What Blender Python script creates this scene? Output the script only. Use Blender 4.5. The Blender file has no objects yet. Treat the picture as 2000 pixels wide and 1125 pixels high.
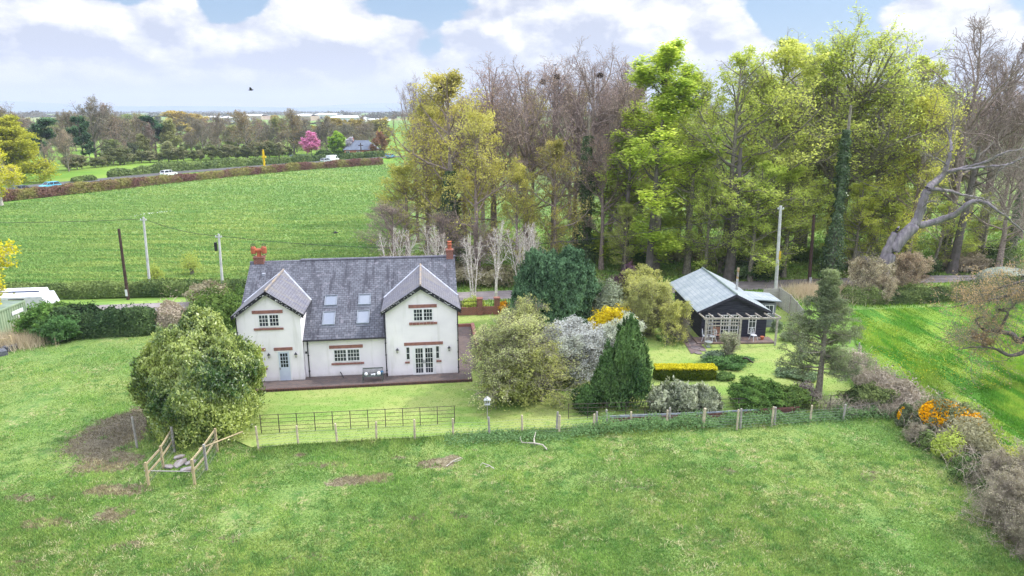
import bpy, math, random
import numpy as np
from math import sin, cos, pi, radians, sqrt
D=bpy.data; SC=bpy.context.scene; COL=SC.collection
K=17/19.                      # authored units -> metres
F=1333.; CH=19.; PT=radians(14.6)
CP,SP=cos(PT),sin(PT)
# ---------------------------------------------------------------- camera
cam=D.cameras.new('camera'); co=D.objects.new('camera',cam); COL.objects.link(co)
cam.sensor_width=36; cam.lens=36*F/2000; cam.clip_end=40000; cam.clip_start=.5
co.location=(0,0,CH*K); co.rotation_euler=(pi/2-PT,0,0); SC.camera=co
# ---------------------------------------------------------------- exposure, sun
SC.view_settings.view_transform='Standard'; SC.view_settings.look='None'
SC.view_settings.exposure=0.55; SC.view_settings.gamma=1
SUN_AZ,SUN_EL=radians(76),radians(44)
sl=D.lights.new('sun','SUN'); sl.energy=2.8; sl.angle=radians(2.); sl.color=(1,.95,.86)
so=D.objects.new('sun',sl); COL.objects.link(so); so.rotation_euler=(pi/2-SUN_EL,0,-SUN_AZ+pi)
so.location=(60,20,60)
# ---------------------------------------------------------------- helpers: projection of photograph pixels onto the ground
def ray(x,y):
    u=(x-1000)/F; v=(y-562.5)/F
    return (u,CP-v*SP,-(SP+v*CP))
def gp(x,y,z=0.):
    r=ray(x,y); t=(CH-z)/-r[2]; return (r[0]*t,r[1]*t)
def at(x,y,Y):
    r=ray(x,y); t=Y/r[1]; return (r[0]*t,Y,CH+r[2]*t)
# ---------------------------------------------------------------- node helpers
def L(r,g,b,k=1.):
    f=lambda c:(c/12.92 if c<=.04045 else ((c+.055)/1.055)**2.4)
    return (f(r/255)*k,f(g/255)*k,f(b/255)*k,1)
class NT:
    def __init__(s,nt): s.t=nt; nt.nodes.clear()
    def n(s,typ,*a,**kw):
        nd=s.t.nodes.new('ShaderNode'+typ); ins=kw.pop('i',{})
        for k,v in kw.items(): setattr(nd,k,v)
        for j,v in list(enumerate(a))+list(ins.items()):
            if v is None: continue
            sk=nd.inputs[j]
            if isinstance(v,bpy.types.NodeSocket): s.t.links.new(v,sk)
            elif isinstance(v,bpy.types.Node): s.t.links.new(v.outputs[0],sk)
            else: sk.default_value=v
        return nd
    def m(s,op,a,b=None,c=None,clamp=False):
        nd=s.n('Math',a,b,c,operation=op); nd.use_clamp=clamp; return nd.outputs[0]
    def mix(s,f,a,b,bt='MIX'):
        nd=s.t.nodes.new('ShaderNodeMix'); nd.data_type='RGBA'; nd.blend_type=bt
        for j,v in ((0,f),(6,a),(7,b)):
            if isinstance(v,bpy.types.NodeSocket): s.t.links.new(v,nd.inputs[j])
            else: nd.inputs[j].default_value=v
        return nd.outputs[2]
    def noise(s,vec,scale,det=3,rough=.55,dist=0.):
        nd=s.n('TexNoise',vec); nd.inputs['Scale'].default_value=scale; nd.inputs['Detail'].default_value=det
        nd.inputs['Roughness'].default_value=rough; nd.inputs['Distortion'].default_value=dist; return nd.outputs[0]
    def ss(s,v,a,b):
        nd=s.n('MapRange',v,a,b,0.,1.); nd.interpolation_type='SMOOTHSTEP'; nd.clamp=True; return nd.outputs[0]
    def pos(s,scale=(1,1,1),rot=0.):
        g=s.n('NewGeometry'); mp=s.n('Mapping',g.outputs['Position']); mp.inputs['Scale'].default_value=scale
        mp.inputs['Rotation'].default_value=(0,0,rot); return mp.outputs[0]
    def blob(s,P,x,y,rx,ry,soft=.5):
        "soft elliptical patch on the ground at authored position x, y"
        sub=s.n('VectorMath',P,(x*K,y*K,0),operation='SUBTRACT').outputs[0]
        sc=s.n('VectorMath',sub,(1/(rx*K),1/(ry*K),0),operation='MULTIPLY').outputs[0]
        ln=s.n('VectorMath',sc,operation='LENGTH').outputs['Value']
        return s.ss(ln,1.0+soft*.3,1-soft)
MATS={}
def newmat(name):
    m=D.materials.new(name); m.use_nodes=True; t=NT(m.node_tree); MATS[name]=m; return m,t
def outp(t,sh,bump=None,strength=.3,dist=.05):
    o=t.n('OutputMaterial'); t.t.links.new(sh,o.inputs[0])
def princ(t,col,rough=.8,metal=0.,spec=.3,normal=None):
    p=t.n('BsdfPrincipled')
    for k,v in (('Base Color',col),('Roughness',rough),('Metallic',metal),('Specular IOR Level',spec)):
        if isinstance(v,bpy.types.NodeSocket): t.t.links.new(v,p.inputs[k])
        else: p.inputs[k].default_value=v
    if normal is not None: t.t.links.new(normal,p.inputs['Normal'])
    return p.outputs[0]
def bump(t,h,strength=.4,dist=.05):
    b=t.n('Bump'); b.inputs['Strength'].default_value=strength; b.inputs['Distance'].default_value=dist
    t.t.links.new(h,b.inputs['Height']); return b.outputs[0]
def mottled(name,c1,c2,scale=3.,rough=.8,metal=0.,bs=0.,spec=.3,obj=True,det=5):
    if name in MATS: return MATS[name]
    m,t=newmat(name); tc=t.n('TexCoord').outputs['Object']
    f=t.ss(t.noise(tc,scale,det,.6),.35,.68); col=t.mix(f,c1,c2)
    nb=bump(t,t.noise(tc,scale*6,4),bs,.03) if bs else None
    outp(t,princ(t,col,rough,metal,spec,nb)); return m
def fol(name,c1,c2,tr=.35,rough=.6,gloss=0.):
    "leaf material: c1..c2 by the mesh attribute tint, scaled by the object colour"
    if name in MATS: return MATS[name]
    m,t=newmat(name); a=t.n('Attribute',attribute_name='tint').outputs['Fac']
    oc=t.n('ObjectInfo').outputs['Color']
    col=t.mix(1.,t.mix(a,c1,c2),oc,'MULTIPLY')
    d=t.n('BsdfDiffuse',col).outputs[0]; tl=t.n('BsdfTranslucent',t.mix(1.,col,(1.12,1.08,.88,1),'MULTIPLY')).outputs[0]
    sh=t.n('MixShader',tr,d,tl).outputs[0]
    if gloss:
        g=t.n('BsdfGlossy',(1,1,1,1)); g.inputs['Roughness'].default_value=.38
        sh=t.n('MixShader',gloss,sh,g.outputs[0]).outputs[0]
    outp(t,sh); return m
# ---------------------------------------------------------------- world: physical sky behind broken cumulus
w=D.worlds.new('World'); SC.world=w; w.use_nodes=True; t=NT(w.node_tree)
sky=t.n('TexSky'); sky.sky_type='NISHITA'; sky.sun_disc=False; sky.sun_elevation=SUN_EL; sky.sun_rotation=SUN_AZ
sky.air_density=1.; sky.dust_density=1.; sky.ozone_density=2.
dr=t.n('TexCoord').outputs['Generated']; sx=t.n('SeparateXYZ',dr)
phi=t.m('ARCTAN2',sx.outputs[0],sx.outputs[1]); el=t.m('ARCSINE',sx.outputs[2])
def sky_pt(px,py):
    r=ray(px,py); n=sqrt(sum(c*c for c in r)); return math.atan2(r[0],r[1]),math.asin(r[2]/n)
def vec(x,y,z=0.): return t.n('CombineXYZ',x,y,z).outputs[0]
wob=t.noise(vec(t.m('MULTIPLY',phi,1.),t.m('MULTIPLY',el,1.5)),9.,3)
p0=vec(t.m('ADD',phi,t.m('MULTIPLY',wob,.03)),t.m('MULTIPLY',el,1.7))
pu=t.n('VectorMath',p0,(.012,.030,0),operation='ADD').outputs[0]
def puff(vecs,px,py,rx,ry):
    a,e=sky_pt(px,py); k=1/F
    sb=t.n('VectorMath',vecs,(a,e*1.7,0),operation='SUBTRACT').outputs[0]
    sb=t.n('VectorMath',sb,(1/(rx*k),1/(ry*k*1.7),0),operation='MULTIPLY').outputs[0]
    return t.ss(t.n('VectorMath',sb,operation='LENGTH').outputs['Value'],1.25,0.)
pw=vec(t.m('ADD',phi,t.m('MULTIPLY',wob,.03)),t.m('MULTIPLY',el,1.7))
off=t.n('VectorMath',p0,(-.015,0,0),operation='ADD').outputs[0]
BLUE=[(455,5,95,42,.5),(800,12,120,42,.5),(960,-25,260,34,.3),(1530,10,110,60,.55),(1600,60,140,60,.42),(1660,-20,200,70,.35),(245,-10,70,26,.3),(840,80,40,60,.18),(2010,60,60,90,.2),(1990,-10,90,40,.2)]
WHITE=[(590,60,95,70,.22),(720,60,100,62,.24),(400,85,95,34,.2),(330,40,60,30,.15),(120,40,140,70,.15),(1050,60,150,70,.15),(1250,40,150,90,.25),(1440,60,95,60,.25),(1850,60,150,80,.25),(1350,130,200,40,.15),(300,150,500,20,.06)]
def total(v,lst):
    acc=None
    for (x,y,rx,ry,k) in lst:
        q=t.m('MULTIPLY',puff(v,x,y,rx,ry),k); acc=q if acc is None else t.m('ADD',acc,q)
    return acc
n1=t.noise(p0,10.,8,.52); n2=t.noise(pu,10.,8,.52)
b1=total(off,WHITE); offu=t.n('VectorMath',off,(.012,.030,0),operation='ADD').outputs[0]; b2=total(offu,WHITE)
h1=t.m('ADD',n1,b1); h2=t.m('ADD',n2,b2)
lit=t.m('MULTIPLY_ADD',t.m('SUBTRACT',h1,h2),4.2,.36)
lit=t.m('ADD',lit,t.m('MULTIPLY',t.m('SUBTRACT',h1,.62),.9),clamp=True)
fine=t.noise(p0,38.,6,.6); lit=t.m('MULTIPLY',lit,t.m('MULTIPLY_ADD',fine,1.5,.30),clamp=True)
cov=t.ss(t.m('SUBTRACT',h1,total(off,BLUE)),.24,.36)
lowf=t.ss(el,.085,.012)                        # towards the horizon the air turns even and pale lavender
lit=t.m('MULTIPLY',lit,t.m('MULTIPLY_ADD',lowf,-.62,1.),clamp=True)
ccol=t.mix(lit,L(197,204,222,8.9),L(252,251,250,9.5))
ccol=t.mix(t.m('MULTIPLY',lowf,.5),ccol,L(214,219,236,9.2))
skyc=t.mix(.55,sky.outputs[0],L(160,198,238,8.2))
cov=t.m('MAXIMUM',cov,lowf)
wc=t.mix(cov,skyc,ccol)
zen=t.m('MULTIPLY_ADD',t.ss(el,.16,.85),2.3,1.)       # a bright veiled sky, gain added overhead out of view to lift ambient light
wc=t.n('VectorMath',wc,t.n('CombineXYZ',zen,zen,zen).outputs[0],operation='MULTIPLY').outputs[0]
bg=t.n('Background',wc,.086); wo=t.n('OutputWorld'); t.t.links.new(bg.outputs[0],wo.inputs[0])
w.cycles.sampling_method='MANUAL'; w.cycles.sample_map_resolution=512
SC.cycles.max_bounces=8; SC.cycles.diffuse_bounces=5; SC.cycles.transmission_bounces=6; SC.cycles.volume_bounces=0; SC.cycles.glossy_bounces=2
SC.cycles.use_denoising=True; SC.cycles.denoising_input_passes='RGB_ALBEDO_NORMAL'; SC.cycles.denoising_prefilter='NONE'
# ---------------------------------------------------------------- mesh building
def tag(o,label=None,cat=None,group=None,kind=None):
    if label: o['label']=label
    if cat: o['category']=cat
    if group: o['group']=group
    if kind: o['kind']=kind
    return o
def empty(name,loc=(0,0,0),rz=0.,label=None,cat=None,group=None,parent=None):
    o=D.objects.new(name,None); COL.objects.link(o); o.location=[c*K for c in loc]; o.rotation_euler=(0,0,rz)
    o.empty_display_size=.2
    if parent: o.parent=parent
    return tag(o,label,cat,group)
def addobj(name,me,parent=None,loc=(0,0,0),color=None,rz=0.):
    o=D.objects.new(name,me); COL.objects.link(o); o.location=[c*K for c in loc]; o.rotation_euler=(0,0,rz)
    if parent: o.parent=parent
    if color: o.color=color
    return o
def nmesh(name,V,Fc,mat,tint=None,smooth=False):
    "fast mesh: V (N,3), Fc (M,a) all faces of one arity"
    V=np.asarray(V,dtype=np.float32)*K; Fc=np.asarray(Fc,dtype=np.int32); a=Fc.shape[1]
    me=D.meshes.new(name); me.vertices.add(len(V)); me.vertices.foreach_set('co',V.ravel())
    me.loops.add(Fc.size); me.loops.foreach_set('vertex_index',Fc.ravel())
    me.polygons.add(len(Fc)); me.polygons.foreach_set('loop_start',np.arange(0,Fc.size,a,dtype=np.int32))
    if smooth: me.polygons.foreach_set('use_smooth',np.ones(len(Fc),dtype=bool))
    if tint is not None:
        at_=me.attributes.new('tint','FLOAT','POINT'); at_.data.foreach_set('value',np.clip(np.asarray(tint,dtype=np.float32),0,1))
    me.update(calc_edges=True); me.materials.append(mat); return me
class MB:
    def __init__(s): s.v=[]; s.f=[]; s.sm=False
    def add(s,vs,fs):
        o=len(s.v); s.v+= [tuple(v) for v in vs]; s.f+=[[i+o for i in f] for f in fs]; return s
    def box(s,x0,x1,y0,y1,z0,z1):
        return s.add([(x0,y0,z0),(x1,y0,z0),(x1,y1,z0),(x0,y1,z0),(x0,y0,z1),(x1,y0,z1),(x1,y1,z1),(x0,y1,z1)],
            [(3,2,1,0),(4,5,6,7),(0,1,5,4),(1,2,6,5),(2,3,7,6),(3,0,4,7)])
    def prism(s,poly,d):
        "polygon (list of 3D points) extruded by vector d"
        n=len(poly); vs=list(poly)+[tuple(p[i]+d[i] for i in range(3)) for p in poly]
        fs=[list(range(n))[::-1],list(range(n,2*n))]+[(i,(i+1)%n,n+(i+1)%n,n+i) for i in range(n)]
        return s.add(vs,fs)
    def tube(s,pts,r,n=6,cap=True):
        pts=[np.array(p,float) for p in pts]
        rr=r if hasattr(r,'__len__') else [r]*len(pts); vs=[];fs=[]
        for i,p in enumerate(pts):
            d=pts[min(i+1,len(pts)-1)]-pts[max(i-1,0)]; d=d/(np.linalg.norm(d)+1e-9)
            ref=np.array((0,0,1.)) if abs(d[2])<.9 else np.array((1.,0,0))
            u=np.cross(d,ref); u/=np.linalg.norm(u); v=np.cross(d,u)
            for k in range(n):
                a=2*pi*k/n; vs.append(tuple(p+rr[i]*(cos(a)*u+sin(a)*v)))
        for i in range(len(pts)-1):
            for k in range(n): fs.append((i*n+k,i*n+(k+1)%n,(i+1)*n+(k+1)%n,(i+1)*n+k))
        if cap: fs.append(list(range(n))); fs.append(list(range((len(pts)-1)*n,len(pts)*n))[::-1])
        return s.add(vs,fs)
    def bar(s,a,b,w,h):
        "beam from a to b, w wide sideways, h high"
        a=np.array(a,float); b=np.array(b,float); d=b-a; d/=np.linalg.norm(d)
        ref=np.array((0,0,1.)) if abs(d[2])<.95 else np.array((0,1.,0)); u=np.cross(d,ref); u/=np.linalg.norm(u); v=np.cross(u,d)
        q=[(-w/2,-h/2),(w/2,-h/2),(w/2,h/2),(-w/2,h/2)]
        vs=[tuple(p+x*u+y*v) for p in (a,b) for x,y in q]
        return s.add(vs,[(0,1,2,3),(7,6,5,4),(0,4,5,1),(1,5,6,2),(2,6,7,3),(3,7,4,0)])
    def lathe(s,prof,n=12,c=(0,0,0)):
        vs=[];fs=[]
        for r,z in prof:
            for k in range(n): a=2*pi*k/n; vs.append((c[0]+r*cos(a),c[1]+r*sin(a),c[2]+z))
        for i in range(len(prof)-1):
            for k in range(n): fs.append((i*n+k,i*n+(k+1)%n,(i+1)*n+(k+1)%n,(i+1)*n+k))
        fs.append(list(range(n))[::-1]); fs.append(list(range((len(prof)-1)*n,len(prof)*n)))
        return s.add(vs,fs)
    def build(s,name,mat,parent=None,loc=(0,0,0),rz=0.,smooth=False,label=None,cat=None,group=None,kind=None):
        me=D.meshes.new(name); me.from_pydata([tuple(c*K for c in v) for v in s.v],[],s.f); me.update()
        import bmesh
        bm=bmesh.new(); bm.from_mesh(me); bmesh.ops.recalc_face_normals(bm,faces=bm.faces); bm.to_mesh(me); bm.free()
        uv=me.uv_layers.new(name='uv')
        for p in me.polygons:
            nx,ny,nz=p.normal; h=sqrt(nx*nx+ny*ny)
            tx,ty=(-ny/h,nx/h) if h>.05 else (1.,0.)
            bx,by,bz=(ny*0-nz*ty, nz*tx-0*nx, nx*ty-ny*tx)
            for li in p.loop_indices:
                c=me.vertices[me.loops[li].vertex_index].co
                uv.data[li].uv=(c[0]*tx+c[1]*ty,c[0]*bx+c[1]*by+c[2]*bz)
        if smooth:
            for p in me.polygons: p.use_smooth=True
        me.materials.append(mat)
        return tag(addobj(name,me,parent,loc,rz=rz),label,cat,group,kind)
def dup(root,loc=None,rz=None,label=None,scale=None):
    "copy of a thing with its parts and sub-parts"
    r=root.copy(); COL.objects.link(r)
    if loc is not None: r.location=[c*K for c in loc]
    if rz is not None: r.rotation_euler=(0,0,rz)
    if scale: r.scale=scale
    if label: r['label']=label
    for ch in root.children:
        c=ch.copy(); COL.objects.link(c); c.parent=r
        for g in ch.children:
            e=g.copy(); COL.objects.link(e); e.parent=c
    return r
def nrm(v): return v/(np.linalg.norm(v,axis=-1,keepdims=True)+1e-9)
def fnoise(seed,freq,n=7):
    "smooth random field on (N,3) points, about -1..1"
    r=np.random.default_rng(seed); k=r.normal(size=(n,3))*freq; ph=r.uniform(0,2*pi,n)
    return lambda P: np.sin(P@k.T+ph).sum(1)/sqrt(n)*.9
def cards(C,size,aspect,nor,rng,tint,axis=None):
    "leaf-shaped four-point faces at C with normals nor"
    N=len(C); nor=nrm(nor); a=rng.normal(size=(N,3)) if axis is None else axis
    a=nrm(a-(a*nor).sum(1,keepdims=True)*nor); b=np.cross(nor,a)
    s=(size if hasattr(size,'__len__') else np.full(N,size))[:,None]*rng.uniform(.6,1.3,(N,1))
    k=rng.uniform(-.25,.25,(N,1))
    V=np.stack([C-a*s*.5,C+b*s*aspect*.5+a*s*k,C+a*s*.5,C-b*s*aspect*.5+a*s*k],1).reshape(-1,3)
    return V,np.arange(N*4).reshape(N,4),np.repeat(tint,4)
def tubes(P,R,n=3):
    N,Kk,_=P.shape; T=np.empty_like(P); T[:,1:-1]=P[:,2:]-P[:,:-2]; T[:,0]=P[:,1]-P[:,0]; T[:,-1]=P[:,-1]-P[:,-2]; T=nrm(T)
    ref=np.where(np.abs(T[:,:1,2:3])<.85,np.array([0,0,1.]),np.array([1.,0,0]))
    u=nrm(np.cross(T,np.broadcast_to(ref,T.shape))); v=np.cross(T,u)
    a=np.arange(n)*2*pi/n
    V=P[:,:,None,:]+R[:,:,None,None]*(np.cos(a)[None,None,:,None]*u[:,:,None,:]+np.sin(a)[None,None,:,None]*v[:,:,None,:])
    base=(np.arange(N)*Kk*n)[:,None,None]; i=np.arange(Kk-1)[None,:,None]; k=np.arange(n)[None,None,:]; k2=(k+1)%n
    Q=np.stack([base+i*n+k,base+i*n+k2,base+(i+1)*n+k2,base+(i+1)*n+k],-1).reshape(-1,4)
    return V.reshape(-1,3),Q
def join(parts):
    Vs,Fs,Ts=[],[],[];o=0
    for p in parts:
        Vs.append(p[0]); Fs.append(p[1]+o); o+=len(p[0]); Ts.append(p[2] if len(p)>2 else np.zeros(len(p[0])))
    return np.concatenate(Vs),np.concatenate(Fs),np.concatenate(Ts)
def grow(P,R,n,t0,t1,ang,dang,lfun,up,Kk,rng,rk,wig=.12,rmin=.012,Ls=None):
    N,K0,_=P.shape
    x=(np.arange(n)[None,:]+rng.uniform(0,1,(N,n)))/n; tt=t0+(t1-t0)*x
    f=np.clip(tt*(K0-1),0,K0-1.001); i=f.astype(int); wv=(f-i)[...,None]; r=np.arange(N)[:,None]
    base=P[r,i]*(1-wv)+P[r,i+1]*wv; T=nrm(P[r,i+1]-P[r,i])
    v=nrm(np.cross(T,rng.normal(size=T.shape)))
    A=radians(1)*(ang(x) if callable(ang) else np.full(x.shape,float(ang))); A=A+radians(dang)*rng.normal(size=A.shape)
    d=nrm(np.cos(A)[...,None]*T+np.sin(A)[...,None]*v)
    pl=np.linalg.norm(np.diff(P,axis=1),axis=2).sum(1)[:,None] if Ls is None else Ls
    ln=(lfun(x)*pl*rng.uniform(.7,1.3,x.shape)).reshape(-1)
    d=d.reshape(-1,3); p=base.reshape(-1,3); pts=[p]
    for _ in range(Kk-1):
        d=nrm(d+wig*rng.normal(size=d.shape)+np.array([0,0,up/(Kk-1)])); p=p+d*(ln/(Kk-1))[:,None]; pts.append(p)
    P2=np.stack(pts,1); r0=np.maximum(np.minimum(ln*rk,np.interp(tt.ravel(),[0,1],[1,.35])*np.repeat(R[:,0],n)*.6),rmin)
    return P2,np.maximum(r0[:,None]*np.linspace(1,.35,Kk)[None,:],rmin*.8)
def barkmat(name,c1,c2,scale=5.): return mottled(name,c1,c2,scale,.9,bs=.4)
BARK=barkmat('bark_grey_brown',L(118,112,102,.85),L(156,150,138,.9))
BARKD=barkmat('bark_dark_twigs',L(128,114,110,.9),L(168,154,146,.95))
BIRCHB=barkmat('bark_birch_white',L(225,220,215),L(150,142,138),7.)
def trunk_path(H,lean,rng,Kk=9,wig=.012,x0=0,y0=0):
    z=np.linspace(0,H,Kk); a=rng.uniform(0,2*pi)
    x=x0+lean[0]*(z/H)**1.3*H+np.cumsum(rng.normal(size=Kk))*wig*H*.3; y=y0+lean[1]*(z/H)**1.3*H+np.cumsum(rng.normal(size=Kk))*wig*H*.3
    x[0]=x0;y[0]=y0
    return np.stack([x,y,z],1)
def tree_mesh(seed,H,r0,t0,W,n1=30,n2=9,n3=6,n4=0,a1=(70,30),up1=.5,up2=.3,prof=None,l2=.42,l3=.5,l4=.5,leaf=0,ls=.3,la=.6,flat=.5,jit=.25,
      stems=None,leafup=None,patch=1.,lmat=None,bmat=None,droop=0.,tw=.014,clump=.35,trtop=.96):
    rng=np.random.default_rng(seed)
    stems=stems or [(0,0,0.,0.)]
    P=np.stack([trunk_path(H*rng.uniform(.88,1) if len(stems)>1 else H,(s[2],s[3]),rng,x0=s[0],y0=s[1]) for s in stems])
    R=np.stack([r0*np.concatenate([[1.35],np.linspace(1,.10,8)]) for s in stems])
    prof=prof or (lambda x: np.sin(pi*np.clip(x*.82+.14,0,1))**.75)
    parts=[tubes(P,R,8)+()]
    P1,R1=grow(P,R,n1,t0,trtop,lambda x:a1[0]+(a1[1]-a1[0])*x,9,lambda x:W*prof(x)/H,up1,7,rng,.022,.13,.02)
    P2,R2=grow(P1,R1,n2,.15,1,48,12,lambda x:l2*(1.15-.6*x),up2,5,rng,.016,.16,tw*1.1)
    P3,R3=grow(P2,R2,n3,.1,1,45,14,lambda x:l3*(1.1-.4*x),up2*.6-droop,4,rng,.012,.18,tw)
    parts+=[tubes(P1,R1,5),tubes(P2,R2,3),tubes(P3,R3,3)]
    last=P3
    if n4:
        P4,R4=grow(P3,R3,n4,.1,1,38,14,lambda x:l4*np.ones_like(x),up2*.5-droop,3,rng,.01,.15,tw*.85); parts.append(tubes(P4,R4,3)); last=P4
    V,Q,_=join(parts); tm=nmesh('tree_trunk',V,Q,bmat or BARK)
    cm=None
    if leaf:
        C=last[:,1:].reshape(-1,3); C=np.repeat(C,leaf,0)+rng.normal(size=(len(C)*leaf,3))*jit*np.array([1,1,.6])
        if patch<1: 
            f=fnoise(seed+5,2.2/W*2); C=C[(f(C)*.5+.5+rng.uniform(-.25,.25,len(C)))<patch+.0]
        f=fnoise(seed+9,1.1); tint=.5+clump*f(C)+rng.uniform(-.3,.3,len(C))
        nor=rng.normal(size=C.shape)*(1-flat)+np.array([0,0,1.])*flat*1.4
        V,Q,T=cards(C,np.full(len(C),ls),la,nor,rng,tint); cm=nmesh('tree_crown',V,Q,lmat,T)
    return tm,cm,H
def plant_tree(name,mesh,X,Y,h,label,color=(1,1,1,1),rz=0.,wide=1.,group=None,cat='tree',z=0.):
    tm,cm,H=mesh; r=empty(name,(X,Y,z),rz,label,cat,group); s=h/H; r.scale=(s*wide,s*wide,s)
    addobj('trunk',tm,r)
    if cm: addobj('crown',cm,r,color=color)
    return r
def bush_mesh(seed,rx,ry,h,n,ls,la=.6,lump=.16,lf=1.2,pw=2.2,mat=None,shell=.28,updir=.25,axis_out=False,z0=.04,cone=0.,core=True,tall=.5,clump=.3,square=0.,twigs=0,hf=.19):
    "leafy mass: faces spread through a thick lumpy shell; returns crown mesh and stem mesh"
    rng=np.random.default_rng(seed)
    d=nrm(rng.normal(size=(n,3))); d[:,2]=np.abs(d[:,2])*1.; lo=rng.uniform(size=n)<.36; d[lo,2]-=.62*rng.uniform(size=lo.sum())
    d=nrm(d); f=fnoise(seed+1,lf*2.2); f2=fnoise(seed+2,lf*6.)
    rad=1/(np.abs(d)**pw).sum(1)**(1/pw)
    f5=fnoise(seed+8,lf*15.); rad=rad*(1+lump*f(d)+hf*f2(d)+hf*.6*f5(d)); dep=1-shell*rng.uniform(size=n)**1.6+np.where(rng.uniform(size=n)<.06,rng.uniform(0,.07,n),0)
    U=d*(rad*dep)[:,None]; zc=.34
    z=(U[:,2]+zc/(1-zc)*1.)/(1+zc/(1-zc)); z=np.clip(z,z0,None)
    if cone: U[:,:2]*=(1-cone*np.clip(z,0,1)**1.1)[:,None]*1.18
    C=np.stack([U[:,0]*rx,U[:,1]*ry,z*h],1)
    out=nrm(np.stack([d[:,0]/rx,d[:,1]/ry,d[:,2]/h+.001],1)*1.)
    nor=out*.9+rng.normal(size=out.shape)*.55+np.array([0,0,updir]); ax=None
    if axis_out: ax=np.array([0,0,1.])*tall+out*.7+rng.normal(size=out.shape)*.3; nor=out+rng.normal(size=out.shape)*.6
    tint=.5+clump*fnoise(seed+3,3./max(rx,1))(C)+rng.uniform(-.35,.35,n)
    V,Q,T=cards(C,np.full(n,ls),la,nor,rng,tint,ax); parts=[(V,Q,T)]
    if core:
        nu,nv=28,14; th=np.linspace(0,2*pi,nu,endpoint=False); ph=np.linspace(-.5,pi/2,nv)
        dd=np.stack([np.outer(np.cos(ph),np.cos(th)),np.outer(np.cos(ph),np.sin(th)),np.outer(np.sin(ph),np.ones(nu))],-1).reshape(-1,3)
        rr=1/(np.abs(dd)**pw).sum(1)**(1/pw)*(1+lump*f(dd)+hf*f2(dd))*(1-max(shell,.25)*.9); u=dd*rr[:,None]; z=np.clip((u[:,2]+zc/(1-zc))/(1+zc/(1-zc)),.0,None)
        if cone: u[:,:2]*=(1-cone*np.clip(z,0,1)**1.1)[:,None]*1.18
        cv=np.stack([u[:,0]*rx,u[:,1]*ry,z*h],1); i=np.arange(nv-1)[:,None]; k=np.arange(nu)[None,:]; k2=(k+1)%nu
        q=np.stack([i*nu+k,i*nu+k2,(i+1)*nu+k2,(i+1)*nu+k],-1).reshape(-1,4); parts.append((cv,q,np.full(len(cv),.3)))
    V,Q,T=join(parts); cm=nmesh('bush_crown',V,Q,mat,T)
    a=rng.uniform(0,2*pi,7); B=np.stack([np.cos(a)*.12*rx,np.sin(a)*.12*ry,np.zeros(7)],1); E=np.stack([np.cos(a)*.45*rx,np.sin(a)*.45*ry,np.full(7,.6*h)],1)
    P=np.stack([B,(B*.6+E*.4)+np.array([0,0,.1*h]),E],1); V,Q=tubes(P,np.full((7,3),.05)*np.array([1.3,1,.5]),5)
    return nmesh('bush_stems',V,Q,BARK),cm,h
def bush(name,mesh,X,Y,label,color=(1,1,1,1),rz=0.,s=1.,group=None,cat='bush',sz=None):
    tm,cm,H=mesh; r=empty(name,(X,Y,0),rz,label,cat,group); r.scale=(s,s,sz or s)
    addobj('stems',tm,r); addobj('crown',cm,r,color=color); return r
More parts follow.
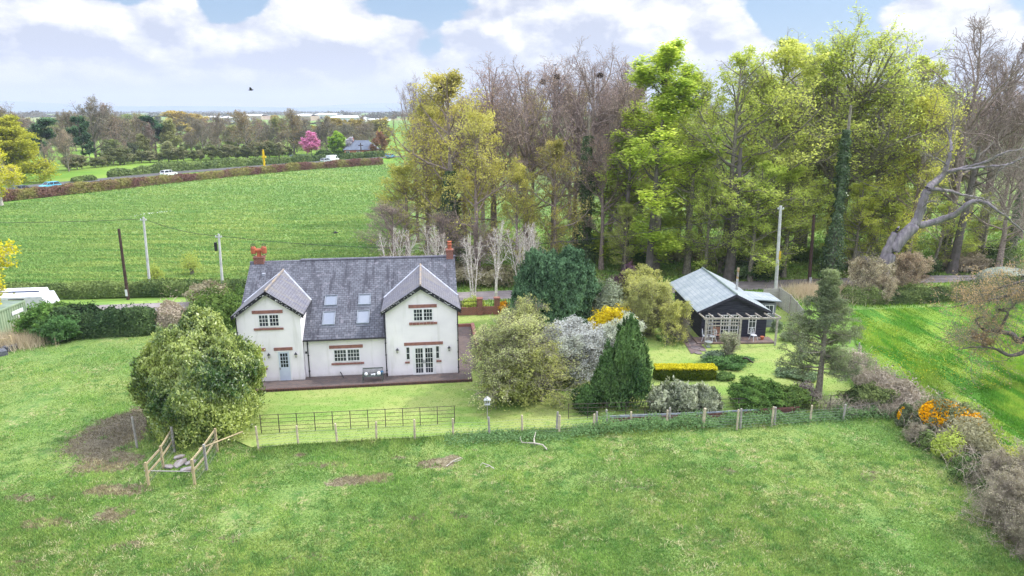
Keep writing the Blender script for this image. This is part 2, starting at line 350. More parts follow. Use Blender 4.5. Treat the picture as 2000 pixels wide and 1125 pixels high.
def hedge(name,pts,wd,h,n,ls,mat,label,seed=1,la=.6,lump=.12,color=(1,1,1,1),clumpf=.35,group=None,cat='hedge',kind=None,topj=.1,hvar=.12,round_=3.,z0=0.):
    "leafy wall along a polyline"
    rng=np.random.default_rng(seed); P=np.array([(p[0],p[1],0.) for p in pts]); seg=np.diff(P,axis=0); sl_=np.linalg.norm(seg,axis=1); cum=np.concatenate([[0],np.cumsum(sl_)]); Lt=cum[-1]
    def loc(s):
        i=np.clip(np.searchsorted(cum,s,side='right')-1,0,len(seg)-1); tt=(s-cum[i])/sl_[i]
        return P[i]+seg[i]*tt[:,None],nrm(seg[i])
    f=fnoise(seed+1,np.array([.5,.5,1.])); f2=fnoise(seed+2,1.6); f3=fnoise(seed+3,.22)
    def shape(s,a,dep):
        c,tg=loc(s); side=np.stack([-tg[:,1],tg[:,0],0*s],1)
        endf=np.clip(np.minimum(s,Lt-s)/(wd*.5),0,1); ef=np.sqrt(np.clip(1-(1-endf)**2,0.04,1))
        x=np.sign(np.cos(a))*np.abs(np.cos(a))**(2/round_); z=np.sign(np.sin(a))*np.abs(np.sin(a))**(2/round_)
        q=c+side*(x*wd*.5)[:,None]; nn=1+lump*f(q+np.array([0,0,1.])*z[:,None])+lump*.6*f2(q+np.array([0,0,2.])*z[:,None])
        hh=h*(1+hvar*f3(c))*(.4+.6*ef)
        return c+side*(x*wd*.5*nn*dep*ef)[:,None]+np.array([0,0,1.])*(z0+np.clip(z*nn*dep,0.,None)*hh)[:,None],side*x[:,None]/wd*2+np.array([0,0,1.])*z[:,None]/h
    s=rng.uniform(0,Lt,n); a=rng.uniform(0,pi,n); dep=1-.3*rng.uniform(size=n)**1.5+np.where(rng.uniform(size=n)<.08,topj*rng.uniform(size=n),0)
    C,out=shape(s,a,dep); nor=nrm(out)*.8+rng.normal(size=C.shape)*.6
    tint=.5+clumpf*fnoise(seed+4,.55)(C)+.5*clumpf*fnoise(seed+6,2.)(C)+rng.uniform(-.3,.3,n)
    parts=[cards(C,np.full(n,ls),la,nor,rng,tint)]
    m=max(int(Lt/(wd*.4)),4); ns=11; ss=np.repeat(np.linspace(0,Lt,m),ns); aa=np.tile(np.linspace(0,pi,ns),m)
    cv,_=shape(ss,aa,np.full(len(ss),.8)); i=np.arange(m-1)[:,None]; k=np.arange(ns-1)[None,:]
    q=np.stack([i*ns+k,i*ns+k+1,(i+1)*ns+k+1,(i+1)*ns+k],-1).reshape(-1,4)
    parts.append((cv,q,np.clip(.4+clumpf*fnoise(seed+4,.55)(cv),0,1)))
    V,Q,T=join(parts); me=nmesh(name,V,Q,mat,T); return tag(addobj(name,me,color=color),label,cat,group,kind)
def scatter(name,pts,h,wdt,mat,seed,kind='stuff',label=None,cat='grass',lean=.5,tint=None,wide=False):
    "grass: one triangle per blade"
    rng=np.random.default_rng(seed); N=len(pts); a=rng.uniform(0,2*pi,N); hh=h*rng.uniform(.5,1.4,N)
    u=np.stack([np.cos(a),np.sin(a),0*a],1)*(np.broadcast_to(wdt,(N,))[:,None]*.5); b=rng.uniform(0,2*pi,N)
    tip=np.stack([np.cos(b)*hh*lean*rng.uniform(0,1,N),np.sin(b)*hh*lean*rng.uniform(0,1,N),hh],1)
    V=np.stack([pts-u,pts+u,pts+tip],1).reshape(-1,3); T=np.repeat(tint if tint is not None else rng.uniform(0,1,N),3)
    me=nmesh(name,V,np.arange(N*3).reshape(N,3),mat,T); return tag(addobj(name,me),label,cat,kind=kind)
def sheet(name,poly,z,mat,label=None,cat=None):
    b=MB(); b.add([(x,y,z) for x,y in poly],[list(range(len(poly)))]); return b.build(name,mat,kind='structure',label=label,cat=cat)
def inpoly(P,poly):
    x,y=P[:,0],P[:,1]; c=np.zeros(len(P),bool); n=len(poly)
    for i in range(n):
        x1,y1=poly[i]; x2,y2=poly[(i+1)%n]
        c^=((y1>y)!=(y2>y))&(x<(x2-x1)*(y-y1)/(y2-y1+1e-12)+x1)
    return c
#@@SETTING
# ================================================================ SETTING: ground
def col_paddock(t):
    P=t.pos(); a=t.noise(P,.16,4); b=t.noise(P,1.1,5,.65); c=t.noise(P,.45,3); d=t.noise(P,7.,2)
    col=t.mix(t.ss(a,.32,.68),L(122,155,84),L(148,168,96))
    col=t.mix(t.ss(b,.46,.66),col,L(102,141,74))
    dry=t.m('MULTIPLY',t.ss(c,.46,.66),t.ss(t.noise(P,3.2,5,.7),.50,.62)); col=t.mix(t.m('MULTIPLY',dry,.75),col,L(196,188,144)); hf=t.noise(P,11.,3,.7); col=t.mix(t.m('MULTIPLY',t.ss(hf,.50,.36),.6),col,L(70,104,54)); col=t.mix(t.m('MULTIPLY',t.ss(hf,.56,.68),.4),col,L(186,194,132))
    col=t.mix(t.m('MULTIPLY',t.ss(d,.60,.75),.35),col,L(190,185,140))
    col=t.mix(t.m('MULTIPLY',t.ss(d,.42,.28),.45),col,L(78,118,66))
    m=None
    for q in [(-24.2,38.,3.0,4.8,1.1),(-22.6,34.6,2.6,2.0,.9),(-20.5,31.5,2.4,.9,.8),(-19.4,29.4,1.3,1.3,.7),(-22.2,28.6,1.8,.7,.6),(-8.2,32.6,2.2,.65,1.),(-4.2,34.3,1.6,.75,1.),(-10.6,34.2,2.5,.5,.6),(-12.2,35.3,.6,.4,.7),(-6.4,35.,.7,.3,.8),(-13.3,27.2,1.6,.8,.5),(-21.,25.4,1.2,.8,.5),(5.5,32.5,3.2,1.6,.35),(-3.5,29.,2.8,1.2,.35),(-9.3,32.2,1.,.4,.9),(-7.,33.1,.9,.35,.8),(-3.3,34.9,.7,.5,.8),(-17.5,27.,1.5,.5,.55),(-14.5,24.5,1.1,.5,.6),(-24.5,30.8,2.,.8,.5),(-9.,26.,1.6,.7,.4),(12.,33.5,1.8,.7,.4),(19.5,33.,2.,1.,.45),(9.,27.5,1.4,.6,.35)]:
        bb=t.m('MULTIPLY',t.blob(P,*q[:4],.75),q[4]); m=bb if m is None else t.m('MAXIMUM',m,bb)
    soil=t.ss(t.m('ADD',m,t.m('ADD',t.m('MULTIPLY',t.m('SUBTRACT',b,.5),1.9),t.m('MULTIPLY',t.m('SUBTRACT',t.noise(P,5.,4,.7),.5),1.6))),.38,.75)
    sc=t.mix(t.ss(t.noise(P,4.,4),.35,.65),L(128,112,100),L(160,148,128)); sc=t.mix(t.m('MULTIPLY',t.blob(P,-24.2,38.2,3.,4.5,.9),.75),sc,L(112,100,98))
    return t.mix(t.m('MULTIPLY',soil,.88),col,sc)
def col_crop(t):
    P=t.pos(); a=t.noise(P,.035,3); b=t.noise(P,.5,4,.6); S=t.noise(t.pos((.10,1.0,1),radians(-9)),.9,4,.6)
    col=t.mix(t.ss(a,.35,.65),L(134,162,98),L(156,174,104)); col=t.mix(t.ss(S,.40,.64),col,L(112,150,86))
    col=t.mix(t.m('MULTIPLY',t.ss(t.noise(t.pos((.2,1.6,1),radians(-9)),2.2,3),.56,.72),.7),col,L(80,122,66))
    return t.mix(t.m('MULTIPLY',t.ss(b,.55,.7),.5),col,L(158,176,112))
def col_meadow(t):
    P=t.pos(); a=t.noise(P,.12,3); S=t.noise(t.pos((1.,.22,1),radians(36)),.8,4,.6); b=t.noise(P,1.6,4)
    col=t.mix(t.ss(a,.35,.65),L(144,180,74),L(166,192,88)); col=t.mix(t.ss(S,.46,.58),col,L(106,162,64)); col=t.mix(t.m('MULTIPLY',t.ss(t.noise(t.pos((2.,.14,1),radians(40)),.7,3,.6),.56,.66),.8),col,L(78,134,54))
    return t.mix(t.m('MULTIPLY',t.ss(b,.5,.7),.5),col,L(112,166,68))
def col_lawn(t):
    P=t.pos(); a=t.noise(P,.22,4); b=t.noise(P,1.8,5,.6); S=t.noise(t.pos((.25,1.2,1),radians(-7)),.8,4,.55)
    col=t.mix(t.ss(a,.36,.62),L(148,182,94),L(176,194,112)); col=t.mix(t.m('MULTIPLY',t.ss(S,.45,.62),.6),col,L(184,194,122))
    return t.mix(t.m('MULTIPLY',t.ss(b,.52,.68),.55),col,L(120,162,70))
def col_floor(t):
    P=t.pos(); a=t.noise(P,.25,5,.6); b=t.noise(P,1.5,4)
    col=t.mix(t.ss(a,.38,.6),L(126,162,84),L(154,178,100)); col=t.mix(t.ss(b,.5,.7),col,L(108,134,80)); return t.mix(t.m('MULTIPLY',t.ss(t.noise(P,.5,5),.55,.66),.7),col,L(120,108,88))
KG=.78
def groundmat(name,fn,bs=.6,bd=.12,k=KG,sc=5.):
    m,t=newmat(name); c=t.mix(1.,fn(t),(k,k,k,1),'MULTIPLY')
    outp(t,princ(t,c,.95,0,.1,bump(t,t.noise(t.pos(),sc,5,.65),bs,bd))); return m
def blademat(name,fn,k=.8,vr=.75):
    m,t=newmat(name); a=t.n('Attribute',attribute_name='tint').outputs['Fac']; v=t.m('MULTIPLY_ADD',a,vr*k,(1-vr/2)*k)
    c=t.n('VectorMath',fn(t),t.n('CombineXYZ',v,v,t.m('MULTIPLY',v,.9)).outputs[0],operation='MULTIPLY').outputs[0]
    d=t.n('BsdfDiffuse',c).outputs[0]; tl=t.n('BsdfTranslucent',c).outputs[0]; outp(t,t.n('MixShader',.35,d,tl).outputs[0]); return m
M_PAD=groundmat('paddock_turf',col_paddock,k=.73); M_CROP=groundmat('crop_leaf',col_crop,.8,.25,sc=2.5); M_MEAD=groundmat('meadow_turf',col_meadow,k=.64); M_LAWN=groundmat('mown_lawn',col_lawn,.25,.03,k=.60); M_FLOOR=groundmat('woodland_floor',col_floor)
B_PAD=blademat('paddock_blades',col_paddock,1.12); B_CROP=blademat('crop_blades',col_crop,1.0,.4); B_MEAD=blademat('meadow_blades',col_meadow,.82); B_FLOOR=blademat('woodland_blades',col_floor,.95); B_LAWN=blademat('lawn_blades',col_lawn,.72)
# far patchwork of pastures
m,t=newmat('far_pasture'); P=t.pos()
vo=t.n('TexVoronoi',t.n('VectorMath',P,t.n('VectorMath',t.n('CombineXYZ',t.noise(P,.004,2),t.noise(P,.005,2),0.).outputs[0],(60,60,0),operation='MULTIPLY').outputs[0],operation='ADD').outputs[0]); vo.inputs['Scale'].default_value=.0055
r=t.n('SeparateColor',vo.outputs['Color']).outputs
c=t.mix(r[0],L(118,166,74),L(158,188,96)); c=t.mix(t.ss(r[1],.72,.74),c,L(176,170,120)); c=t.mix(t.m('MULTIPLY',t.ss(t.noise(P,.05,5),.4,.7),.4),c,L(100,146,66))
outp(t,princ(t,t.mix(1.,c,(.62,.62,.62,1),'MULTIPLY'),.95,0,.1)); M_FAR=m
sheet('ground',[(-9000,-60),(9000,-60),(9000,9500),(-9000,9500)],-.12,M_FAR)
# pasture between the main road and the tree line
m,t=newmat('grazed_pasture'); P=t.pos(); c=t.mix(t.ss(t.noise(P,.03,4),.35,.65),L(132,176,70),L(160,190,88)); c=t.mix(t.m('MULTIPLY',t.ss(t.noise(t.pos((.3,1,1)),.35,4),.52,.66),.5),c,L(104,150,66))
outp(t,princ(t,t.mix(1.,c,(.58,.58,.56,1),'MULTIPLY'),.95,0,.1)); M_GRAZ=m
sheet('pasture',[gp(-160,372),gp(190,352),gp(560,327),gp(1000,300),gp(1500,262),gp(-400,262)],-.09,M_GRAZ)
CROP=[(-170,52),(-58,66.8),(-14,73.2),(0,100),(40,140),(60,300),gp(790,317),gp(560,334),gp(330,358),gp(100,386),gp(-200,424)]
sheet('crop_field',CROP,-.07,M_CROP)
LANE_N=[(-120,52.2),(-60,60.3),gp(895,588),gp(1300,573),gp(1515,564),gp(1830,552),(130,78)]
LANE_F=[(-120,55.4),(-60,63.6),gp(895,571),gp(1300,556),gp(1515,547),gp(1830,538),(130,81.5)]
sheet('wood_ground',LANE_F[1:]+[(220,90),(220,210),(60,210),(-4,110),(-16,90),(-17,72)],-.05,M_FLOOR)
sheet('verge',[(-120,50),(-24,56.5),(-16,62),(40,64.5),(60,66),(130,72)]+LANE_F[::-1],-.03,M_FLOOR)
m,t=newmat('lane_tarmac'); P=t.pos(); c=t.mix(t.ss(t.noise(P,.8,6,.7),.35,.68),L(142,134,136,.72),L(168,160,162,.72)); c=t.mix(t.m('MULTIPLY',t.ss(t.noise(t.pos((.12,1.6,1),radians(-8)),1.2,4),.5,.66),.45),c,L(120,112,108,.7))
outp(t,princ(t,c,.9,0,.2,bump(t,t.noise(P,30.,2),.3,.02))); M_LANE=m
sheet('lane',LANE_N+LANE_F[::-1],.012,M_LANE)
RDN=[gp(-200,404),gp(60,374),gp(200,359.5),gp(330,346),gp(520,330),gp(760,312),gp(1000,300)]; RDF=[gp(-200,396),gp(60,367),gp(200,353.5),gp(330,341),gp(520,326.3),gp(760,309.5),gp(1000,298)]
rb=MB(); n_=len(RDN)
VM=groundmat('roadside_grass',col_meadow,.5,.2,.62)
def shifted(l,dy,z): return [(x,y+dy,z) for x,y in l]
rows=[shifted(RDN,-7,-.1),shifted(RDN,-.3,.76),shifted(RDF,.3,.76),shifted(RDF,7,-.1)]
rb.add(sum(rows,[]),[(r*n_+i,r*n_+i+1,(r+1)*n_+i+1,(r+1)*n_+i) for r in range(3) for i in range(n_-1)]); rb.build('road_bank',VM,kind='structure')
sheet('road',RDN+RDF[::-1],.80,mottled('road_asphalt',L(112,112,114,.45),L(132,130,130,.5),.5,.9))
LAWN=[(-15.2,36.15),(23.2,41.2),(24.6,47),(26.6,58),(27.5,66),(-3.,64.),(-17,62.6),(-19.5,44.5),(-18.6,38.5)]
sheet('lawn',LAWN,-.005,M_LAWN)
sheet('meadow',[gp(1662,606),(60,67.5),(130,72),(130,10),(31,10),gp(2040,960),gp(1900,862),gp(1790,775),gp(1700,715),gp(1672,670)],.02,M_MEAD)
# paddock: one rough sheet
PAD=[(-120,8),(30,8),gp(2020,950),gp(1900,860),(24.9,41.4),(23.2,41.25),(-15.2,36.2),(-18.6,38.6),(-19.6,44.6),(-17,62.7),(-24,59.2),(-120,50)]
gx=np.linspace(-62,32,380); gy=np.linspace(8,62,220); GX,GY=np.meshgrid(gx,gy); fz=fnoise(3,.9); fz2=fnoise(4,.25); PP=np.stack([GX.ravel(),GY.ravel(),0*GX.ravel()],1)
PP[:,2]=-.055+.022*fz(PP)+.02*fz2(PP)
i=np.arange(219)[:,None]; k=np.arange(379)[None,:]; q=np.stack([i*380+k,i*380+k+1,(i+1)*380+k+1,(i+1)*380+k],-1).reshape(-1,4)
cen=PP[q].mean(1); q=q[inpoly(cen,PAD)]
tag(addobj('paddock',nmesh('paddock',PP,q,M_PAD,smooth=True)),kind='structure')
sheet('paddock_edge',[(-130,6),(40,6),(40,30),(26,41),(-15.2,36.2),(-17,62.6),(-24,59.2),(-120,50)],-.10,M_PAD)
hm=mottled('haze_blue_hill',L(110,130,150),L(96,120,130),.002,.95)  # blue of distant haze is put into the hill colour itself
def hills(y0,top,seed,x0=-7500,x1=7500,depth=600):
    rng=np.random.default_rng(seed); n=160; xs=np.linspace(x0,x1,n); ph=rng.uniform(0,6.28,6); z=sum(np.sin(xs/(2200/(j+1))+ph[j])/(j+1.) for j in range(6))
    z=top*(.62+.22*z); V=np.concatenate([np.stack([xs,0*xs+y0-depth,0*xs-.5],1),np.stack([xs,0*xs+y0,np.clip(z,6,None)],1),np.stack([xs,0*xs+y0+depth,0*xs-.5],1)]); i=np.arange(n-1)
    Q=np.concatenate([np.stack([i,i+1,i+n+1,i+n],1),np.stack([i+n,i+n+1,i+2*n+1,i+2*n],1)])
    tag(addobj('hills',nmesh('hills',V,Q,hm,smooth=True)),kind='structure')
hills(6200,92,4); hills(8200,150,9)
# ---- blades
def px_points(n,x0,x1,y0,y1,poly,seed,z=0.):
    rng=np.random.default_rng(seed); x=rng.uniform(x0,x1,n); y=rng.uniform(y0,y1,n); u=(x-1000)/F; v=(y-562.5)/F; dn=SP+v*CP; tt=CH/dn
    P=np.stack([u*tt,(CP-v*SP)*tt,np.full(n,z)],1); return P[inpoly(P,poly)]
STRAW=fol('straw_tuft_blades',L(186,180,140,.9),L(220,214,176,1.),.3); rng=np.random.default_rng(90)
c_=px_points(2600,-60,2060,850,1180,PAD,91,-.04); g_=fnoise(92,.35)(c_); c_=c_[g_+rng.uniform(-.6,.6,len(c_))>.15]; P=np.repeat(c_,16,0); P[:,:2]+=rng.normal(size=(len(P),2))*np.array([.16,.09])
scatter('straw_tufts',P,.12,.03,STRAW,93,lean=1.8,label='pale dry straw tufts dotted through the grazed paddock')
c_=px_points(900,-60,2060,850,1180,PAD,94,-.04); P=np.repeat(c_,26,0); P[:,:2]+=rng.normal(size=(len(P),2))*np.array([.20,.14])
scatter('dark_tufts',P,.16,.05,fol('lush_tuft_blades',L(98,136,76,.95),L(140,172,104,1.),.35),95,lean=.9,label='lusher darker green tussocks in the front paddock')
f=fnoise(21,1.0); f2=fnoise(22,.35)
P=px_points(620000,-60,2060,640,1180,PAD,1,-.03); hsc=np.clip(.95+.35*f(P)+.3*f2(P),.55,2.)
fenced=np.exp(-((P[:,1]-(38.05+(P[:,0]-0)*.1325))/.9)**2)*(P[:,0]>-15)*(P[:,0]<25)
hsc+=fenced*1.8*np.clip((P[:,0]+12)/14,.8,1)
P[:,2]=-.05; scatter('rough_grass',P,.085*hsc,.05,B_PAD,5,tint=np.clip(.5+.25*f(P)+np.random.default_rng(2).uniform(-.4,.4,len(P))-.25*fenced,0,1),lean=.9,label='rough grazed grass with pale straw tufts over the front paddock')
P=px_points(150000,-60,800,318,575,CROP,2,-.06); scatter('crop_rows',P,.17*(.6+P[:,1]/160),.20*(.5+P[:,1]/120),B_CROP,6,lean=1.6,label='short green crop leaves over the field behind the house')
P=px_points(150000,1640,2060,590,1000,[gp(1662,606),(60,67.5),(130,72),(130,10),(31,10),gp(2040,960),gp(1900,862),gp(1790,775),gp(1700,715),gp(1672,670)],3,0.); f3=fnoise(31,np.array([.9,.5,1.])); hs=np.clip(.9+.7*f3(P),.3,2.2)
scatter('meadow_grass',P,.20*hs,.07,B_MEAD,7,tint=np.clip(.55+.35*f3(P)+np.random.default_rng(8).uniform(-.3,.3,len(P)),0,1),lean=1.1,label='lush bright green grass of the meadow right of the garden')
P=px_points(90000,480,1760,575,860,LAWN,4,-.005); scatter('lawn_grass',P,.035,.05,B_LAWN,8,lean=.8,label='short mown lawn grass around the white house')
wp=[(-18,76)]+LANE_F[2:]+[(150,200),(0,200),(-14,90)]
P=px_points(90000,740,2060,380,575,wp,5,-.03); scatter('woodland_grass',P,.22,.2,B_FLOOR,9,label='grass and low weeds growing under the tall wood')
rng=np.random.default_rng(12)
vg=[(-70,50),(-24,57),(-16,62),(28,64.5),(60,66.3),(90,70)]+[(90,76),(35,75.5),(-5,69),(-60,62)]
P=px_points(60000,-60,2060,540,640,vg,15,-.01); P=P[~inpoly(P,LANE_N+LANE_F[::-1])]; scatter('verge_grass',P,.22,.10,blademat('verge_blades',col_meadow,.8),10,label='long yellow-green grass on the lane verges')
FL=fol('dandelion_yellow',L(235,215,60),L(250,230,90))
P=px_points(5000,1660,2060,600,860,[gp(1665,610),(60,67),(110,50),(60,30),gp(2000,920),gp(1700,720)],6,.2); P=P[fnoise(77,.5)(P)>.35][:900]; scatter('dandelions',P,.03,.10,FL,11,label='yellow dandelions scattered through the bright green meadow',cat='flowers')
sheet('pale_streak',[gp(246,424.5),gp(262,419),gp(300,413.5),gp(334,411),gp(332,413),(gp(300,416))[:2],gp(264,422)],-.045,mottled('pale_streak_surface',L(206,212,206,.8),L(176,188,180,.8),1.,.7))  # thin flat pale streak across the crop field
#@@HOUSE
# ================================================================ WHITE HOUSE
AX,AY=-4.0,47.49; YA=radians(7.3)
def hw(a,b): return (AX+a*cos(YA)-b*sin(YA),AY+a*sin(YA)+b*cos(YA))
def brickmat(name,c1,c2,mortar,bw=.225,bh=.075,ms=.012,rough=.85,off=.5,stain=.3,stc=(.03,.03,.04,1),bs=.4,streak=False,bias=0.):
    m,t=newmat(name); uv=t.n('TexCoord').outputs['UV']
    b=t.n('TexBrick',uv,c1,c2,mortar); b.offset=off; b.inputs['Scale'].default_value=1.; b.inputs['Mortar Size'].default_value=ms; b.inputs['Bias'].default_value=bias
    b.inputs['Brick Width'].default_value=bw; b.inputs['Row Height'].default_value=bh; b.inputs['Mortar Smooth'].default_value=.2
    col=b.outputs['Color']; n=t.noise(uv,.9,6,.65); col=t.mix(t.m('MULTIPLY',t.ss(n,.45,.7),stain),col,stc)
    if streak:
        s=t.noise(t.n('Mapping',uv,i={3:(3.,.35,1)}).outputs[0],1.,5,.6); col=t.mix(t.m('MULTIPLY',t.ss(s,.48,.64),.75),col,stc)
        col=t.mix(t.m('MULTIPLY',t.ss(t.noise(uv,2.3,5,.7),.55,.66),.55),col,L(168,166,180,.6))
    nb=bump(t,t.m('MULTIPLY_ADD',b.outputs['Fac'],-1.,t.m('MULTIPLY',t.noise(uv,12.,3),.4)),bs,.02)
    outp(t,princ(t,col,rough,0,.3,nb)); return m
SLATE=brickmat('roof_slate',L(110,114,128,.5),L(138,142,156,.54),L(66,68,80,.42),.30,.19,.014,.6,stain=.45,stc=L(70,70,86,.42),streak=True)
SLATE2=brickmat('dormer_slate',L(128,130,148,.58),L(150,150,162,.6),L(90,88,104,.55),.30,.17,.012,.6,stain=.35,stc=L(160,156,150,.55),streak=True)
BRICK=brickmat('red_brick',L(160,88,70,.8),L(136,74,62,.8),L(170,150,140,.7),stain=.25)
PAVE=brickmat('brick_paving',L(140,122,116,.6),L(116,106,108,.6),L(98,92,94,.58),.22,.11,.008,.9,stain=.4,stc=L(98,92,84,.5))
RENDER,t=newmat('white_render'); P=t.n('TexCoord').outputs['Object']; c=t.mix(t.ss(t.noise(P,.6,5),.3,.75),L(242,238,244,1.),L(232,228,236,.97)); sz=t.n('SeparateXYZ',P).outputs[2]; c=t.mix(t.m('MULTIPLY',t.ss(t.m('ADD',sz,t.m('MULTIPLY',t.noise(P,3.,4),.5)),.75,.2),.6),c,L(206,202,194,.85)); c=t.mix(t.m('MULTIPLY',t.ss(t.noise(t.n('Mapping',P,i={3:(2.2,2.2,.25)}).outputs[0],1.,5,.6),.55,.72),.35),c,L(206,204,200,.85))
outp(t,princ(t,c,.9,0,.1,bump(t,t.noise(P,60.,2),.15,.01)))
UPVC=mottled('white_frame_paint',L(240,240,244,.95),L(230,230,236,.93),2.,.4)
SAND=mottled('red_sandstone',L(172,124,112,.78),L(148,106,102,.78),5.,.9,bs=.2)
BLK=mottled('black_paint',(.012,.012,.018,1),(.03,.03,.038,1),4.,.4)
LEAD=mottled('lead_flashing',L(160,166,182,.75),L(190,196,210,.8),4.,.5)
GLASS,t=newmat('window_glass'); outp(t,princ(t,t.mix(t.ss(t.noise(t.n('TexCoord').outputs['Object'],1.2,3),.4,.6),(.012,.016,.026,1),(.05,.06,.075,1)),.05,0,.5))
SKYG,t=newmat('roof_window_glass'); p=princ(t,(.16,.19,.25,1),.06,0,1.); outp(t,p)
TERRA=mottled('orange_terracotta',L(200,116,84,.75),L(172,96,72,.75),3.,.7)
LICH=mottled('ochre_lichen_ridge',L(176,160,140,.75),L(150,148,154,.7),2.5,.9)
GREYT=mottled('grey_ridge_tile',L(140,140,156,.7),L(116,116,130,.7),2.5,.8)
H=empty('country_house',(AX,AY,0),YA,'white rendered country house with slate roof, two gabled wings and brick chimneys','house')
RZ=lambda b:3.2+.634*(b-.6)
def wallpart(poly,d): return MB().prism(poly,d)
def gwall(a0,a1,b0,b1,ze,zr):
    c=(a0+a1)/2; return MB().prism([(a0,b0,-.02),(a1,b0,-.02),(a1,b0,ze),(c,b0,zr),(a0,b0,ze)],(0,b1-b0,0))
gwall(-15.42,-11.06,.1,6.,5.28,6.78).build('wall',RENDER,H)
gwall(-5.13,0.,0.,6.,5.26,6.86).build('wall',RENDER,H)
MB().prism([(-11.04,.55,-.02),(-5.15,.55,-.02),(-5.15,.55,3.12),(-11.04,.55,3.12)],(0,3.,0)).build('wall',RENDER,H)
MB().prism([(-15.39,3.6,-.02),(-15.39,11.,-.02),(-15.39,11.,4.9),(-15.39,7.3,7.3),(-15.39,3.6,5.0)],(15.36,0,0)).build('wall',RENDER,H)
# roofs
TH=.11
def slope(b,poly): b.prism(poly,(0,0,-TH)); return b
r=MB()
slope(r,[(-15.85,3.4,RZ(3.4)),(.22,3.4,RZ(3.4)),(.22,7.3,RZ(7.3)),(-11.9,7.3,RZ(7.3)),(-11.9,7.2,RZ(7.2)),(-15.85,7.2,RZ(7.2))])
slope(r,[(-11.1,.33,RZ(.33)),(-5.1,.33,RZ(.33)),(-5.1,3.4,RZ(3.4)),(-11.1,3.4,RZ(3.4))])
slope(r,[(-15.85,7.3,RZ(7.2)-.02),(.22,7.3,RZ(7.3)-.02),(.22,11.3,4.72),(-15.85,11.3,4.72)])
mr=r.build('roof',SLATE,H)
g=MB(); n=54
for k in range(n):
    a=-15.9+k*.3; zz=RZ(7.3)-(.10 if a<-12 else 0.)
    g.tube([(a,7.28,zz+.0),(a+.285,7.28,zz+.0)],.105,7)
g.build('ridge_tiles',GREYT,mr)
vents=MB(); vents.box(-14.76,-14.52,5.85,6.1,RZ(5.9),RZ(5.9)+.2); vents.build('roof_vent',LEAD,mr)
def groof(a0,a1,zr,b0):
    c=(a0+a1)/2; ov=.27; ze=5.26-.62*ov*.9; e0,e1=a0-ov,a1+ov; bb=3.9; br=.6+(zr-3.2)/.634+.15; b=MB()
    s=(zr-ze)/(c-e0)
    for e in (e0,e1): slope(b,[(e,b0,ze),(c,b0,zr),(c,br,zr),(e,bb,ze)])
    ro=b.build('roof',SLATE2,H)
    rt=MB()
    for k in range(int((br-b0)/.3)): rt.tube([(c,b0+k*.3,zr+.01),(c,b0+k*.3+.285,zr+.01)],.085,7)
    rt.build('ridge_tiles',LICH,ro)
    bg=MB()
    for e in (e0,e1): bg.prism([(e,b0-.03,ze-.02),(c,b0-.03,zr-.01),(c,b0-.03,zr-.30),(e,b0-.03,ze-.28)],(0,.05,0))
    bg.build('bargeboard',BLK,ro)
    wh=MB(); rg=random.Random(int(a1*10)+99)
    for e in (e0,e1):
        for k in range(26):
            f=rg.uniform(.04,.96); x=e+(c-e)*f; z=ze+(zr-ze)*f-rg.uniform(.06,.24); wh.box(x-rg.uniform(.02,.07),x+.03,b0-.035,b0-.02,z-.012,z+rg.uniform(.0,.02))
    o_=wh.build('peeling_paint',UPVC,ro); o_['kind']='stuff'
    fl=MB(); zz=lambda x,y:0
    for e in (e0,e1): fl.bar((c,.6+(zr-3.2)/.634,zr+.02),(e,.6+(ze-3.2)/.634-.05,ze+.03),.13,.02)
    fl.build('valley_flashing',LEAD,ro)
    for e in (e0,e1): MB().tube([(e,b0+.02,ze-.07),(e,.6+(ze-3.2)/.634,ze-.07)],.06,7).build('gutter',BLK,ro)
    return ro
gl=groof(-15.42,-11.06,6.88,-.16); gr=groof(-5.13,0.,6.97,-.27)
MB().tube([(-11.02,.27,3.0),(-5.16,.27,3.0)],.065,8).build('gutter',BLK,H)
for a,b0,z,top in ((-10.78,.48,0,3.0),(-5.2,-.09,0,5.0),(.03,-.1,0,5.0),(-15.4,-.02,0,5.0)):
    d=MB(); d.tube([(a,b0-.02,.03),(a,b0-.02,top)],.04,7)
    for zz in (.6,1.8,2.7)+((3.9,) if top>4 else ()): d.box(a-.06,a+.06,b0-.03,b0+.04,zz-.03,zz+.03)
    d.build('downpipe',BLK,H)
# windows
def pane_grid(b,a0,a1,z0,z1,y,nx,nz,t=.028,d=.02):
    for k in range(1,nx): x=a0+(a1-a0)*k/nx; b.box(x-t/2,x+t/2,y-d,y+d,z0,z1)
    for k in range(1,nz): z=z0+(z1-z0)*k/nz; b.box(a0,a1,y-d+.003,y+d-.003,z-t/2,z+t/2)
def window(a0,a1,z0,z1,y,cas,nx,nz,fr=.07,parent=None):
    f=MB(); f.box(a0,a1,y-.06,y+.02,z0,z0+fr); f.box(a0,a1,y-.06,y+.02,z1-fr,z1); f.box(a0,a0+fr,y-.06,y+.02,z0+fr,z1-fr); f.box(a1-fr,a1,y-.06,y+.02,z0+fr,z1-fr)
    w=(a1-a0-fr*2-(cas-1)*.13)/cas; pn=MB()
    for k in range(cas):
        x0=a0+fr+k*(w+.13); x1=x0+w
        if k: f.box(x0-.13,x0,y-.065,y+.02,z0+fr,z1-fr)
        pane_grid(f,x0,x1,z0+fr,z1-fr,y-.035,nx,nz); pn.box(x0,x1,y-.025,y+.01,z0+fr,z1-fr)
    o=f.build('window',UPVC,parent or H); pn.build('pane',GLASS,o); return o
def stone(nm,a0,a1,z0,z1,y,tk=.05): MB().box(a0,a1,y-tk,y+.03,z0,z1).build(nm,SAND,H)
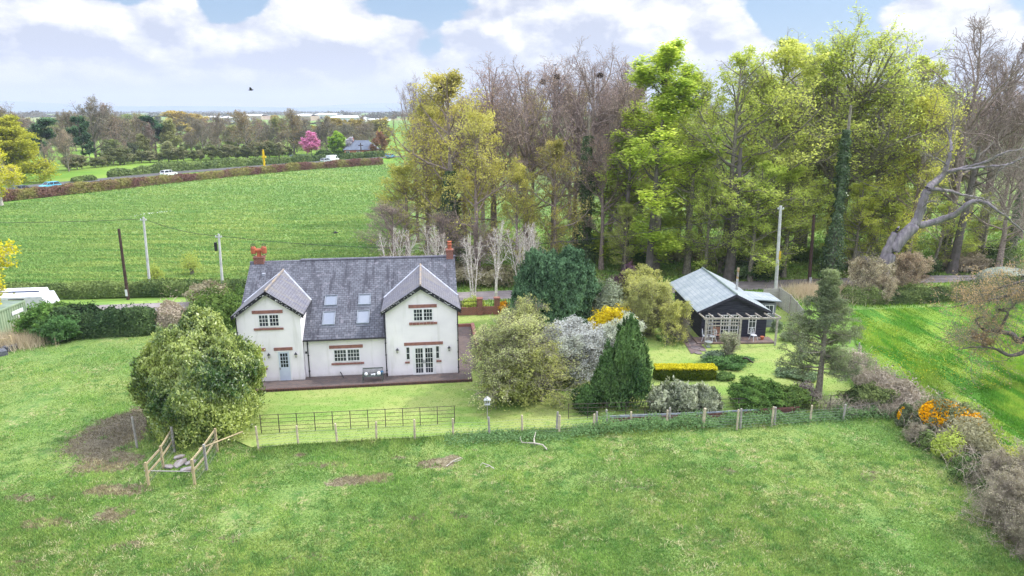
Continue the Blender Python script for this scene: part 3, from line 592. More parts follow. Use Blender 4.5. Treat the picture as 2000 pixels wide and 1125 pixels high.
def stones_row(nm,a0,a1,z0,z1,y):
    b=MB(); n=max(2,int((a1-a0)/.24)); rg=random.Random(int(a0*7)+50)
    for k in range(n): x0=a0+(a1-a0)*k/n; b.box(x0+.006,x0+(a1-a0)/n-.006,y-.06-rg.uniform(0,.02),y+.03,z0+rg.uniform(0,.015),z1-rg.uniform(0,.02))
    b.build(nm,SAND,H)
window(-3.16,-1.73,4.25,5.2,0.,2,3,3); stone('lintel',-3.46,-1.44,5.25,5.49,0.); stones_row('sill',-3.46,-1.44,3.98,4.17,0.)
window(-13.92,-12.48,4.22,5.15,.1,2,3,3); stone('lintel',-14.30,-12.22,5.2,5.43,.1); stones_row('sill',-14.28,-12.25,3.98,4.14,.1)
window(-9.0,-7.1,1.2,2.18,.55,2,4,3); stone('lintel',-9.28,-6.88,2.24,2.47,.55); stones_row('sill',-9.2,-6.85,.97,1.12,.55)
window(-14.6,-13.78,1.25,2.36,.1,1,3,3); stone('lintel',-14.9,-13.62,2.42,2.65,.1); stones_row('sill',-14.8,-13.6,1.02,1.17,.1)
stone('lintel',-3.88,-1.07,2.42,2.64,0.); stone('lintel',-13.05,-11.76,2.42,2.64,.1)
for a in (-3.62,-1.48):
    window(a-.15,a+.15,1.32,2.34,0.,1,1,2,.05); stones_row('sill',a-.25 if a<-2 else a-.1,a+.1 if a<-2 else a+.28,1.05,1.2,0.)
# french doors
fd=MB(); y=0.; fd.box(-3.3,-3.18,y-.06,y+.02,.1,2.38); fd.box(-1.74,-1.62,y-.06,y+.02,.1,2.38); fd.box(-3.18,-1.74,y-.06,y+.02,2.30,2.38); fd.box(-3.18,-1.74,y-.06,y+.02,.10,.14)
fdo=fd.build('french_door_frame',UPVC,H)
for s in (0,1):
    x0=-3.17+s*.71; x1=x0+.70; l=MB(); l.box(x0,x0+.09,y-.075,y,.15,2.29); l.box(x1-.09,x1,y-.075,y,.15,2.29); l.box(x0+.09,x1-.09,y-.075,y,2.19,2.29); l.box(x0+.09,x1-.09,y-.075,y,.15,.28)
    pane_grid(l,x0+.09,x1-.09,.28,2.19,y-.05,3,5,.025); lo=l.build('french_door',UPVC,H)
    MB().box(x0+.09,x1-.09,y-.04,y-.005,.28,2.19).build('pane',GLASS,lo); MB().box((x1-.06 if not s else x0+.03),(x1-.03 if not s else x0+.06),y-.13,y-.08,1.05,1.3).build('handle',BLK,lo)
# front door
y=.1; l=MB(); l.box(-12.86,-12.78,y-.06,y+.02,0.02,2.4); l.box(-12.02,-11.94,y-.06,y+.02,0.02,2.4); l.box(-12.78,-12.02,y-.06,y+.02,2.33,2.4); l.build('door_frame',UPVC,H)
DOORP=mottled('pale_blue_door_paint',L(206,216,234,.95),L(198,208,228,.95),2.,.4)
l=MB(); l.box(-12.77,-12.03,y-.045,y,.04,1.15); l.box(-12.77,-12.66,y-.045,y,1.15,2.32); l.box(-12.14,-12.03,y-.045,y,1.15,2.32); l.box(-12.66,-12.14,y-.045,y,2.2,2.32)
for k in range(5): x=-12.7+k*.14; l.box(x,x+.012,y-.055,y-.045,.15,1.05)
pane_grid(l,-12.66,-12.14,1.15,2.2,y-.03,3,4,.025); dr_=l.build('door',DOORP,H); MB().box(-12.66,-12.14,y-.025,y-.005,1.15,2.2).build('pane',GLASS,dr_)
MB().box(-12.74,-12.71,y-.11,y-.05,1.0,1.16).build('handle',BLK,dr_); 
MB().box(-13.,-11.8,y-.45,y-.02,0.,.1).build('doorstep',mottled('grey_stone',L(170,165,160,.7),L(140,136,134,.7),3.,.9),H)
# wall lamps
LG=mottled('lamp_glass',L(220,220,210,.7),L(200,200,190,.7),3.,.2)
for a,z,y in ((-4.38,2.05,0.),(-.63,2.05,0.),(-13.40,2.05,.1),(-11.54,2.02,.1)):
    l=MB(); l.box(a-.04,a+.04,y-.03,y,z-.12,z+.02); l.tube([(a,y-.02,z-.08),(a,y-.12,z-.16),(a,y-.16,z-.08)],.012,5); l.lathe([(.12,.10),(.10,.14),(.03,.22),(.01,.28)],8,(a,y-.16,z)); l.lathe([(.02,-.12),(.07,-.09),(.07,-.07)],8,(a,y-.16,z))
    lo=l.build('wall_lamp',BLK,H); MB().lathe([(.06,-.07),(.10,.10)],8,(a,y-.16,z)).build('lamp_glass',LG,lo)
# roof windows
for a,b0,b1 in ((-9.33,3.02,3.94),(-6.83,2.98,3.94),(-9.36,1.40,2.56),(-6.87,1.42,2.55)):
    hw_=.43; nz=np.array((0,-.634,1.)); nz/=np.linalg.norm(nz); f=MB(); P0=lambda x,b,o:(x,b+nz[1]*o,RZ(b)+nz[2]*o)
    def rbar(x0,b0_,x1,b1_,w_,h_): f.bar(P0(x0,b0_,.05),P0(x1,b1_,.05),w_,h_)
    b0+=.06;b1-=.05; rbar(a-hw_,b0,a-hw_,b1,.065,.12); rbar(a+hw_,b0,a+hw_,b1,.065,.12); rbar(a-hw_-.04,b0,a+hw_+.04,b0,.10,.1); rbar(a-hw_-.04,b1,a+hw_+.04,b1,.12,.14)
    o=f.build('roof_window',mottled('grey_window_metal',L(160,168,182,.62),L(134,144,160,.62),3.,.5),mr)
    MB().prism([P0(a-hw_+.04,b0+.05,.045),P0(a+hw_-.04,b0+.05,.045),P0(a+hw_-.04,b1-.05,.045),P0(a-hw_+.04,b1-.05,.045)],(0,nz[1]*.02,nz[2]*.02)).build('pane',SKYG,o)
    MB().prism([P0(a-hw_-.1,b0-.22,.008),P0(a+hw_+.1,b0-.22,.008),P0(a+hw_+.1,b0-.05,.008),P0(a-hw_-.1,b0-.05,.008)],(0,nz[1]*.012,nz[2]*.012)).build('flashing',mottled('dull_flashing',L(110,116,130,.55),L(126,132,146,.58),4.,.6),o)
# chimneys
c=MB(); c.box(-.45,.10,7.0,7.65,6.9,7.92); c.box(-.49,.14,6.96,7.69,7.92,8.02); ch=c.build('chimney',BRICK,H)
c=MB(); c.lathe([(.19,8.0),(.16,8.1),(.15,8.35),(.20,8.38),(.20,8.44),(.15,8.47),(.15,8.60),(.19,8.63),(.19,8.68),(.12,8.69)],12,(-.17,7.32,0)); c.build('chimney_pot',TERRA,ch,smooth=False)
c=MB(); c.box(-15.55,-14.78,7.0,7.6,6.8,7.72); c.box(-15.6,-14.73,6.95,7.65,7.72,7.82); ch=c.build('chimney',BRICK,H)
c=MB(); c.lathe([(.2,7.8),(.17,7.9),(.16,8.2),(.2,8.25)],12,(-15.16,7.3,0)); c.tube([(-15.62,7.3,8.32),(-14.7,7.3,8.32)],.15,10)
for s in (-1,1): c.lathe([(.15,-.28),(.21,-.24),(.21,.18),(.17,.22),(.16,.28)],12,(-15.16+s*.40,7.3,8.34))
c.build('chimney_pot',TERRA,ch)
for s in (-1,1):
    g=MB(); x=-15.16+s*.40
    for k in range(6): a=k*pi/3; g.tube([(x+.15*cos(a),7.3+.15*sin(a),8.6),(x+.19*cos(a),7.3+.19*sin(a),8.75),(x,7.3,8.86)],.015,4)
    for k in range(6): a=k*pi/3; g.tube([(x+.15*cos(a),7.3+.15*sin(a),8.08),(x+.17*cos(a),7.3+.17*sin(a),7.95),(x,7.3,7.88)],.015,4)
    g.build('bird_guard',BLK,ch)
# meter box, outlet pipe
MB().box(-10.98,-10.86,.49,.55,1.95,2.1).build('vent_grille',BLK,H)
MB().tube([(-8.6,.5,.42),(-8.45,.3,.25),(-8.3,-.05,.10)],.035,6).build('drain_pipe',BLK,H)
# patio and path: raised paving with brick edge
t_=MB()
def hsheet(name,poly,z0,z1,mat,kind='structure',label=None,cat=None):
    b=MB(); b.prism([(hw(a,bb)[0],hw(a,bb)[1],z0) for a,bb in poly],(0,0,z1-z0)); return b.build(name,mat,kind=kind,label=label,cat=cat)
hsheet('patio',[(-16.2,-1.55),(.95,-1.45),(.95,-.0),(.01,.0),(-16.2,.09)],-.1,.14,PAVE)
hsheet('patio',[(-11.05,.11),(-5.14,.02),(-5.14,.54),(-11.05,.54)],-.1,.137,PAVE)
hsheet('path',[(.02,.01),(.95,.01),(1.72,2.6),(1.72,11.2),(.02,11.2)],-.1,.13,PAVE)
e=MB()
for k in range(150):
    a=-16.2+k*17.15/150; b_=-1.56+.10*k/150; p0=hw(a+.006,b_-.09); p1=hw(a+.105,b_-.09); p2=hw(a+.105,b_+.09); p3=hw(a+.006,b_+.09)
    e.prism([(p[0],p[1],-.05) for p in (p0,p1,p2,p3)],(0,0,.225))
e.build('patio_edging',mottled('dark_edging_brick',L(124,92,84,.6),L(96,78,78,.6),6.,.9),kind='structure')
w_=MB()
def lwall(b,p,q,h,wd=.24): p=hw(*p);q=hw(*q); b.bar((p[0],p[1],h/2),(q[0],q[1],h/2),wd,h)
lwall(w_,(1.85,2.6),(1.85,11.1),.42); lwall(w_,(.1,11.2),(1.73,11.2),.36)
wl=w_.build('garden_wall',BRICK,label='low red brick wall edging the paved path right of the white house',cat='wall')
w_=MB(); lwall(w_,(1.85,2.6),(1.85,11.1),.06,.30); 
for v in range(len(w_.v)): w_.v[v]=(w_.v[v][0],w_.v[v][1],w_.v[v][2]+.42)
w_.build('coping',SAND,wl)
# bench with ornaments
BN=mottled('weathered_green_bench',L(92,108,108,.6),L(120,124,118,.6),6.,.8)
def bench_at(a,b,z=.14):
    x,y=hw(a,b); e_=empty('bench',(x,y,z),YA,'slatted garden bench on the patio below the middle wall window','bench')
    s=MB(); [s.box(-.68,.68,-.24+k*.09,-.17+k*.09,.42,.445) for k in range(5)]; s.build('seat',BN,e_)
    s=MB(); s.box(-.70,.70,.22,.26,.86,.93); s.box(-.70,.70,.22,.25,.5,.55); [s.box(-.62+k*.085,-.585+k*.085,.225,.245,.55,.86) for k in range(15)]; s.build('backrest',BN,e_)
    for sx in (-1,1):
        for yy,hh in ((-.22,.64),(.24,.93)): MB().box(sx*.69-.025,sx*.69+.025,yy-.025,yy+.025,0,hh).build('leg',BN,e_)
        MB().box(sx*.69-.03,sx*.69+.03,-.27,.24,.64,.67).build('armrest',BN,e_)
bench_at(-6.15,-.85)
WH=mottled('white_glaze',L(236,238,244,.9),L(214,220,230,.9),3.,.3)
for (a,r_,lb_) in ((-6.62,.13,'white round lantern ball at the left end of the patio bench'),(-5.72,.15,'white round pot at the right end of the patio bench')):
    x,y=hw(a,-.9); MB().lathe([(r_*.5,0),(r_*.95,r_*.4),(r_,r_),(r_*.8,r_*1.6),(r_*.35,r_*1.9)],12).build('ornament',WH,loc=(x,y,.587),smooth=True,label=lb_,cat='ornament')
x,y=hw(-6.05,-.92); o=MB(); o.lathe([(.06,0),(.09,.05),(.1,.12),(.04,.14)],8,(0,0,0)); o.lathe([(.05,0),(.08,.04),(.08,.1)],8,(-.16,0,0)); o.build('ornament',WH,loc=(x,y,.587),label='small white pots in the middle of the patio bench',cat='ornament')
x,y=hw(-5.5,-.84); MB().lathe([(.05,0),(.1,.1),(.12,.25),(.07,.3)],8).build('ornament',mottled('blue_glaze',L(60,120,170,.7),L(50,90,130,.7),3.,.3),loc=(x,y,.587),label='small blue pot beside the white one on the patio bench',cat='ornament')
# brick boundary wall with iron railings beside the lane
e_=empty('boundary_wall',(-2.,63.,0),radians(7),'low red brick wall with iron railings beside the lane','wall')
MB().box(-4.5,5.5,-.12,.12,-.05,.75).build('wall',BRICK,e_)
for x in (-4.4,-1.1,.55,5.3): MB().box(x-.25,x+.25,-.25,.25,-.05,1.55).box(x-.3,x+.3,-.3,.3,1.55,1.65).build('pier',BRICK,e_)
r_=MB(); [r_.tube([(-4.1+k*.16,0,.75),(-4.1+k*.16,0,1.4)],.014,4) for k in range(58)]; r_.bar((-4.2,0,1.3),(5.2,0,1.3),.03,.03); r_.build('railing',BLK,e_)
#@@SHED
# ================================================================ SHED (summer house) and pergola
SX,SY=gp(1494,660); SA=radians(1.)
def sw(a,b): return (SX+a*cos(SA)-b*sin(SA),SY+a*sin(SA)+b*cos(SA))
S=empty('summer_house',(SX,SY,0),SA,'black weatherboarded summer house with pale grey roof beside the tall pole','shed')
def boards(name,c1,c2,gap,bh=.16):
    m,t=newmat(name); uv=t.n('TexCoord').outputs['UV']; sy=t.n('SeparateXYZ',uv).outputs[1]; fr=t.m('FRACT',t.m('DIVIDE',sy,bh)); n=t.noise(t.n('Mapping',uv,i={3:(.6,6,1)}).outputs[0],2.,5)
    c=t.mix(t.ss(n,.35,.7),c1,c2); c=t.mix(t.ss(fr,.12,.02),c,gap); outp(t,princ(t,c,.75,0,.3,bump(t,fr,.6,.03))); return m
BB=boards('black_weatherboard',L(52,54,72,.7),L(78,80,98,.7),L(14,14,20)); GB=boards('grey_weatherboard',L(150,156,166,.7),L(176,180,188,.7),L(90,92,98,.6))
m,t=newmat('pale_felt_roof'); uv=t.n('TexCoord').outputs['UV']; sy=t.n('SeparateXYZ',uv).outputs[1]; fr=t.m('FRACT',t.m('DIVIDE',sy,.33)); c=t.mix(t.ss(t.noise(uv,.8,6,.65),.35,.7),L(164,176,184,.66),L(186,194,200,.7)); c=t.mix(t.m('MULTIPLY',t.ss(fr,.16,.03),.55),c,L(104,124,140,.6)); c=t.mix(t.m('MULTIPLY',t.ss(t.noise(uv,3.,5),.56,.7),.5),c,L(132,150,138,.6))
outp(t,princ(t,c,.7,0,.3,bump(t,fr,.4,.02))); FELT=m
W5=MB().prism([(-5.6,0,-.02),(0,0,-.02),(0,0,2.5),(-2.95,0,3.75),(-5.6,0,2.5)],(0,9.2,0)); W5.build('wall',BB,S)
zr=4.02;rx=-2.93;rb=MB()
for e in (-6.15,.2): rb.prism([(e,-.45,2.50),(rx,-.45,zr),(rx,9.6,zr),(e,9.6,2.50)],(0,0,-.09))
ro=rb.build('roof',FELT,S); MB().tube([(rx,-.47,zr+.0),(rx,9.62,zr+.0)],.10,6).build('ridge_cap',mottled('ridge_cap_grey_green',L(140,156,150,.7),L(120,136,132,.7),3.,.8),ro)
b=MB()
for e in (-6.15,.2): b.prism([(e,-.48,2.50),(rx,-.48,zr),(rx,-.48,zr-.24),(e,-.48,2.27)],(0,.03,0))
b.build('bargeboard',mottled('weathered_dark_wood',L(84,84,98,.6),L(60,60,72,.6),5.,.8),ro)
# stove pipe
MB().tube([(-1.42,3.9,3.1),(-1.42,3.9,4.3)],.10,10).build('stove_pipe',mottled('galvanised',L(190,190,190,.8),L(150,150,150,.8),6.,.5),ro)
MB().tube([(-1.42,3.9,4.3),(-1.42,3.9,5.0)],.09,10).tube([(-1.42,3.9,5.02),(-1.42,3.9,5.3)],.105,10).build('flue',mottled('rusty_flue',L(190,150,80,.7),L(150,150,150,.8),4.,.6),ro)
MB().prism([(-1.8,3.5,3.32),(-1.1,3.5,3.0),(-1.1,4.3,3.0),(-1.8,4.3,3.32)],(0,0,.04)).build('flashing',BLK,ro)
# lean-to
MB().box(.02,1.95,3.0,5.2,-.02,2.25).build('wall',GB,S)
MB().prism([(-.9,2.6,2.72),(2.25,2.6,2.45),(2.25,5.5,2.45),(-.9,5.5,2.72)],(0,0,.09)).build('roof',FELT,S)
WD=mottled('weathered_pergola_wood',L(190,184,176,.85),L(156,150,142,.82),5.,.9,bs=.2)
def frame(a0,a1,z0,z1,y,nx,nz,fr=.06,par=S,mat=None,pm=None,nm='window'):
    f=MB(); f.box(a0,a1,y-.05,y+.01,z0,z0+fr); f.box(a0,a1,y-.05,y+.01,z1-fr,z1); f.box(a0,a0+fr,y-.05,y+.01,z0+fr,z1-fr); f.box(a1-fr,a1,y-.05,y+.01,z0+fr,z1-fr); pane_grid(f,a0+fr,a1-fr,z0+fr,z1-fr,y-.03,nx,nz,.03)
    o=f.build(nm,mat or UPVC,par); MB().box(a0+fr,a1-fr,y-.02,y-.004,z0+fr,z1-fr).build('pane',pm or GLASS,o); return o
frame(.95,1.75,1.25,2.1,3.0,2,1); frame(.2,.7,1.35,2.1,3.0,1,2)
frame(-3.95,-3.2,.12,2.1,0,3,6,nm='glazed_door'); frame(-3.15,-2.4,.12,2.1,0,3,6,nm='glazed_door'); frame(-5.28,-4.65,.3,2.1,0,2,5)
CUR=mottled('orange_curtain',L(230,140,70,.8),L(200,150,110,.8),3.,.8)
wn=frame(-1.55,-.9,.4,2.05,0,2,3); MB().box(-1.49,-1.10,-.018,-.0035,.95,1.98).build('curtain',CUR,wn)
hs=MB(); hs.prism([(hx,hy,-.05) for hx,hy in (sw(-6.3,-1.6),sw(.3,-1.5),sw(.3,-.02),sw(-6.3,-.02))],(0,0,.17)); hs.build('terrace',mottled('terrace_stone',L(150,128,118,.62),L(120,108,108,.62),1.6,.9,bs=.3),kind='structure')
pp=MB()
for k,(x,y) in enumerate([(1335,655),(1341,664),(1350,672),(1358,680),(1372,684),(1330,646),(1364,690)]):
    cx,cy=gp(x,y); rr=.42+.12*sin(k*3); pp.prism([(cx+rr*cos(a)*(1+.2*sin(3*a+k)),cy+rr*sin(a),.0) for a in np.linspace(0,2*pi,7)[:-1]],(0,0,.06))
pp.build('paving',mottled('garden_slabs',L(150,138,136,.6),L(128,118,122,.6),2.,.9),kind='structure')
sheet('garden_path',[gp(1318,640),gp(1330,636),gp(1378,682),gp(1350,692)],.045,mottled('garden_path_earth',L(140,122,120,.6),L(112,100,98,.6),2.,.9))
# pergola: a thing of its own in front of the wall
G=empty('pergola',(SX,SY,0),SA,'weathered timber pergola with rafters and trellis in front of the summer house','pergola')
pb=-1.9
for a in (-5.75,-2.92,.12): MB().box(a-.07,a+.07,pb-.07,pb+.07,0,2.28).build('post',WD,G)
MB().box(-6.0,.4,pb-.05,pb+.05,2.28,2.42).build('beam',WD,G); MB().box(-5.68,-2.99,pb-.03,pb+.03,1.72,1.80).build('rail',WD,G)
MB().box(-5.68,-2.99,pb-.03,pb+.03,2.02,2.09).build('rail',WD,G)
for k in range(9): a=-6.0+k*.79; MB().bar((a,-.5,2.36),(a,pb-.15,2.46),.06,.12).build('rafter',WD,G)
for x0,x1,z0,z1 in ((-5.6,-5.0,.5,1.72),):
    tr=MB(); [tr.box(x0+k*.2-.015,x0+k*.2+.015,pb-.02,pb+.02,z0,z1+.5) for k in range(4)]; [tr.box(x0,x1,pb-.028,pb-.012,z0+k*.3,z0+k*.3+.03) for k in range(6)]; tr.build('trellis',WD,G)
tr=MB(); [tr.box(-4.6+k*.3-.012,-4.6+k*.3+.012,pb-.02,pb+.02,1.8,2.28) for k in range(6)]; tr.build('trellis',WD,G)
def chair(name,x,y,rz,mat,label,wood=False):
    e_=empty(name,(x,y,.12),rz,label,'chair')
    s=MB()
    if wood: [s.box(-.3,.3,-.25+k*.1,-.18+k*.1,.42,.45) for k in range(5)]
    else: s.lathe([(.24,.42),(.26,.44),(.25,.46)],12)
    s.build('seat',mat,e_); s=MB()
    if wood: [s.box(-.3,.3,.26,.29,.5+k*.12,.58+k*.12) for k in range(5)]; s.box(-.3,-.26,.24,.28,.42,1.1); s.box(.26,.3,.24,.28,.42,1.1)
    else:
        s.tube([(-.2,.2,.45),(-.22,.26,.8),(-.12,.28,1.0),(.12,.28,1.0),(.22,.26,.8),(.2,.2,.45)],.022,6)
        for k in range(3): s.tube([(-.2,.24,.6+k*.13),(0,.27,.66+k*.13),(.2,.24,.6+k*.13)],.018,5)
        s.tube([(0,.2,.45),(0,.27,.98)],.02,5)
    s.build('backrest',mat,e_)
    for sx in (-1,1):
        for sy in (-1,1): MB().tube([(sx*.17,sy*.17,.43),(sx*.22,sy*.2,.2),(sx*.26,sy*.26,0)],.022,5).build('leg',mat,e_)
    return e_
WCH=mottled('white_cast_metal',L(226,230,238,.9),L(206,210,220,.9),5.,.5); TEAK=mottled('pinkish_teak',L(196,150,130,.75),L(168,126,110,.75),5.,.8)
x,y=sw(-1.35,-.9); chair('garden_chair',x,y,.5,WCH,'ornate white metal chair on the terrace right of the pergola middle post')
x,y=sw(-4.45,-.75); chair('garden_chair',x,y,-.1,TEAK,'slatted pink-brown wooden chair beside the glazed doors under the pergola',True)
x,y=sw(-5.5,-1.0); chair('garden_chair',x,y,1.2,WCH,'white metal chair behind the left pergola post')
x,y=sw(-4.95,-1.15); chair('garden_chair',x,y,-1.,WCH,'white metal chair between the left pergola post and the wooden chair')
x,y=sw(-5.6,-2.3); MB().lathe([(.18,0),(.2,.05),(.12,.12),(.12,.3),(.3,.42),(.32,.5),(.2,.48)],12).build('stone_urn',mottled('pale_stone',L(190,196,196,.7),L(160,166,160,.7),4.,.9),loc=(x,y,0),label='pale stone urn at the foot of the left pergola post',cat='urn')
x,y=sw(-3.6,-1.2); MB().box(-.45,.45,-.15,.15,0,.16).box(-.45,.45,-.15,-.10,.16,.2).build('doorstep',WD,loc=(x,y,.12),label='low wooden step before the glazed doors of the summer house',cat='step')
x,y=sw(-.55,-.75); MB().lathe([(.12,0),(.17,.25),(.19,.27),(.15,.28)],10).build('plant_pot',TERRA,loc=(x,y,.12),label='terracotta pot on the terrace near the white metal chair',cat='pot')
# closeboard fence
fp=[gp(1515,598),gp(1524,618),gp(1541,632),gp(1557,641)]
fp=[(26.6,65.6),(26.7,63.0),(26.4,60.8),(26.05,58.4)]; FB=boards('fence_boards',L(196,194,188,.9),L(172,168,164,.9),L(120,118,114,.7),.14)
e_=empty('panel_fence',(fp[0][0],fp[0][1],0),0,'grey closeboard panel fence running back from the summer house','fence'); ox,oy=fp[0]
for i in range(3):
    (x0,y0),(x1,y1)=fp[i],fp[i+1]; h0,h1=(1.95,1.85,1.8)[i],(1.85,1.8,1.7)[i]
    b=MB(); n=11
    for k in range(n):
        f0,f1=k/n,(k+.94)/n; hh=h0+(h1-h0)*f0; o_=.015 if k%2 else 0
        b.prism([(x0-ox+(x1-x0)*f0+o_,y0-oy+(y1-y0)*f0,0),(x0-ox+(x1-x0)*f1+o_,y0-oy+(y1-y0)*f1,0),(x0-ox+(x1-x0)*f1+o_,y0-oy+(y1-y0)*f1,hh),(x0-ox+(x1-x0)*f0+o_,y0-oy+(y1-y0)*f0,hh)],(.03,0,0))
    b.build('fence_panel',FB,e_); MB().box(x0-ox-.06,x0-ox+.06,y0-oy-.06,y0-oy+.06,0,h0+.08).build('post',WD,e_)
MB().bar((26.6-ox,65.6-oy,.95),(24.9-ox,65.3-oy,.95),.04,1.9).build('fence_panel',FB,e_)
#@@FENCES
# ================================================================ FENCES, POLES, SMALL THINGS
IRON=mottled('rusty_iron',L(78,72,74,.6),L(104,90,82,.6),6.,.7); WIRE=mottled('galvanised_wire',L(150,154,156,.7),L(120,124,126,.7),6.,.5)
POST=mottled('weathered_post',L(206,194,168,.9),L(170,158,140,.9),4.,.9,bs=.3); POSTG=mottled('grey_post',L(180,176,172,.85),L(148,144,142,.85),4.,.9,bs=.3); NEWW=mottled('new_rail_wood',L(206,190,150,.8),L(178,160,128,.8),3.,.8)
def estate_fence(pts,label,h=1.18,rails=5):
    ox,oy=pts[0]; e_=empty('estate_fence',(ox,oy,0),0,label,'fence')
    for k,(x,y) in enumerate(pts): MB().box(x-ox-.02,x-ox+.02,y-oy-.02,y-oy+.02,0,h+.03).build('post',IRON,e_)
    for j in range(rails):
        z=h-j*(h-.18)/(rails-1); MB().tube([(x-ox,y-oy,z) for x,y in pts],.014 if j else .018,4).build('rail',IRON,e_)
a=gp(511,846);b=gp(888,827); estate_fence([(a[0]+(b[0]-a[0])*k/11,a[1]+(b[1]-a[1])*k/11) for k in range(12)],'thin iron estate fence crossing the lawn in front of the white house')
a=gp(1110,818);b=gp(1725,797); estate_fence([(a[0]+(b[0]-a[0])*k/17,a[1]+(b[1]-a[1])*k/17) for k in range(18)],'thin iron estate fence behind the red rails and garden bushes',1.0,4)
# post and wire
wpx=[(505,877.6,832),(582.5,866,831),(658.4,864,827),(735,857,824),(810,857,819),(885,850,817),(955.6,849,814),(1020,842,811),(1092,845,811),(1159,838,808),(1232,832,804),(1301.6,831,801),(1373,834,797),(1439,838,800),(1507,832,794),(1582,824,791),(1647,820,790),(1717,808,782)]
wp_=[]
for x,yb,yt in wpx:
    X,Y=gp(x,yb); wp_.append((X,Y,max(.95,at(x,yt,Y)[2])))
ox,oy=wp_[0][:2]; e_=empty('wire_fence',(ox,oy,0),0,'wooden post and wire fence between the paddock and the garden','fence'); rg=random.Random(4)
def post(x,y,h,r,mat,par,tx=0.,ty=0.): MB().tube([(x,y,-.1),(x+tx*.5,y+ty*.5,h*.5),(x+tx,y+ty,h-.02),(x+tx,y+ty,h)],[r,r*.97,r*.92,r*.7],8).build('post',mat,par)
for i,(x,y,h) in enumerate(wp_): post(x-ox,y-oy,h,.065 if i!=12 else .1,POST if i not in(6,16) else POSTG,e_,rg.uniform(-.04,.04),rg.uniform(-.03,.03))
for z in (.12,.3,.48,.66,.84): MB().tube([(x-ox,y-oy-.07,min(z,h-.05)+rg.uniform(-.015,.015)) for x,y,h in wp_],.006,3).build('wire',WIRE,e_)
for x,yb,yt,lb in ((1087,841,804,'second grey post close behind the wire fence under the apple tree'),(1165,834,804,'slim post leaning by the wire fence left of the dark cypress'),(1186,826,804,'short post at the left end of the red and grey rails'),(1308,822,799,'slim post behind the wire fence at the laurel bushes'),(1446,836,798,'leaning pale post paired with the fence post right of the laurel bushes'),(1513,830,795,'spare post beside the wire fence in front of the round bush'),(268,873,814,'grey post standing at the left edge of the big laurel')):
    X,Y=gp(x,yb); post(0,0,max(.9,at(x,yt,Y)[2]),.07,POSTG,None,rg.uniform(-.08,.08),0); o=D.objects[-1]
    o=[q for q in COL.objects if q.name.startswith('post') and q.parent is None][-1]; o.name='fence_post'; o.location=(X*K,Y*K,0); tag(o,lb,'post')
# red and grey rails lying along the fence
RED=mottled('rusty_red_rail',L(150,104,96,.7),L(120,88,84,.7),3.,.8); GRY=mottled('blue_grey_rail',L(176,184,198,.8),L(140,148,162,.8),3.,.5)
def rail(p,q,z,mat,label,h=.12,dy=0):
    a=gp(*p);b=gp(*q); MB().bar((0,0,0),(b[0]-a[0],b[1]-a[1],0),.05,h).build('barrier_rail',mat,loc=(a[0],a[1]+dy,z),label=label,cat='rail')
rail((1190,826),(1375,818),.42,GRY,'long blue-grey metal rail along the foot of the wire fence under the laurels'); rail((1190,826),(1560,808),.26,RED,'upper long rusty red rail along the foot of the garden fence',.11); rail((1190,826),(1560,808),.10,RED,'lowest rusty red rail lying in the grass under the garden fence',.11,.03)
rail((1376,818),(1480,812),.42,GRY,'shorter grey rail continuing behind the leaning fence post',.09); rail((1482,813),(1560,808),.43,RED,'short red rail raised behind the round bush',.14)
# pen of rails by the laurel
def railfence(posts,label,rails,name='rail_fence'):
    P=[]; 
    for x,yb,yt in posts: X,Y=gp(x,yb); P.append((X,Y,at(x,yt,Y)[2]))
    ox,oy=P[0][:2]; e_=empty(name,(ox,oy,0),0,label,'fence')
    for x,y,h in P: MB().box(x-ox-.055,x-ox+.055,y-oy-.055,y-oy+.055,-.1,h).build('post',NEWW if h<1.5 else POSTG,e_)
    for f in rails:
        for (x0,y0,h0),(x1,y1,h1) in zip(P[:-1],P[1:]): MB().bar((x0-ox-.07,y0-oy-.05,h0*f),(x1-ox-.07,y1-oy+.05,h1*f),.04,.12).build('rail',NEWW,e_)
    for z in (.15,.4,.6,.8,1.): MB().tube([(x-ox+.07,y-oy,min(z*h,h-.02)) for x,y,h in P],.006,3).build('wire',WIRE,e_)
    w_=MB()
    for (x0,y0,h0),(x1,y1,h1) in zip(P[:-1],P[1:]):
        for k in range(12): f=k/12; w_.tube([(x0-ox+(x1-x0)*f+.07,y0-oy+(y1-y0)*f,.05),(x0-ox+(x1-x0)*f+.07,y0-oy+(y1-y0)*f,h0+(h1-h0)*f)],.005,3)
    w_.build('wire_mesh',WIRE,e_)
railfence([(290.5,947,903),(319,912,871),(341,881,834)],'left rail fence of the small pen in front of the big laurel',(.84,.42))
railfence([(380.6,945,897),(404,918,868),(425,881,837)],'right rail fence of the small pen in front of the big laurel',(.9,.48))
a=gp(292,930);b=gp(381,930); MB().tube([(0,0,.55),(b[0]-a[0],b[1]-a[1],.5)],.03,6).build('pen_bar',POSTG,loc=(a[0],a[1]-.4,0),label='thin grey bar closing the front of the small pen',cat='bar')
a=at(388,877,34.6);b=at(474,843,36.2); MB().tube([a,tuple((a[i]+b[i])/2 for i in range(3)),b],[.05,.045,.04],7).build('loose_pole',NEWW,label='long pale pole resting slanted on the right pen fence',cat='pole')
rg=random.Random(8); 
lbl=['flat pale concrete slab lying inside the small pen','cracked grey slab near the middle of the pen','small pinkish slab at the left of the pen','thin slab against the right pen fence','broken slab at the back of the pen']
SLB=mottled('broken_slab',L(170,166,170,.7),L(140,128,124,.7),3.,.9)
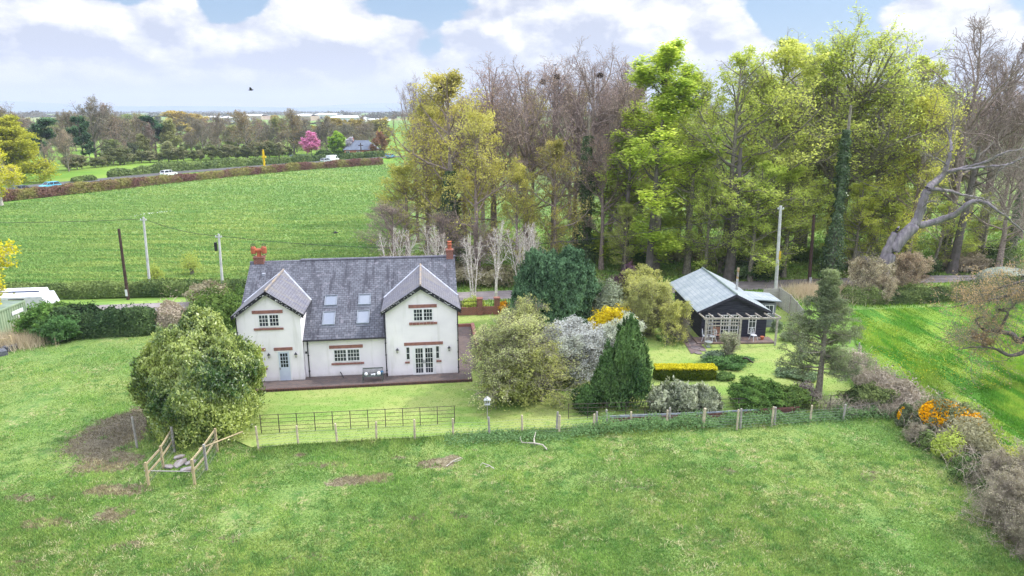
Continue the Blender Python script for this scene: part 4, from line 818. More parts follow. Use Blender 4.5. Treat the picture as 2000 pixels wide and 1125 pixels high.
for k,(x,y,s) in enumerate([(352,905,.5),(366,917,.4),(330,912,.3),(372,904,.3),(350,893,.3)]):
    X,Y=gp(x,y); b=MB(); b.prism([(s*1.2*cos(a)*rg.uniform(.8,1.1),s*.7*sin(a)*rg.uniform(.8,1.1),0) for a in np.linspace(0,2*pi,6)[:-1]],(0,0,.07)); b.build('slab',SLB,loc=(X,Y,0),rz=rg.uniform(0,3),label=lbl[k],cat='slab')
# fallen branches
DEAD=mottled('bleached_dead_wood',L(206,200,188,.8),L(150,142,134,.8),4.,.9)
def fallen(paths,label,r=.035):
    b=MB(); o=gp(*paths[0][0]); 
    for p in paths:
        q=[(gp(x,y)[0]-o[0],gp(x,y)[1]-o[1],.05+.05*((i*7)%3)) for i,(x,y) in enumerate(p)]; b.tube(q,[r*(1-.6*i/len(q)) for i in range(len(q))],6)
    b.build('fallen_branch',DEAD,loc=(o[0],o[1],0),label=label,cat='branch')
fallen([[(1068,879),(1060,872),(1044,870),(1020,866),(1016,860),(1017,858)],[(1044,870),(1043,860),(1046,849),(1038,850),(1033,848)]],'pale crooked branch lying in the grass before the wire fence',.05)
fallen([[(872,912),(885,903),(898,899),(904,897)],[(885,903),(892,904),(900,903)]],'small pale forked branch on the brown leaf litter',.03)
fallen([[(965,917),(955,912),(942,909),(938,911)],[(955,912),(948,915)]],'thin dead twig on the grass right of the leaf litter',.03)
# bird table
X,Y=gp(952,818); e_=empty('bird_table',(X,Y,0),0,'small white bird table on a thin pole beside the first garden post','bird table')
MB().tube([(0,0,0),(0,0,1.0)],.03,6).build('pole',POSTG,e_); MB().box(-.17,.17,-.15,.15,1.0,1.04).box(-.16,-.13,-.14,.14,1.04,1.32).box(.13,.16,-.14,.14,1.04,1.32).box(-.03,.03,-.03,.03,1.04,1.2).build('box',WH,e_); MB().prism([(-.22,-.19,1.32),(.22,-.19,1.32),(0,-.19,1.48)],(0,.38,0)).build('roof',WH,e_)
# post and wire right boundary
ps=[(1676,700,684),(1686,704,692),(1708,737,708),(1732,748,738),(1746.6,752,736),(1773,784,765),(1789,778,765),(1660,668,652),(1820,812,792)]
ps=[(1660,668,650),(1676,692,674),(1708,732,704),(1746,758,730),(1780,787,757),(1822,822,790)]
P=[]
for x,yb,yt in ps: X,Y=gp(x,yb); P.append((X,Y,at(x,yt,Y)[2]))
ox,oy=P[0][:2]; e_=empty('wire_fence',(ox,oy,0),0,'old dark post fence along the bramble bank beside the bright meadow','fence')
for x,y,h in P: post(x-ox,y-oy,max(h,1.),.06,IRON if 0 else POSTG,e_,rg.uniform(-.08,.08),0)
for z in (.4,.8): MB().tube([(x-ox,y-oy,z) for x,y,h in P],.006,3).build('wire',WIRE,e_)
# utility poles
DKW=mottled('creosoted_pole',L(78,62,58,.6),L(104,84,76,.6),3.,.9); PGY=mottled('pale_grey_pole',L(210,212,214,.9),L(182,184,188,.9),3.,.8)
def pole(px,pt,mat,label,r=.15,extra=None):
    X,Y=gp(*px); T=at(*pt,Y); e_=empty('utility_pole',(X,Y,0),0,label,'pole'); h=T[2]; dx=T[0]-X
    MB().tube([(0,0,-.3),(dx,0,h)],[r,r*.72],10).build('pole',mat,e_)
    st=MB(); [st.tube([(dx*(zz/h)-.2,0,zz),(dx*(zz/h)+.2,0,zz)],.012,4) for zz in np.arange(2.5,h-.3,.9)]
    if extra=='dark': st.build('step_irons',IRON,e_); MB().box(-.12,.12,-.18,-.16,.3,1.0).build('plate',WH,e_)
    else:
        MB().box(dx-.35,dx+.35,-.12,-.05,h-.35,h-.27).build('crossarm',PGY,e_); MB().lathe([(.04,0),(.05,.08),(.03,.12)],8,(dx-.28,-.08,h-.27)).lathe([(.04,0),(.05,.08),(.03,.12)],8,(dx+.28,-.08,h-.27)).build('insulators',WH,e_)
        if extra=='box': MB().box(-.36,-.12,-.12,.12,h*.72,h*.86).build('fuse_box',BLK,e_)
        if extra=='y': MB().box(-.1,.1,-.19,-.15,h*.38,h*.48).build('plate',mottled('yellow_plate',L(220,190,60,.8),L(200,170,60,.8),3.),e_)
    return (X+dx,Y,h-.2)
d1=pole((250,583),(232,447),DKW,'leaning dark brown pole standing in the verge behind the hedge',.17,'dark')
g2=pole((293,528+36),(280,424),PGY,'tall pale grey pole behind the far hedge, left of the house',.15)
g3=pole((436,573),(427,457),PGY,'pale grey pole with black fuse box just left of the house',.15,'box')
g4=pole((1515,568),(1525,402),PGY,'tall pale grey pole with crossarm beside the summer house',.19,'y')
d5=pole((1580,558),(1590,420),DKW,'dark brown pole beside the lane right of the summer house',.2,'dark')
def wire(a,b,sag,label,r=.022):
    pts=[tuple(a[i]+(b[i]-a[i])*f-(4*sag*f*(1-f) if i==2 else 0) for i in range(3)) for f in np.linspace(0,1,25)]
    o=MB(); o.tube(pts,r,4); o.build('overhead_cable',BLK,label=label,cat='cable')
lf=(-95.,g2[1]+6,g2[2]-.1)
wire(lf,g2,.8,'black overhead cable running left from the tall pale pole'); wire(g2,g3,.35,'black overhead cable between the two pale poles left of the house')
wire(g3,g4,2.6,'long black overhead cable passing behind the house to the right-hand pale pole'); 
# shipping container
CG=mottled('pale_green_container',L(176,196,164,.75),L(150,174,146,.75),1.5,.6); CR=mottled('container_roof',L(160,180,166,.7),L(136,156,146,.7),1.5,.6)
e_=empty('shipping_container',(-45.55,55.6,0),radians(1.5),'pale green corrugated shipping container at the left edge','container')
b=MB(); 
def corr(p0,p1,n,z0,z1,out):
    for k in range(n):
        f0,f1,f2_,f3_=k/n,(k+.35)/n,(k+.5)/n,(k+.85)/n; pr=[]
        for f,o_ in ((f0,0),(f1,0),(f2_,.07),(f3_,.07),((k+1)/n,0)): pr.append((p0[0]+(p1[0]-p0[0])*f+out[0]*o_,p0[1]+(p1[1]-p0[1])*f+out[1]*o_))
        for u,v in zip(pr[:-1],pr[1:]): b.add([(u[0],u[1],z0),(v[0],v[1],z0),(v[0],v[1],z1),(u[0],u[1],z1)],[(0,1,2,3)])
corr((1.3,-4.),(1.3,4.),26,.15,2.15,(1,0)); corr((1.3,4.),(-1.3,4.),9,.15,2.15,(0,1)); corr((-1.3,4.),(-1.3,-4.),26,.15,2.15,(-1,0)); corr((-1.3,-4.),(1.3,-4.),9,.15,2.15,(0,-1)); b.build('wall',CG,e_)
f_=MB()
for sx in (-1,1):
    for sy in (-1,1): f_.box(sx*1.34-.07,sx*1.34+.07,sy*4.04-.07,sy*4.04+.07,0,2.3)
    f_.box(sx*1.36-.05,sx*1.36+.05,-3.96,3.96,2.16,2.29); f_.box(sx*1.36-.05,sx*1.36+.05,-3.96,3.96,.02,.14)
for sy in (-1,1): f_.box(-1.26,1.26,sy*4.06-.05,sy*4.06+.05,2.16,2.29)
f_.build('frame',CG,e_); MB().box(-1.3,1.3,-4.,4.,2.17,2.25).build('roof',CR,e_)
MB().box(1.38,1.385,2.2,3.7,1.4,1.75).box(1.38,1.385,2.9,3.3,.9,1.2).build('marking',WH,e_)
# white trailer behind it
e_=empty('caravan',(-49.2,64.3,0),radians(8),'white caravan body with blue trim parked behind the green container','caravan')
MB().prism([(-4,-1.2,.5),(4,-1.2,.5),(3.6,-1.2,1.55),(-4,-1.2,1.55)],(0,2.4,0)).build('body',WH,e_); MB().prism([(-4,-1.15,1.56),(3.55,-1.15,1.56),(3.1,-.6,1.95),(-4,-.6,1.95)],(0,1.7,0)).build('roof',WH,e_); MB().box(-4.,3.2,-.66,-.58,1.95,2.03).build('trim',mottled('blue_trim',L(70,90,160,.7),L(60,80,140,.7),3.,.4),e_)
for sx in (-.5,.5): MB().tube([(sx,-1.22,.35),(sx,-1.0,.35)],.33,14).build('wheel',BLK,e_)
MB().box(-2.,-.5,-1.23,-1.2,.9,1.4).box(.6,2.,-1.23,-1.2,.9,1.4).build('window',GLASS,e_)
# stack of old slabs with a rail
for k,(x,y,s,lb) in enumerate([(6,676,1.,'grey concrete block by the dead grass at the left edge'),(20,682,.9,'second grey block leaning by the pale corner post'),(2,692,.9,'lowest grey block at the left edge of the photo'),(32,672,.6,'small block half under dead grass left of the hedge')]):
    X,Y=gp(x,y); MB().box(-.6*s,.6*s,-.4*s,.4*s,0,.45*s).build('concrete_block',mottled('dark_block',L(124,128,140,.6),L(96,100,112,.6),4.,.9,bs=.4),loc=(X,Y,-.05),rz=.4+k,label=lb,cat='block')
X,Y=gp(24,680); e_=empty('timber_rail',(X,Y,0),0,'bleached timber post and rail beside the blocks at the left edge','rail'); MB().box(-.08,.08,-.08,.08,0,1.1).build('post',NEWW,e_); MB().bar((.0,.0,.85),(-3.2,-1.4,.75),.08,.15).build('rail',NEWW,e_); MB().bar((.3,-.2,.1),(-1.6,-2.8,.08),.08,.12).build('rail',NEWW,e_)
# mossy curved roof by the lane, far right
X,Y=gp(1975,572); e_=empty('round_roofed_store',(X+1.2,Y+1.5,0),radians(-4),'low store with grey-green mossy curved roof beside the lane','store')
MSR=mottled('mossy_sheet_roof',L(168,176,166,.7),L(140,152,130,.7),1.4,.9,bs=.3)
b=MB(); ang=np.linspace(0,pi,15); pr=[(2.9*cos(a),.75+1.35*sin(a)**.8) for a in ang]
for (x0,z0),(x1,z1) in zip(pr[:-1],pr[1:]): b.prism([(x0,-2,z0),(x1,-2,z1),(x1,-2,z1-.08),(x0,-2,z0-.08)],(0,4,0))
b.build('roof',MSR,e_); MB().box(-2.75,2.75,-1.9,1.9,0,.7).build('wall',mottled('dark_store_wall',L(110,104,100,.6),L(90,86,84,.6),3.,.9),e_)
MB().prism([(x*.96,-1.85,z-.1) for x,z in pr],(0,.08,0)).build('gable',mottled('dark_store_wall',L(110,104,100,.6),L(90,86,84,.6),3.,.9),e_)
# cars, camera pole
def car(px,heading,body,label,kind='estate'):
    X,Y=gp(*px,.82); e_=empty('car',(X,Y,.82),heading,label,'van' if kind=='van' else 'car')
    PM=mottled('car_paint_%d'%int(body[0]*1000+body[2]*77),body,tuple(c*.94 for c in body[:3])+(1,),1.,.3,spec=.5)
    if kind=='van': pr=[(-2.6,.35),(2.4,.35),(2.65,.7),(2.6,1.15),(1.9,1.35),(1.3,2.35),(-2.55,2.4),(-2.65,1.2)]; w_=1.0; win=[(1.35,1.4,1.25,2.2)]
    else: pr=[(-2.2,.3),(2.2,.3),(2.35,.55),(2.3,.85),(1.35,1.05),(-2.25,1.08),(-2.38,.8)]; w_=.95
    n=len(pr); b=MB(); rings=[(-w_,.9),(-w_*.97,1.),(w_*.97,1.),(w_,.9)]
    vs=[];cz=.75
    for y,s in [(-w_,.93),(-w_*.9,1.),(w_*.9,1.),(w_,.93)]: vs+=[(x*s,y,cz+(z-cz)*s) for x,z in pr]
    fs=[list(range(n)),list(range(3*n,4*n))[::-1]]+[(j*n+i,j*n+(i+1)%n,(j+1)*n+(i+1)%n,(j+1)*n+i) for j in range(3) for i in range(n)]
    b.add(vs,fs); b.build('body',PM,e_)
    if kind!='van':
        cb=[(-2.15,1.05),(1.25,1.02),(.55,1.62),(-1.75,1.66)]; vs=[(x,-.86,z) if z<1.2 else (x,-.70,z) for x,z in cb]+[(x,.86,z) if z<1.2 else (x,.70,z) for x,z in cb]
        MB().add(vs,[(0,1,2,3),(7,6,5,4),(0,4,5,1),(1,5,6,2),(2,6,7,3),(3,7,4,0)]).build('windows',GLASS,e_)
        MB().prism([(-1.8,-.72,1.64),(.6,-.72,1.61),(.6,.72,1.61),(-1.8,.72,1.64)],(0,0,.06)).build('roof',PM,e_)
        for s in (-1,1): MB().bar((-.5,s*.87,1.05),(-.5,s*.72,1.64),.09,.03).bar((.45,s*.87,1.04),(.35,s*.72,1.62),.07,.03).bar((1.27,s*.86,1.02),(.56,s*.71,1.62),.08,.05).bar((-2.17,s*.86,1.05),(-1.77,s*.71,1.65),.14,.06).build('pillar',PM,e_)
    else:
        MB().prism([(1.95,-.85,1.38),(1.95,.85,1.38),(1.36,.8,2.25),(1.36,-.8,2.25)],(.03,0,.02)).build('windscreen',GLASS,e_)
        for s in (-1,1): MB().prism([(.6,s*1.005,1.35),(1.6,s*1.005,1.35),(1.2,s*1.005,2.1),(.6,s*1.005,2.1)],(0,s*.01,0)).build('window',GLASS,e_)
    for x in (-1.45,1.45):
        for s in (-1,1):
            wh=MB().tube([(x,s*(w_-.2),.34),(x,s*(w_+.01),.34)],.34,16).build('wheel',BLK,e_); MB().tube([(x,s*(w_+.0),.34),(x,s*(w_+.025),.34)],.2,12).build('rim',LEAD,wh)
    for s in (-1,1): MB().box(2.26 if kind!='van' else 2.58,2.36 if kind!='van' else 2.68,s*.65-.16,s*.65+.16,.68,.82).build('headlight',WH,e_); MB().box(-2.39 if kind!='van' else -2.68,-2.3 if kind!='van' else -2.6,s*.72-.1,s*.72+.1,.75,.98).build('tail_light',mottled('red_lamp',L(170,40,40),L(140,30,30),2.,.3),e_)
rh=math.atan2(RDN[3][1]-RDN[1][1],RDN[3][0]-RDN[1][0])
car((98,369),rh+pi,L(110,200,240,.85),'bright blue car on the main road near the yellow tree')
car((330,343.5),rh+pi*0,L(236,240,246,.9),'white estate car driving on the main road behind the brown hedge')
car((650,316),rh,L(240,242,246,.9),'white van on the main road near the bungalow','van'); car((637,318),rh,L(190,200,212,.8),'silver car just left of the white van on the road')
car((762,308),rh,L(120,170,210,.7),'pale blue car half hidden by the wood at the road end')
car((44,376),rh,L(120,140,160,.6),'dark blue-grey car low behind the hedge under the yellow tree')
X,Y=gp(517,331); YEL=mottled('yellow_paint',L(240,200,30,.85),L(226,180,20,.85),2.,.5); T=at(517,295,Y)
e_=empty('camera_pole',(X,Y,0),0,'tall yellow pole with small crosspiece beside the main road hedge','pole'); MB().tube([(0,0,-.2),(0,0,T[2])],.33,10).build('pole',YEL,e_); MB().box(-.5,.75,-.4,.4,T[2]-2.2,T[2]-1.6).build('head',YEL,e_); MB().tube([(0,0,T[2]),(0,0,T[2]+.5)],.25,8).build('cap',YEL,e_)
# flying bird
BK=mottled('black_feathers',(.01,.01,.014,1),(.02,.02,.026,1),2.,.6)
def bird(x,y,Y,rz,label,s=1.,flap=.25):
    X,Y,Z=at(x,y,Y); b=MB(); b.tube([(-.24*s,0,0),(-.1*s,0,.01*s),(.08*s,0,.02*s),(.2*s,0,.03*s),(.27*s,0,.02*s)],[.02*s,.06*s,.07*s,.04*s,.01*s],8)
    for sd in (-1,1): b.add([(.1*s,sd*.05*s,.02*s),(-.08*s,sd*.05*s,.02*s),(-.12*s,sd*.3*s,flap*s*.5),(-.04*s,sd*.52*s,flap*s),(.08*s,sd*.3*s,flap*s*.55)],[(0,1,2,4),(2,3,4)])
    b.add([(-.22*s,-.02*s,0),(-.22*s,.02*s,0),(-.4*s,.07*s,0),(-.4*s,-.07*s,0)],[(0,1,2,3)]); b.build('rook',BK,loc=(X,Y,Z),rz=rz,label=label,cat='bird')
bird(490,176,70,.3,'black bird gliding in the sky above the far fields',1.,.3); bird(571,276,110,2.4,'black bird flying low left of the pink cherry tree',1.3,.5); bird(655,455,66,.2,'black bird skimming over the crop field above the house roof',1.1,.1)
bird(1084,127,90,.2,'black bird perched in the tallest bare treetop of the wood',1.,.05)
#@@TREES
# ================================================================ TREES OF THE TALL WOOD
def LX(r,g,b,k=1.): return L(r,g,b,k)
F_BEECH=fol('beech_leaves',L(160,172,92,1.),L(212,218,132,1.08),.58)
F_LIME=fol('lime_green_leaves',L(160,186,82,1.),L(218,230,118,1.06),.58)
F_BUD=fol('purple_brown_buds',L(174,154,150,1.),L(214,194,188,1.05),.2)
F_OLIVE=fol('olive_leaves',L(164,164,108,1.),L(210,206,138,1.05),.35)
F_IVY=fol('ivy_leaves',L(60,82,56,.85),L(106,132,86,.9),.2,gloss=.03)
def ascprof(x): return (1.05-.55*x)*np.clip(.45+2.2*x,0,1)
V_BEECH=[tree_mesh(100+s,25,.42,.12,7.,n1=40,n2=9,n3=6,a1=(84,40),up1=.28,up2=.1,leaf=4,ls=.30,tw=.009,prof=lambda x:np.sqrt(np.clip(1.06-x*x,0,1))*np.clip(.6+2*x,0,1),la=.55,flat=.55,jit=.24,lmat=F_BEECH,patch=.74,clump=.3) for s in range(3)]
V_LIME=tree_mesh(120,25,.45,.10,7.6,n1=34,n2=11,n3=7,a1=(88,40),up1=.2,up2=.0,leaf=9,ls=.38,la=.6,flat=.75,jit=.34,tw=.009,lmat=F_LIME,patch=.9,clump=.3,prof=lambda x:(1.08-.62*x)*np.clip(.6+2*x,0,1))
V_BARE=[tree_mesh(130+s,22,.4,.28,7.2,n1=24,n2=9,n3=7,n4=2,a1=(66,34),up1=.65,up2=.3,l2=.5,trtop=.9,prof=lambda x:np.sqrt(np.clip(1.1-x*x,0,1))*np.clip(.6+2.2*x,0,1),leaf=1,ls=.15,la=.5,flat=.2,jit=.16,lmat=F_BUD,bmat=BARKD,patch=.75,tw=.014) for s in range(3)]
V_OLIVE=[tree_mesh(140+s,22,.38,.14,6.6,n1=34,n2=9,n3=6,a1=(74,38),up1=.35,up2=.12,tw=.012,prof=lambda x:np.sqrt(np.clip(1.06-x*x,0,1))*np.clip(.6+2*x,0,1),leaf=4,ls=.27,la=.55,flat=.35,jit=.3,lmat=F_OLIVE,bmat=BARKD,patch=.5,clump=.35) for s in range(2)]
V_SPREAD=tree_mesh(151,25,.42,.34,9.6,n1=15,n2=11,n3=7,a1=(70,44),up1=.6,up2=.15,leaf=3,ls=.28,la=.55,flat=.6,jit=.28,lmat=F_BEECH,patch=.6,prof=lambda x:np.sqrt(np.clip(1.08-x*x,0,1)),clump=.35,trtop=.88,tw=.012,stems=[(0,0,0,0),(.2,0,.06,.02),(-.2,.1,-.07,0)])
V_OAK=[tree_mesh(160+s,20,.5,.3,8.,n1=16,n2=9,n3=7,n4=3,a1=(66,30),up1=.5,up2=.25,l2=.5,prof=lambda x:1.05-.6*x,leaf=0,bmat=BARKD,tw=.02) for s in range(2)]
rgw=random.Random(5); cnt={}
def topx(px,top,Y): return at(px,top,Y)
ORD=['first','second','third','fourth','fifth','sixth','seventh','eighth','ninth','tenth','eleventh','twelfth','thirteenth','fourteenth','fifteenth','sixteenth','seventeenth','eighteenth','nineteenth','twentieth']
def wood(mesh,px,top,Y,label,color=(1,1,1,1),wide=1.,name='tree',group='trees of the tall wood'):
    X=at(px,(top+450)/2,Y)[0]; h=at(px,top,Y)[2]; return plant_tree(name,mesh,X,Y,h,label,color,rgw.uniform(0,6.28),wide*mesh[2]/h*h/mesh[2],group)
W_=(1,1,1,1); OLV=(.86,.86,.72,1)
wood(V_LIME,1292,112,81,'brilliant lime-green beech, brightest tree of the whole wood',W_,1.12,'beech_tree')
fr=[(V_BEECH[0],1430,112,80,'mid-green beech with dark trunk directly behind the summer house roof',(.92,.98,.85,1),1.05),
(V_BEECH[1],1520,88,83,'tall green beech behind the pale pole with crossarm',(1,1,.95,1),1.1),
(V_SPREAD,1655,46,86,'tallest tree of the wood, open-topped with bare limbs against the sky',(.92,.98,.84,1),1.),
(V_BEECH[2],1575,120,90,'green beech between the crossarm pole and the tallest tree',(.86,.94,.85,1),1.1),
(V_BEECH[2],1350,150,92,'grey-green beech just right of the brilliant lime-green beech',(.72,.78,.66,1),.8),
(V_BEECH[0],1720,180,84,'yellow-green tree behind the leaning dead trunk, left of its fork',(.98,1.02,.82,1),1.15),
(V_OLIVE[1],1800,205,80,'bright yellow-leaved tree behind the fork of the leaning dead trunk',(1.2,1.25,.75,1),1.05),
(V_BEECH[1],1765,120,95,'tall thin-leaved tree right of the tallest tree',(.95,.98,.84,1),.95),
(V_OAK[0],1880,112,88,'tall bare tree with dark forking limbs above the leaning dead trunk',W_,.95),
(V_OAK[1],1945,125,92,'bare twisted tree near the right edge against the sky',W_,.95),
(V_BARE[0],2010,150,95,'bare grey tree cut by the right edge of the photo',W_,1.1),
(V_BARE[1],1225,128,92,'bare purple-topped tree just left of the lime-green beech',W_,.9),
(V_BARE[2],1150,124,88,'tall bare tree with a rook perched on top',W_,1.),
(V_BARE[0],1085,132,92,'bare purple-brown tree left of the tallest bare treetop',W_,1.),
(V_BARE[1],1030,145,86,'bare brown tree above the round dark conifer',(.9,.85,.7,1),1.),
(V_BARE[2],965,148,92,'bare tree with reddish twigs right of the ochre tree',(1,.8,.7,1),1.05),
(V_OLIVE[0],880,150,84,'ochre and olive leafed tree above the right brick chimney',(1.05,1.,.72,1),1.15),
(V_OLIVE[1],930,232,78,'yellow-olive tree in front of the ochre tree',(1.08,1.08,.8,1),.95),
(V_OLIVE[0],830,212,92,'olive tree at the left shoulder of the wood',(.95,.95,.7,1),.95),
(V_OLIVE[1],792,330,86,'low drooping olive tree at the very left edge of the wood',(1.,1.05,.7,1),1.5),
(V_BARE[1],810,165,100,'thin twiggy tree poking up at the left shoulder of the wood',(.8,.9,.6,1),.55),
(V_BARE[0],770,400,80,'grey twiggy thicket tree at the foot of the wood, left',(.9,.9,.8,1),2.0),
(V_OLIVE[0],1085,280,80,'grey-olive tree with pale lower branches behind the round conifer',(.85,.8,.62,1),.95),
(V_BARE[2],1180,270,82,'brown-twigged tree with ivy patches left of the lime-green beech',(1,.85,.7,1),1.),
(V_OLIVE[1],1010,330,77,'low olive tree behind the white birches',(.95,.95,.62,1),.9),
(V_BEECH[1],1480,320,76,'low green tree with drooping sprays over the dark bush',(.95,1.05,.85,1),1.25),
(V_BEECH[0],1385,340,78,'low green sprays of a young beech behind the stove pipe',(.95,1.05,.8,1),1.2),
(V_BEECH[2],1545,330,78,'low spreading green beech between the two right-hand poles',(.95,1.02,.8,1),1.35),
(V_BEECH[1],1680,360,79,'low yellow-green tree left of the leaning dead trunk base',(1.05,1.05,.72,1),1.3),
(V_BEECH[2],1745,400,80,'small yellow-green tree just behind the leaning dead trunk base',(1.08,1.1,.72,1),1.5),
(V_BEECH[0],1855,400,82,'low pale green tree beyond the lane, right of the leaning trunk',(1,1.08,.8,1),1.4),
(V_BEECH[1],1930,380,84,'low green tree at the right edge beyond the lane',(.9,.95,.7,1),1.3),
(V_OAK[0],1975,330,80,'bare brownish tree hanging over the mossy roofed store',(1,1,1,1),1.2),
(V_OLIVE[0],1225,400,79,'small dull green tree at the foot of the lime-green beech',(.8,.95,.62,1),1.1),
(V_BARE[0],870,420,77,'low brown twiggy tree behind the left group of birches',(.8,.75,.6,1),1.7),
(V_BARE[2],935,440,76,'low brown twiggy tree behind the right brick chimney',(.8,.75,.6,1),1.6)]
for a in fr: wood(a[0],a[1],a[2],a[3],a[4],a[5],a[6],'beech_tree' if a[0] in V_BEECH else 'woodland_tree')
import bisect
TX=[740,780,830,900,1000,1080,1150,1220,1290,1370,1420,1500,1580,1650,1720,1780,1850,1930,2000,2300]
TY=[360,240,170,165,165,150,150,155,170,180,150,120,120,110,120,150,160,150,170,170]
n=0
for row,(Y,step,x0) in enumerate(((99,68,850),(120,84,846))):
    px=x0; k=0
    while px<2130:
        top=np.interp(px,TX,TY)+rgw.uniform(12,50); 
        if px<1260: ms,c,ds=(V_BARE[k%3],(1,.9,.8,1),'bare brown') if k%3 else (V_OLIVE[k%2],(.9,.88,.62,1),'olive leafed')
        elif px<1850: ms,c,ds=(V_BEECH[k%3],(.78,.86,.7,1),'grey-green leafed') if k%4 else (V_BARE[k%3],(1,1,1,1),'bare dark')
        else: ms,c,ds=V_BARE[k%3],(1,.9,.8,1),'bare brown'
        wood(ms,px+rgw.uniform(-14,14),top,Y+rgw.uniform(-4,4),'%s tree, %s from left in %s row of the wood'%(ds,ORD[k] if k<20 else 'twenty-'+ORD[k-20],('second','third','rearmost')[row]),c,.9,'woodland_tree')
        px+=step*rgw.uniform(.85,1.15); k+=1
# ivy sleeves on some trunks
def ivy_sleeve(px,py,h,r,label,seed,Y=None,col=W_):
    rng=np.random.default_rng(seed); X,Yg=gp(px,py); Yg=Y or Yg; n=int(h*900*r)
    z=rng.uniform(0,1,n)**.9; a=rng.uniform(0,2*pi,n); q=fnoise(seed,1.2)(np.stack([np.cos(a)*2,np.sin(a)*2,z*h],1))+.6*fnoise(seed+3,3.)(np.stack([np.cos(a),np.sin(a),z*h],1)); rr=r*(1.2-.8*z)*(.9+.45*q)*rng.uniform(.6,1.25,n)
    C=np.stack([rr*np.cos(a),rr*np.sin(a),z*h],1); V,Q,T=cards(C,np.full(n,.2),.75,np.stack([np.cos(a),np.sin(a),.3+0*a],1)+rng.normal(size=(n,3))*.5,rng,rng.uniform(0,1,n))
    P=np.array([[[0,0,-.2],[0.05,0,h*.4],[.15,0,h*.8],[.1,0,h*1.15]]]); tv,tq=tubes(P,np.array([[.42,.34,.26,.12]]),8)
    e_=empty('ivy_clad_tree',(X,Yg,0),0,label,'tree'); addobj('trunk',nmesh('ivy_trunk',tv,tq,BARK),e_); addobj('ivy',nmesh('ivy_leaves',V,Q,F_IVY,T),e_,color=col)
ivy_sleeve(1618,556,17,.8,'dark ivy-clad trunk rising beside the right dark brown pole',1); ivy_sleeve(1118,470,16,1.1,'ivy-covered trunk in the bare trees above the round conifer',2,84,(1.1,1.1,1,1)); ivy_sleeve(905,470,12,1.3,'dark ivy-clad trunk among the ochre trees above the right chimney',3,82)
ivy_sleeve(1845,520,7,.5,'short ivy-clad trunk beyond the lane under the bare trees',4,84); ivy_sleeve(1968,520,10,.6,'ivy-clad trunk beyond the lane near the right edge',5,84)
def big_trunk(px,py,h,r,label,lean=0.,mat=BARK,seed=1):
    X,Y=gp(px,py); rg=random.Random(seed); pts=[(lean*f*h+rg.uniform(-.1,.1)*f,rg.uniform(-.1,.1)*f,f*h) for f in (0,.1,.3,.55,.8,1)]; pts[0]=(0,0,-.3)
    e_=empty('bare_trunk_tree',(X,Y,0),0,label,'tree'); MB().tube(pts,[r*1.5,r*1.05,r*.9,r*.75,r*.55,r*.3],10).build('trunk',mat,e_)
    b=MB()
    for k in range(7):
        z=h*(.45+.08*k); a=rg.uniform(0,6.28); l=rg.uniform(2,4); p=[(lean*z,0,z),(lean*z+l*.5*cos(a),l*.5*sin(a),z+.6),(lean*z+l*cos(a),l*sin(a),z+1.6)]; b.tube(p,[r*.3,r*.2,.03],6)
    b.build('limbs',mat,e_)
BTK=barkmat('bark_grey_smooth',L(120,112,112,.72),L(94,92,84,.72),2.)
big_trunk(1424,546,15,.55,'thick grey-purple beech trunk standing beside the dark bush',.005,BTK,2); big_trunk(1341,536,14,.4,'mossy trunk left of the thick grey beech trunk',0,BARK,3); big_trunk(1266,548,15,.42,'grey trunk under the lime-green beech near the garden',.02,BTK,4); big_trunk(1220,535,13,.4,'grey trunk left of the lime-green beech',0,BTK,5)
big_trunk(1858,534,15,.5,'stout trunk beyond the lane to the right of the leaning tree',.06,BTK,6); big_trunk(1500,538,11,.34,'slim dark trunk just behind the crossarm pole',0,BARK,7); big_trunk(1820,530,8,.2,'thin leaning trunk beyond the lane',.12,BARK,8)
for k,(px,pt,Y) in enumerate([(1172,147,88),(1273,152,81),(1297,160,81),(1088,150,90),(862,168,84),(1060,160,90)]):
    X,Y,Z=at(px,pt,Y); rng=np.random.default_rng(k); n=160; d=nrm(rng.normal(size=(n,3))); C=d*.30*np.array([1,1,.6]); ax=nrm(np.cross(d,rng.normal(size=(n,3)))); P=np.stack([C-ax*.28,C+ax*.28],1); V,Q=tubes(P,np.full((n,2),.022),3)
    tag(addobj('rook_nest',nmesh('rook_nest',V,Q,mottled('nest_twigs',L(50,40,38,.6),L(66,52,48,.6),5.)),loc=(X,Y,Z)),['dark twig nest high in the tallest bare tree','twig nest at the top of the lime-green beech','second twig nest just right of the one in the lime-green beech','twig nest in the bare tree below the perched rook','twig nest in the crown of the ochre tree','twig nest in the brown treetops left of the perched rook'][k],'nest')
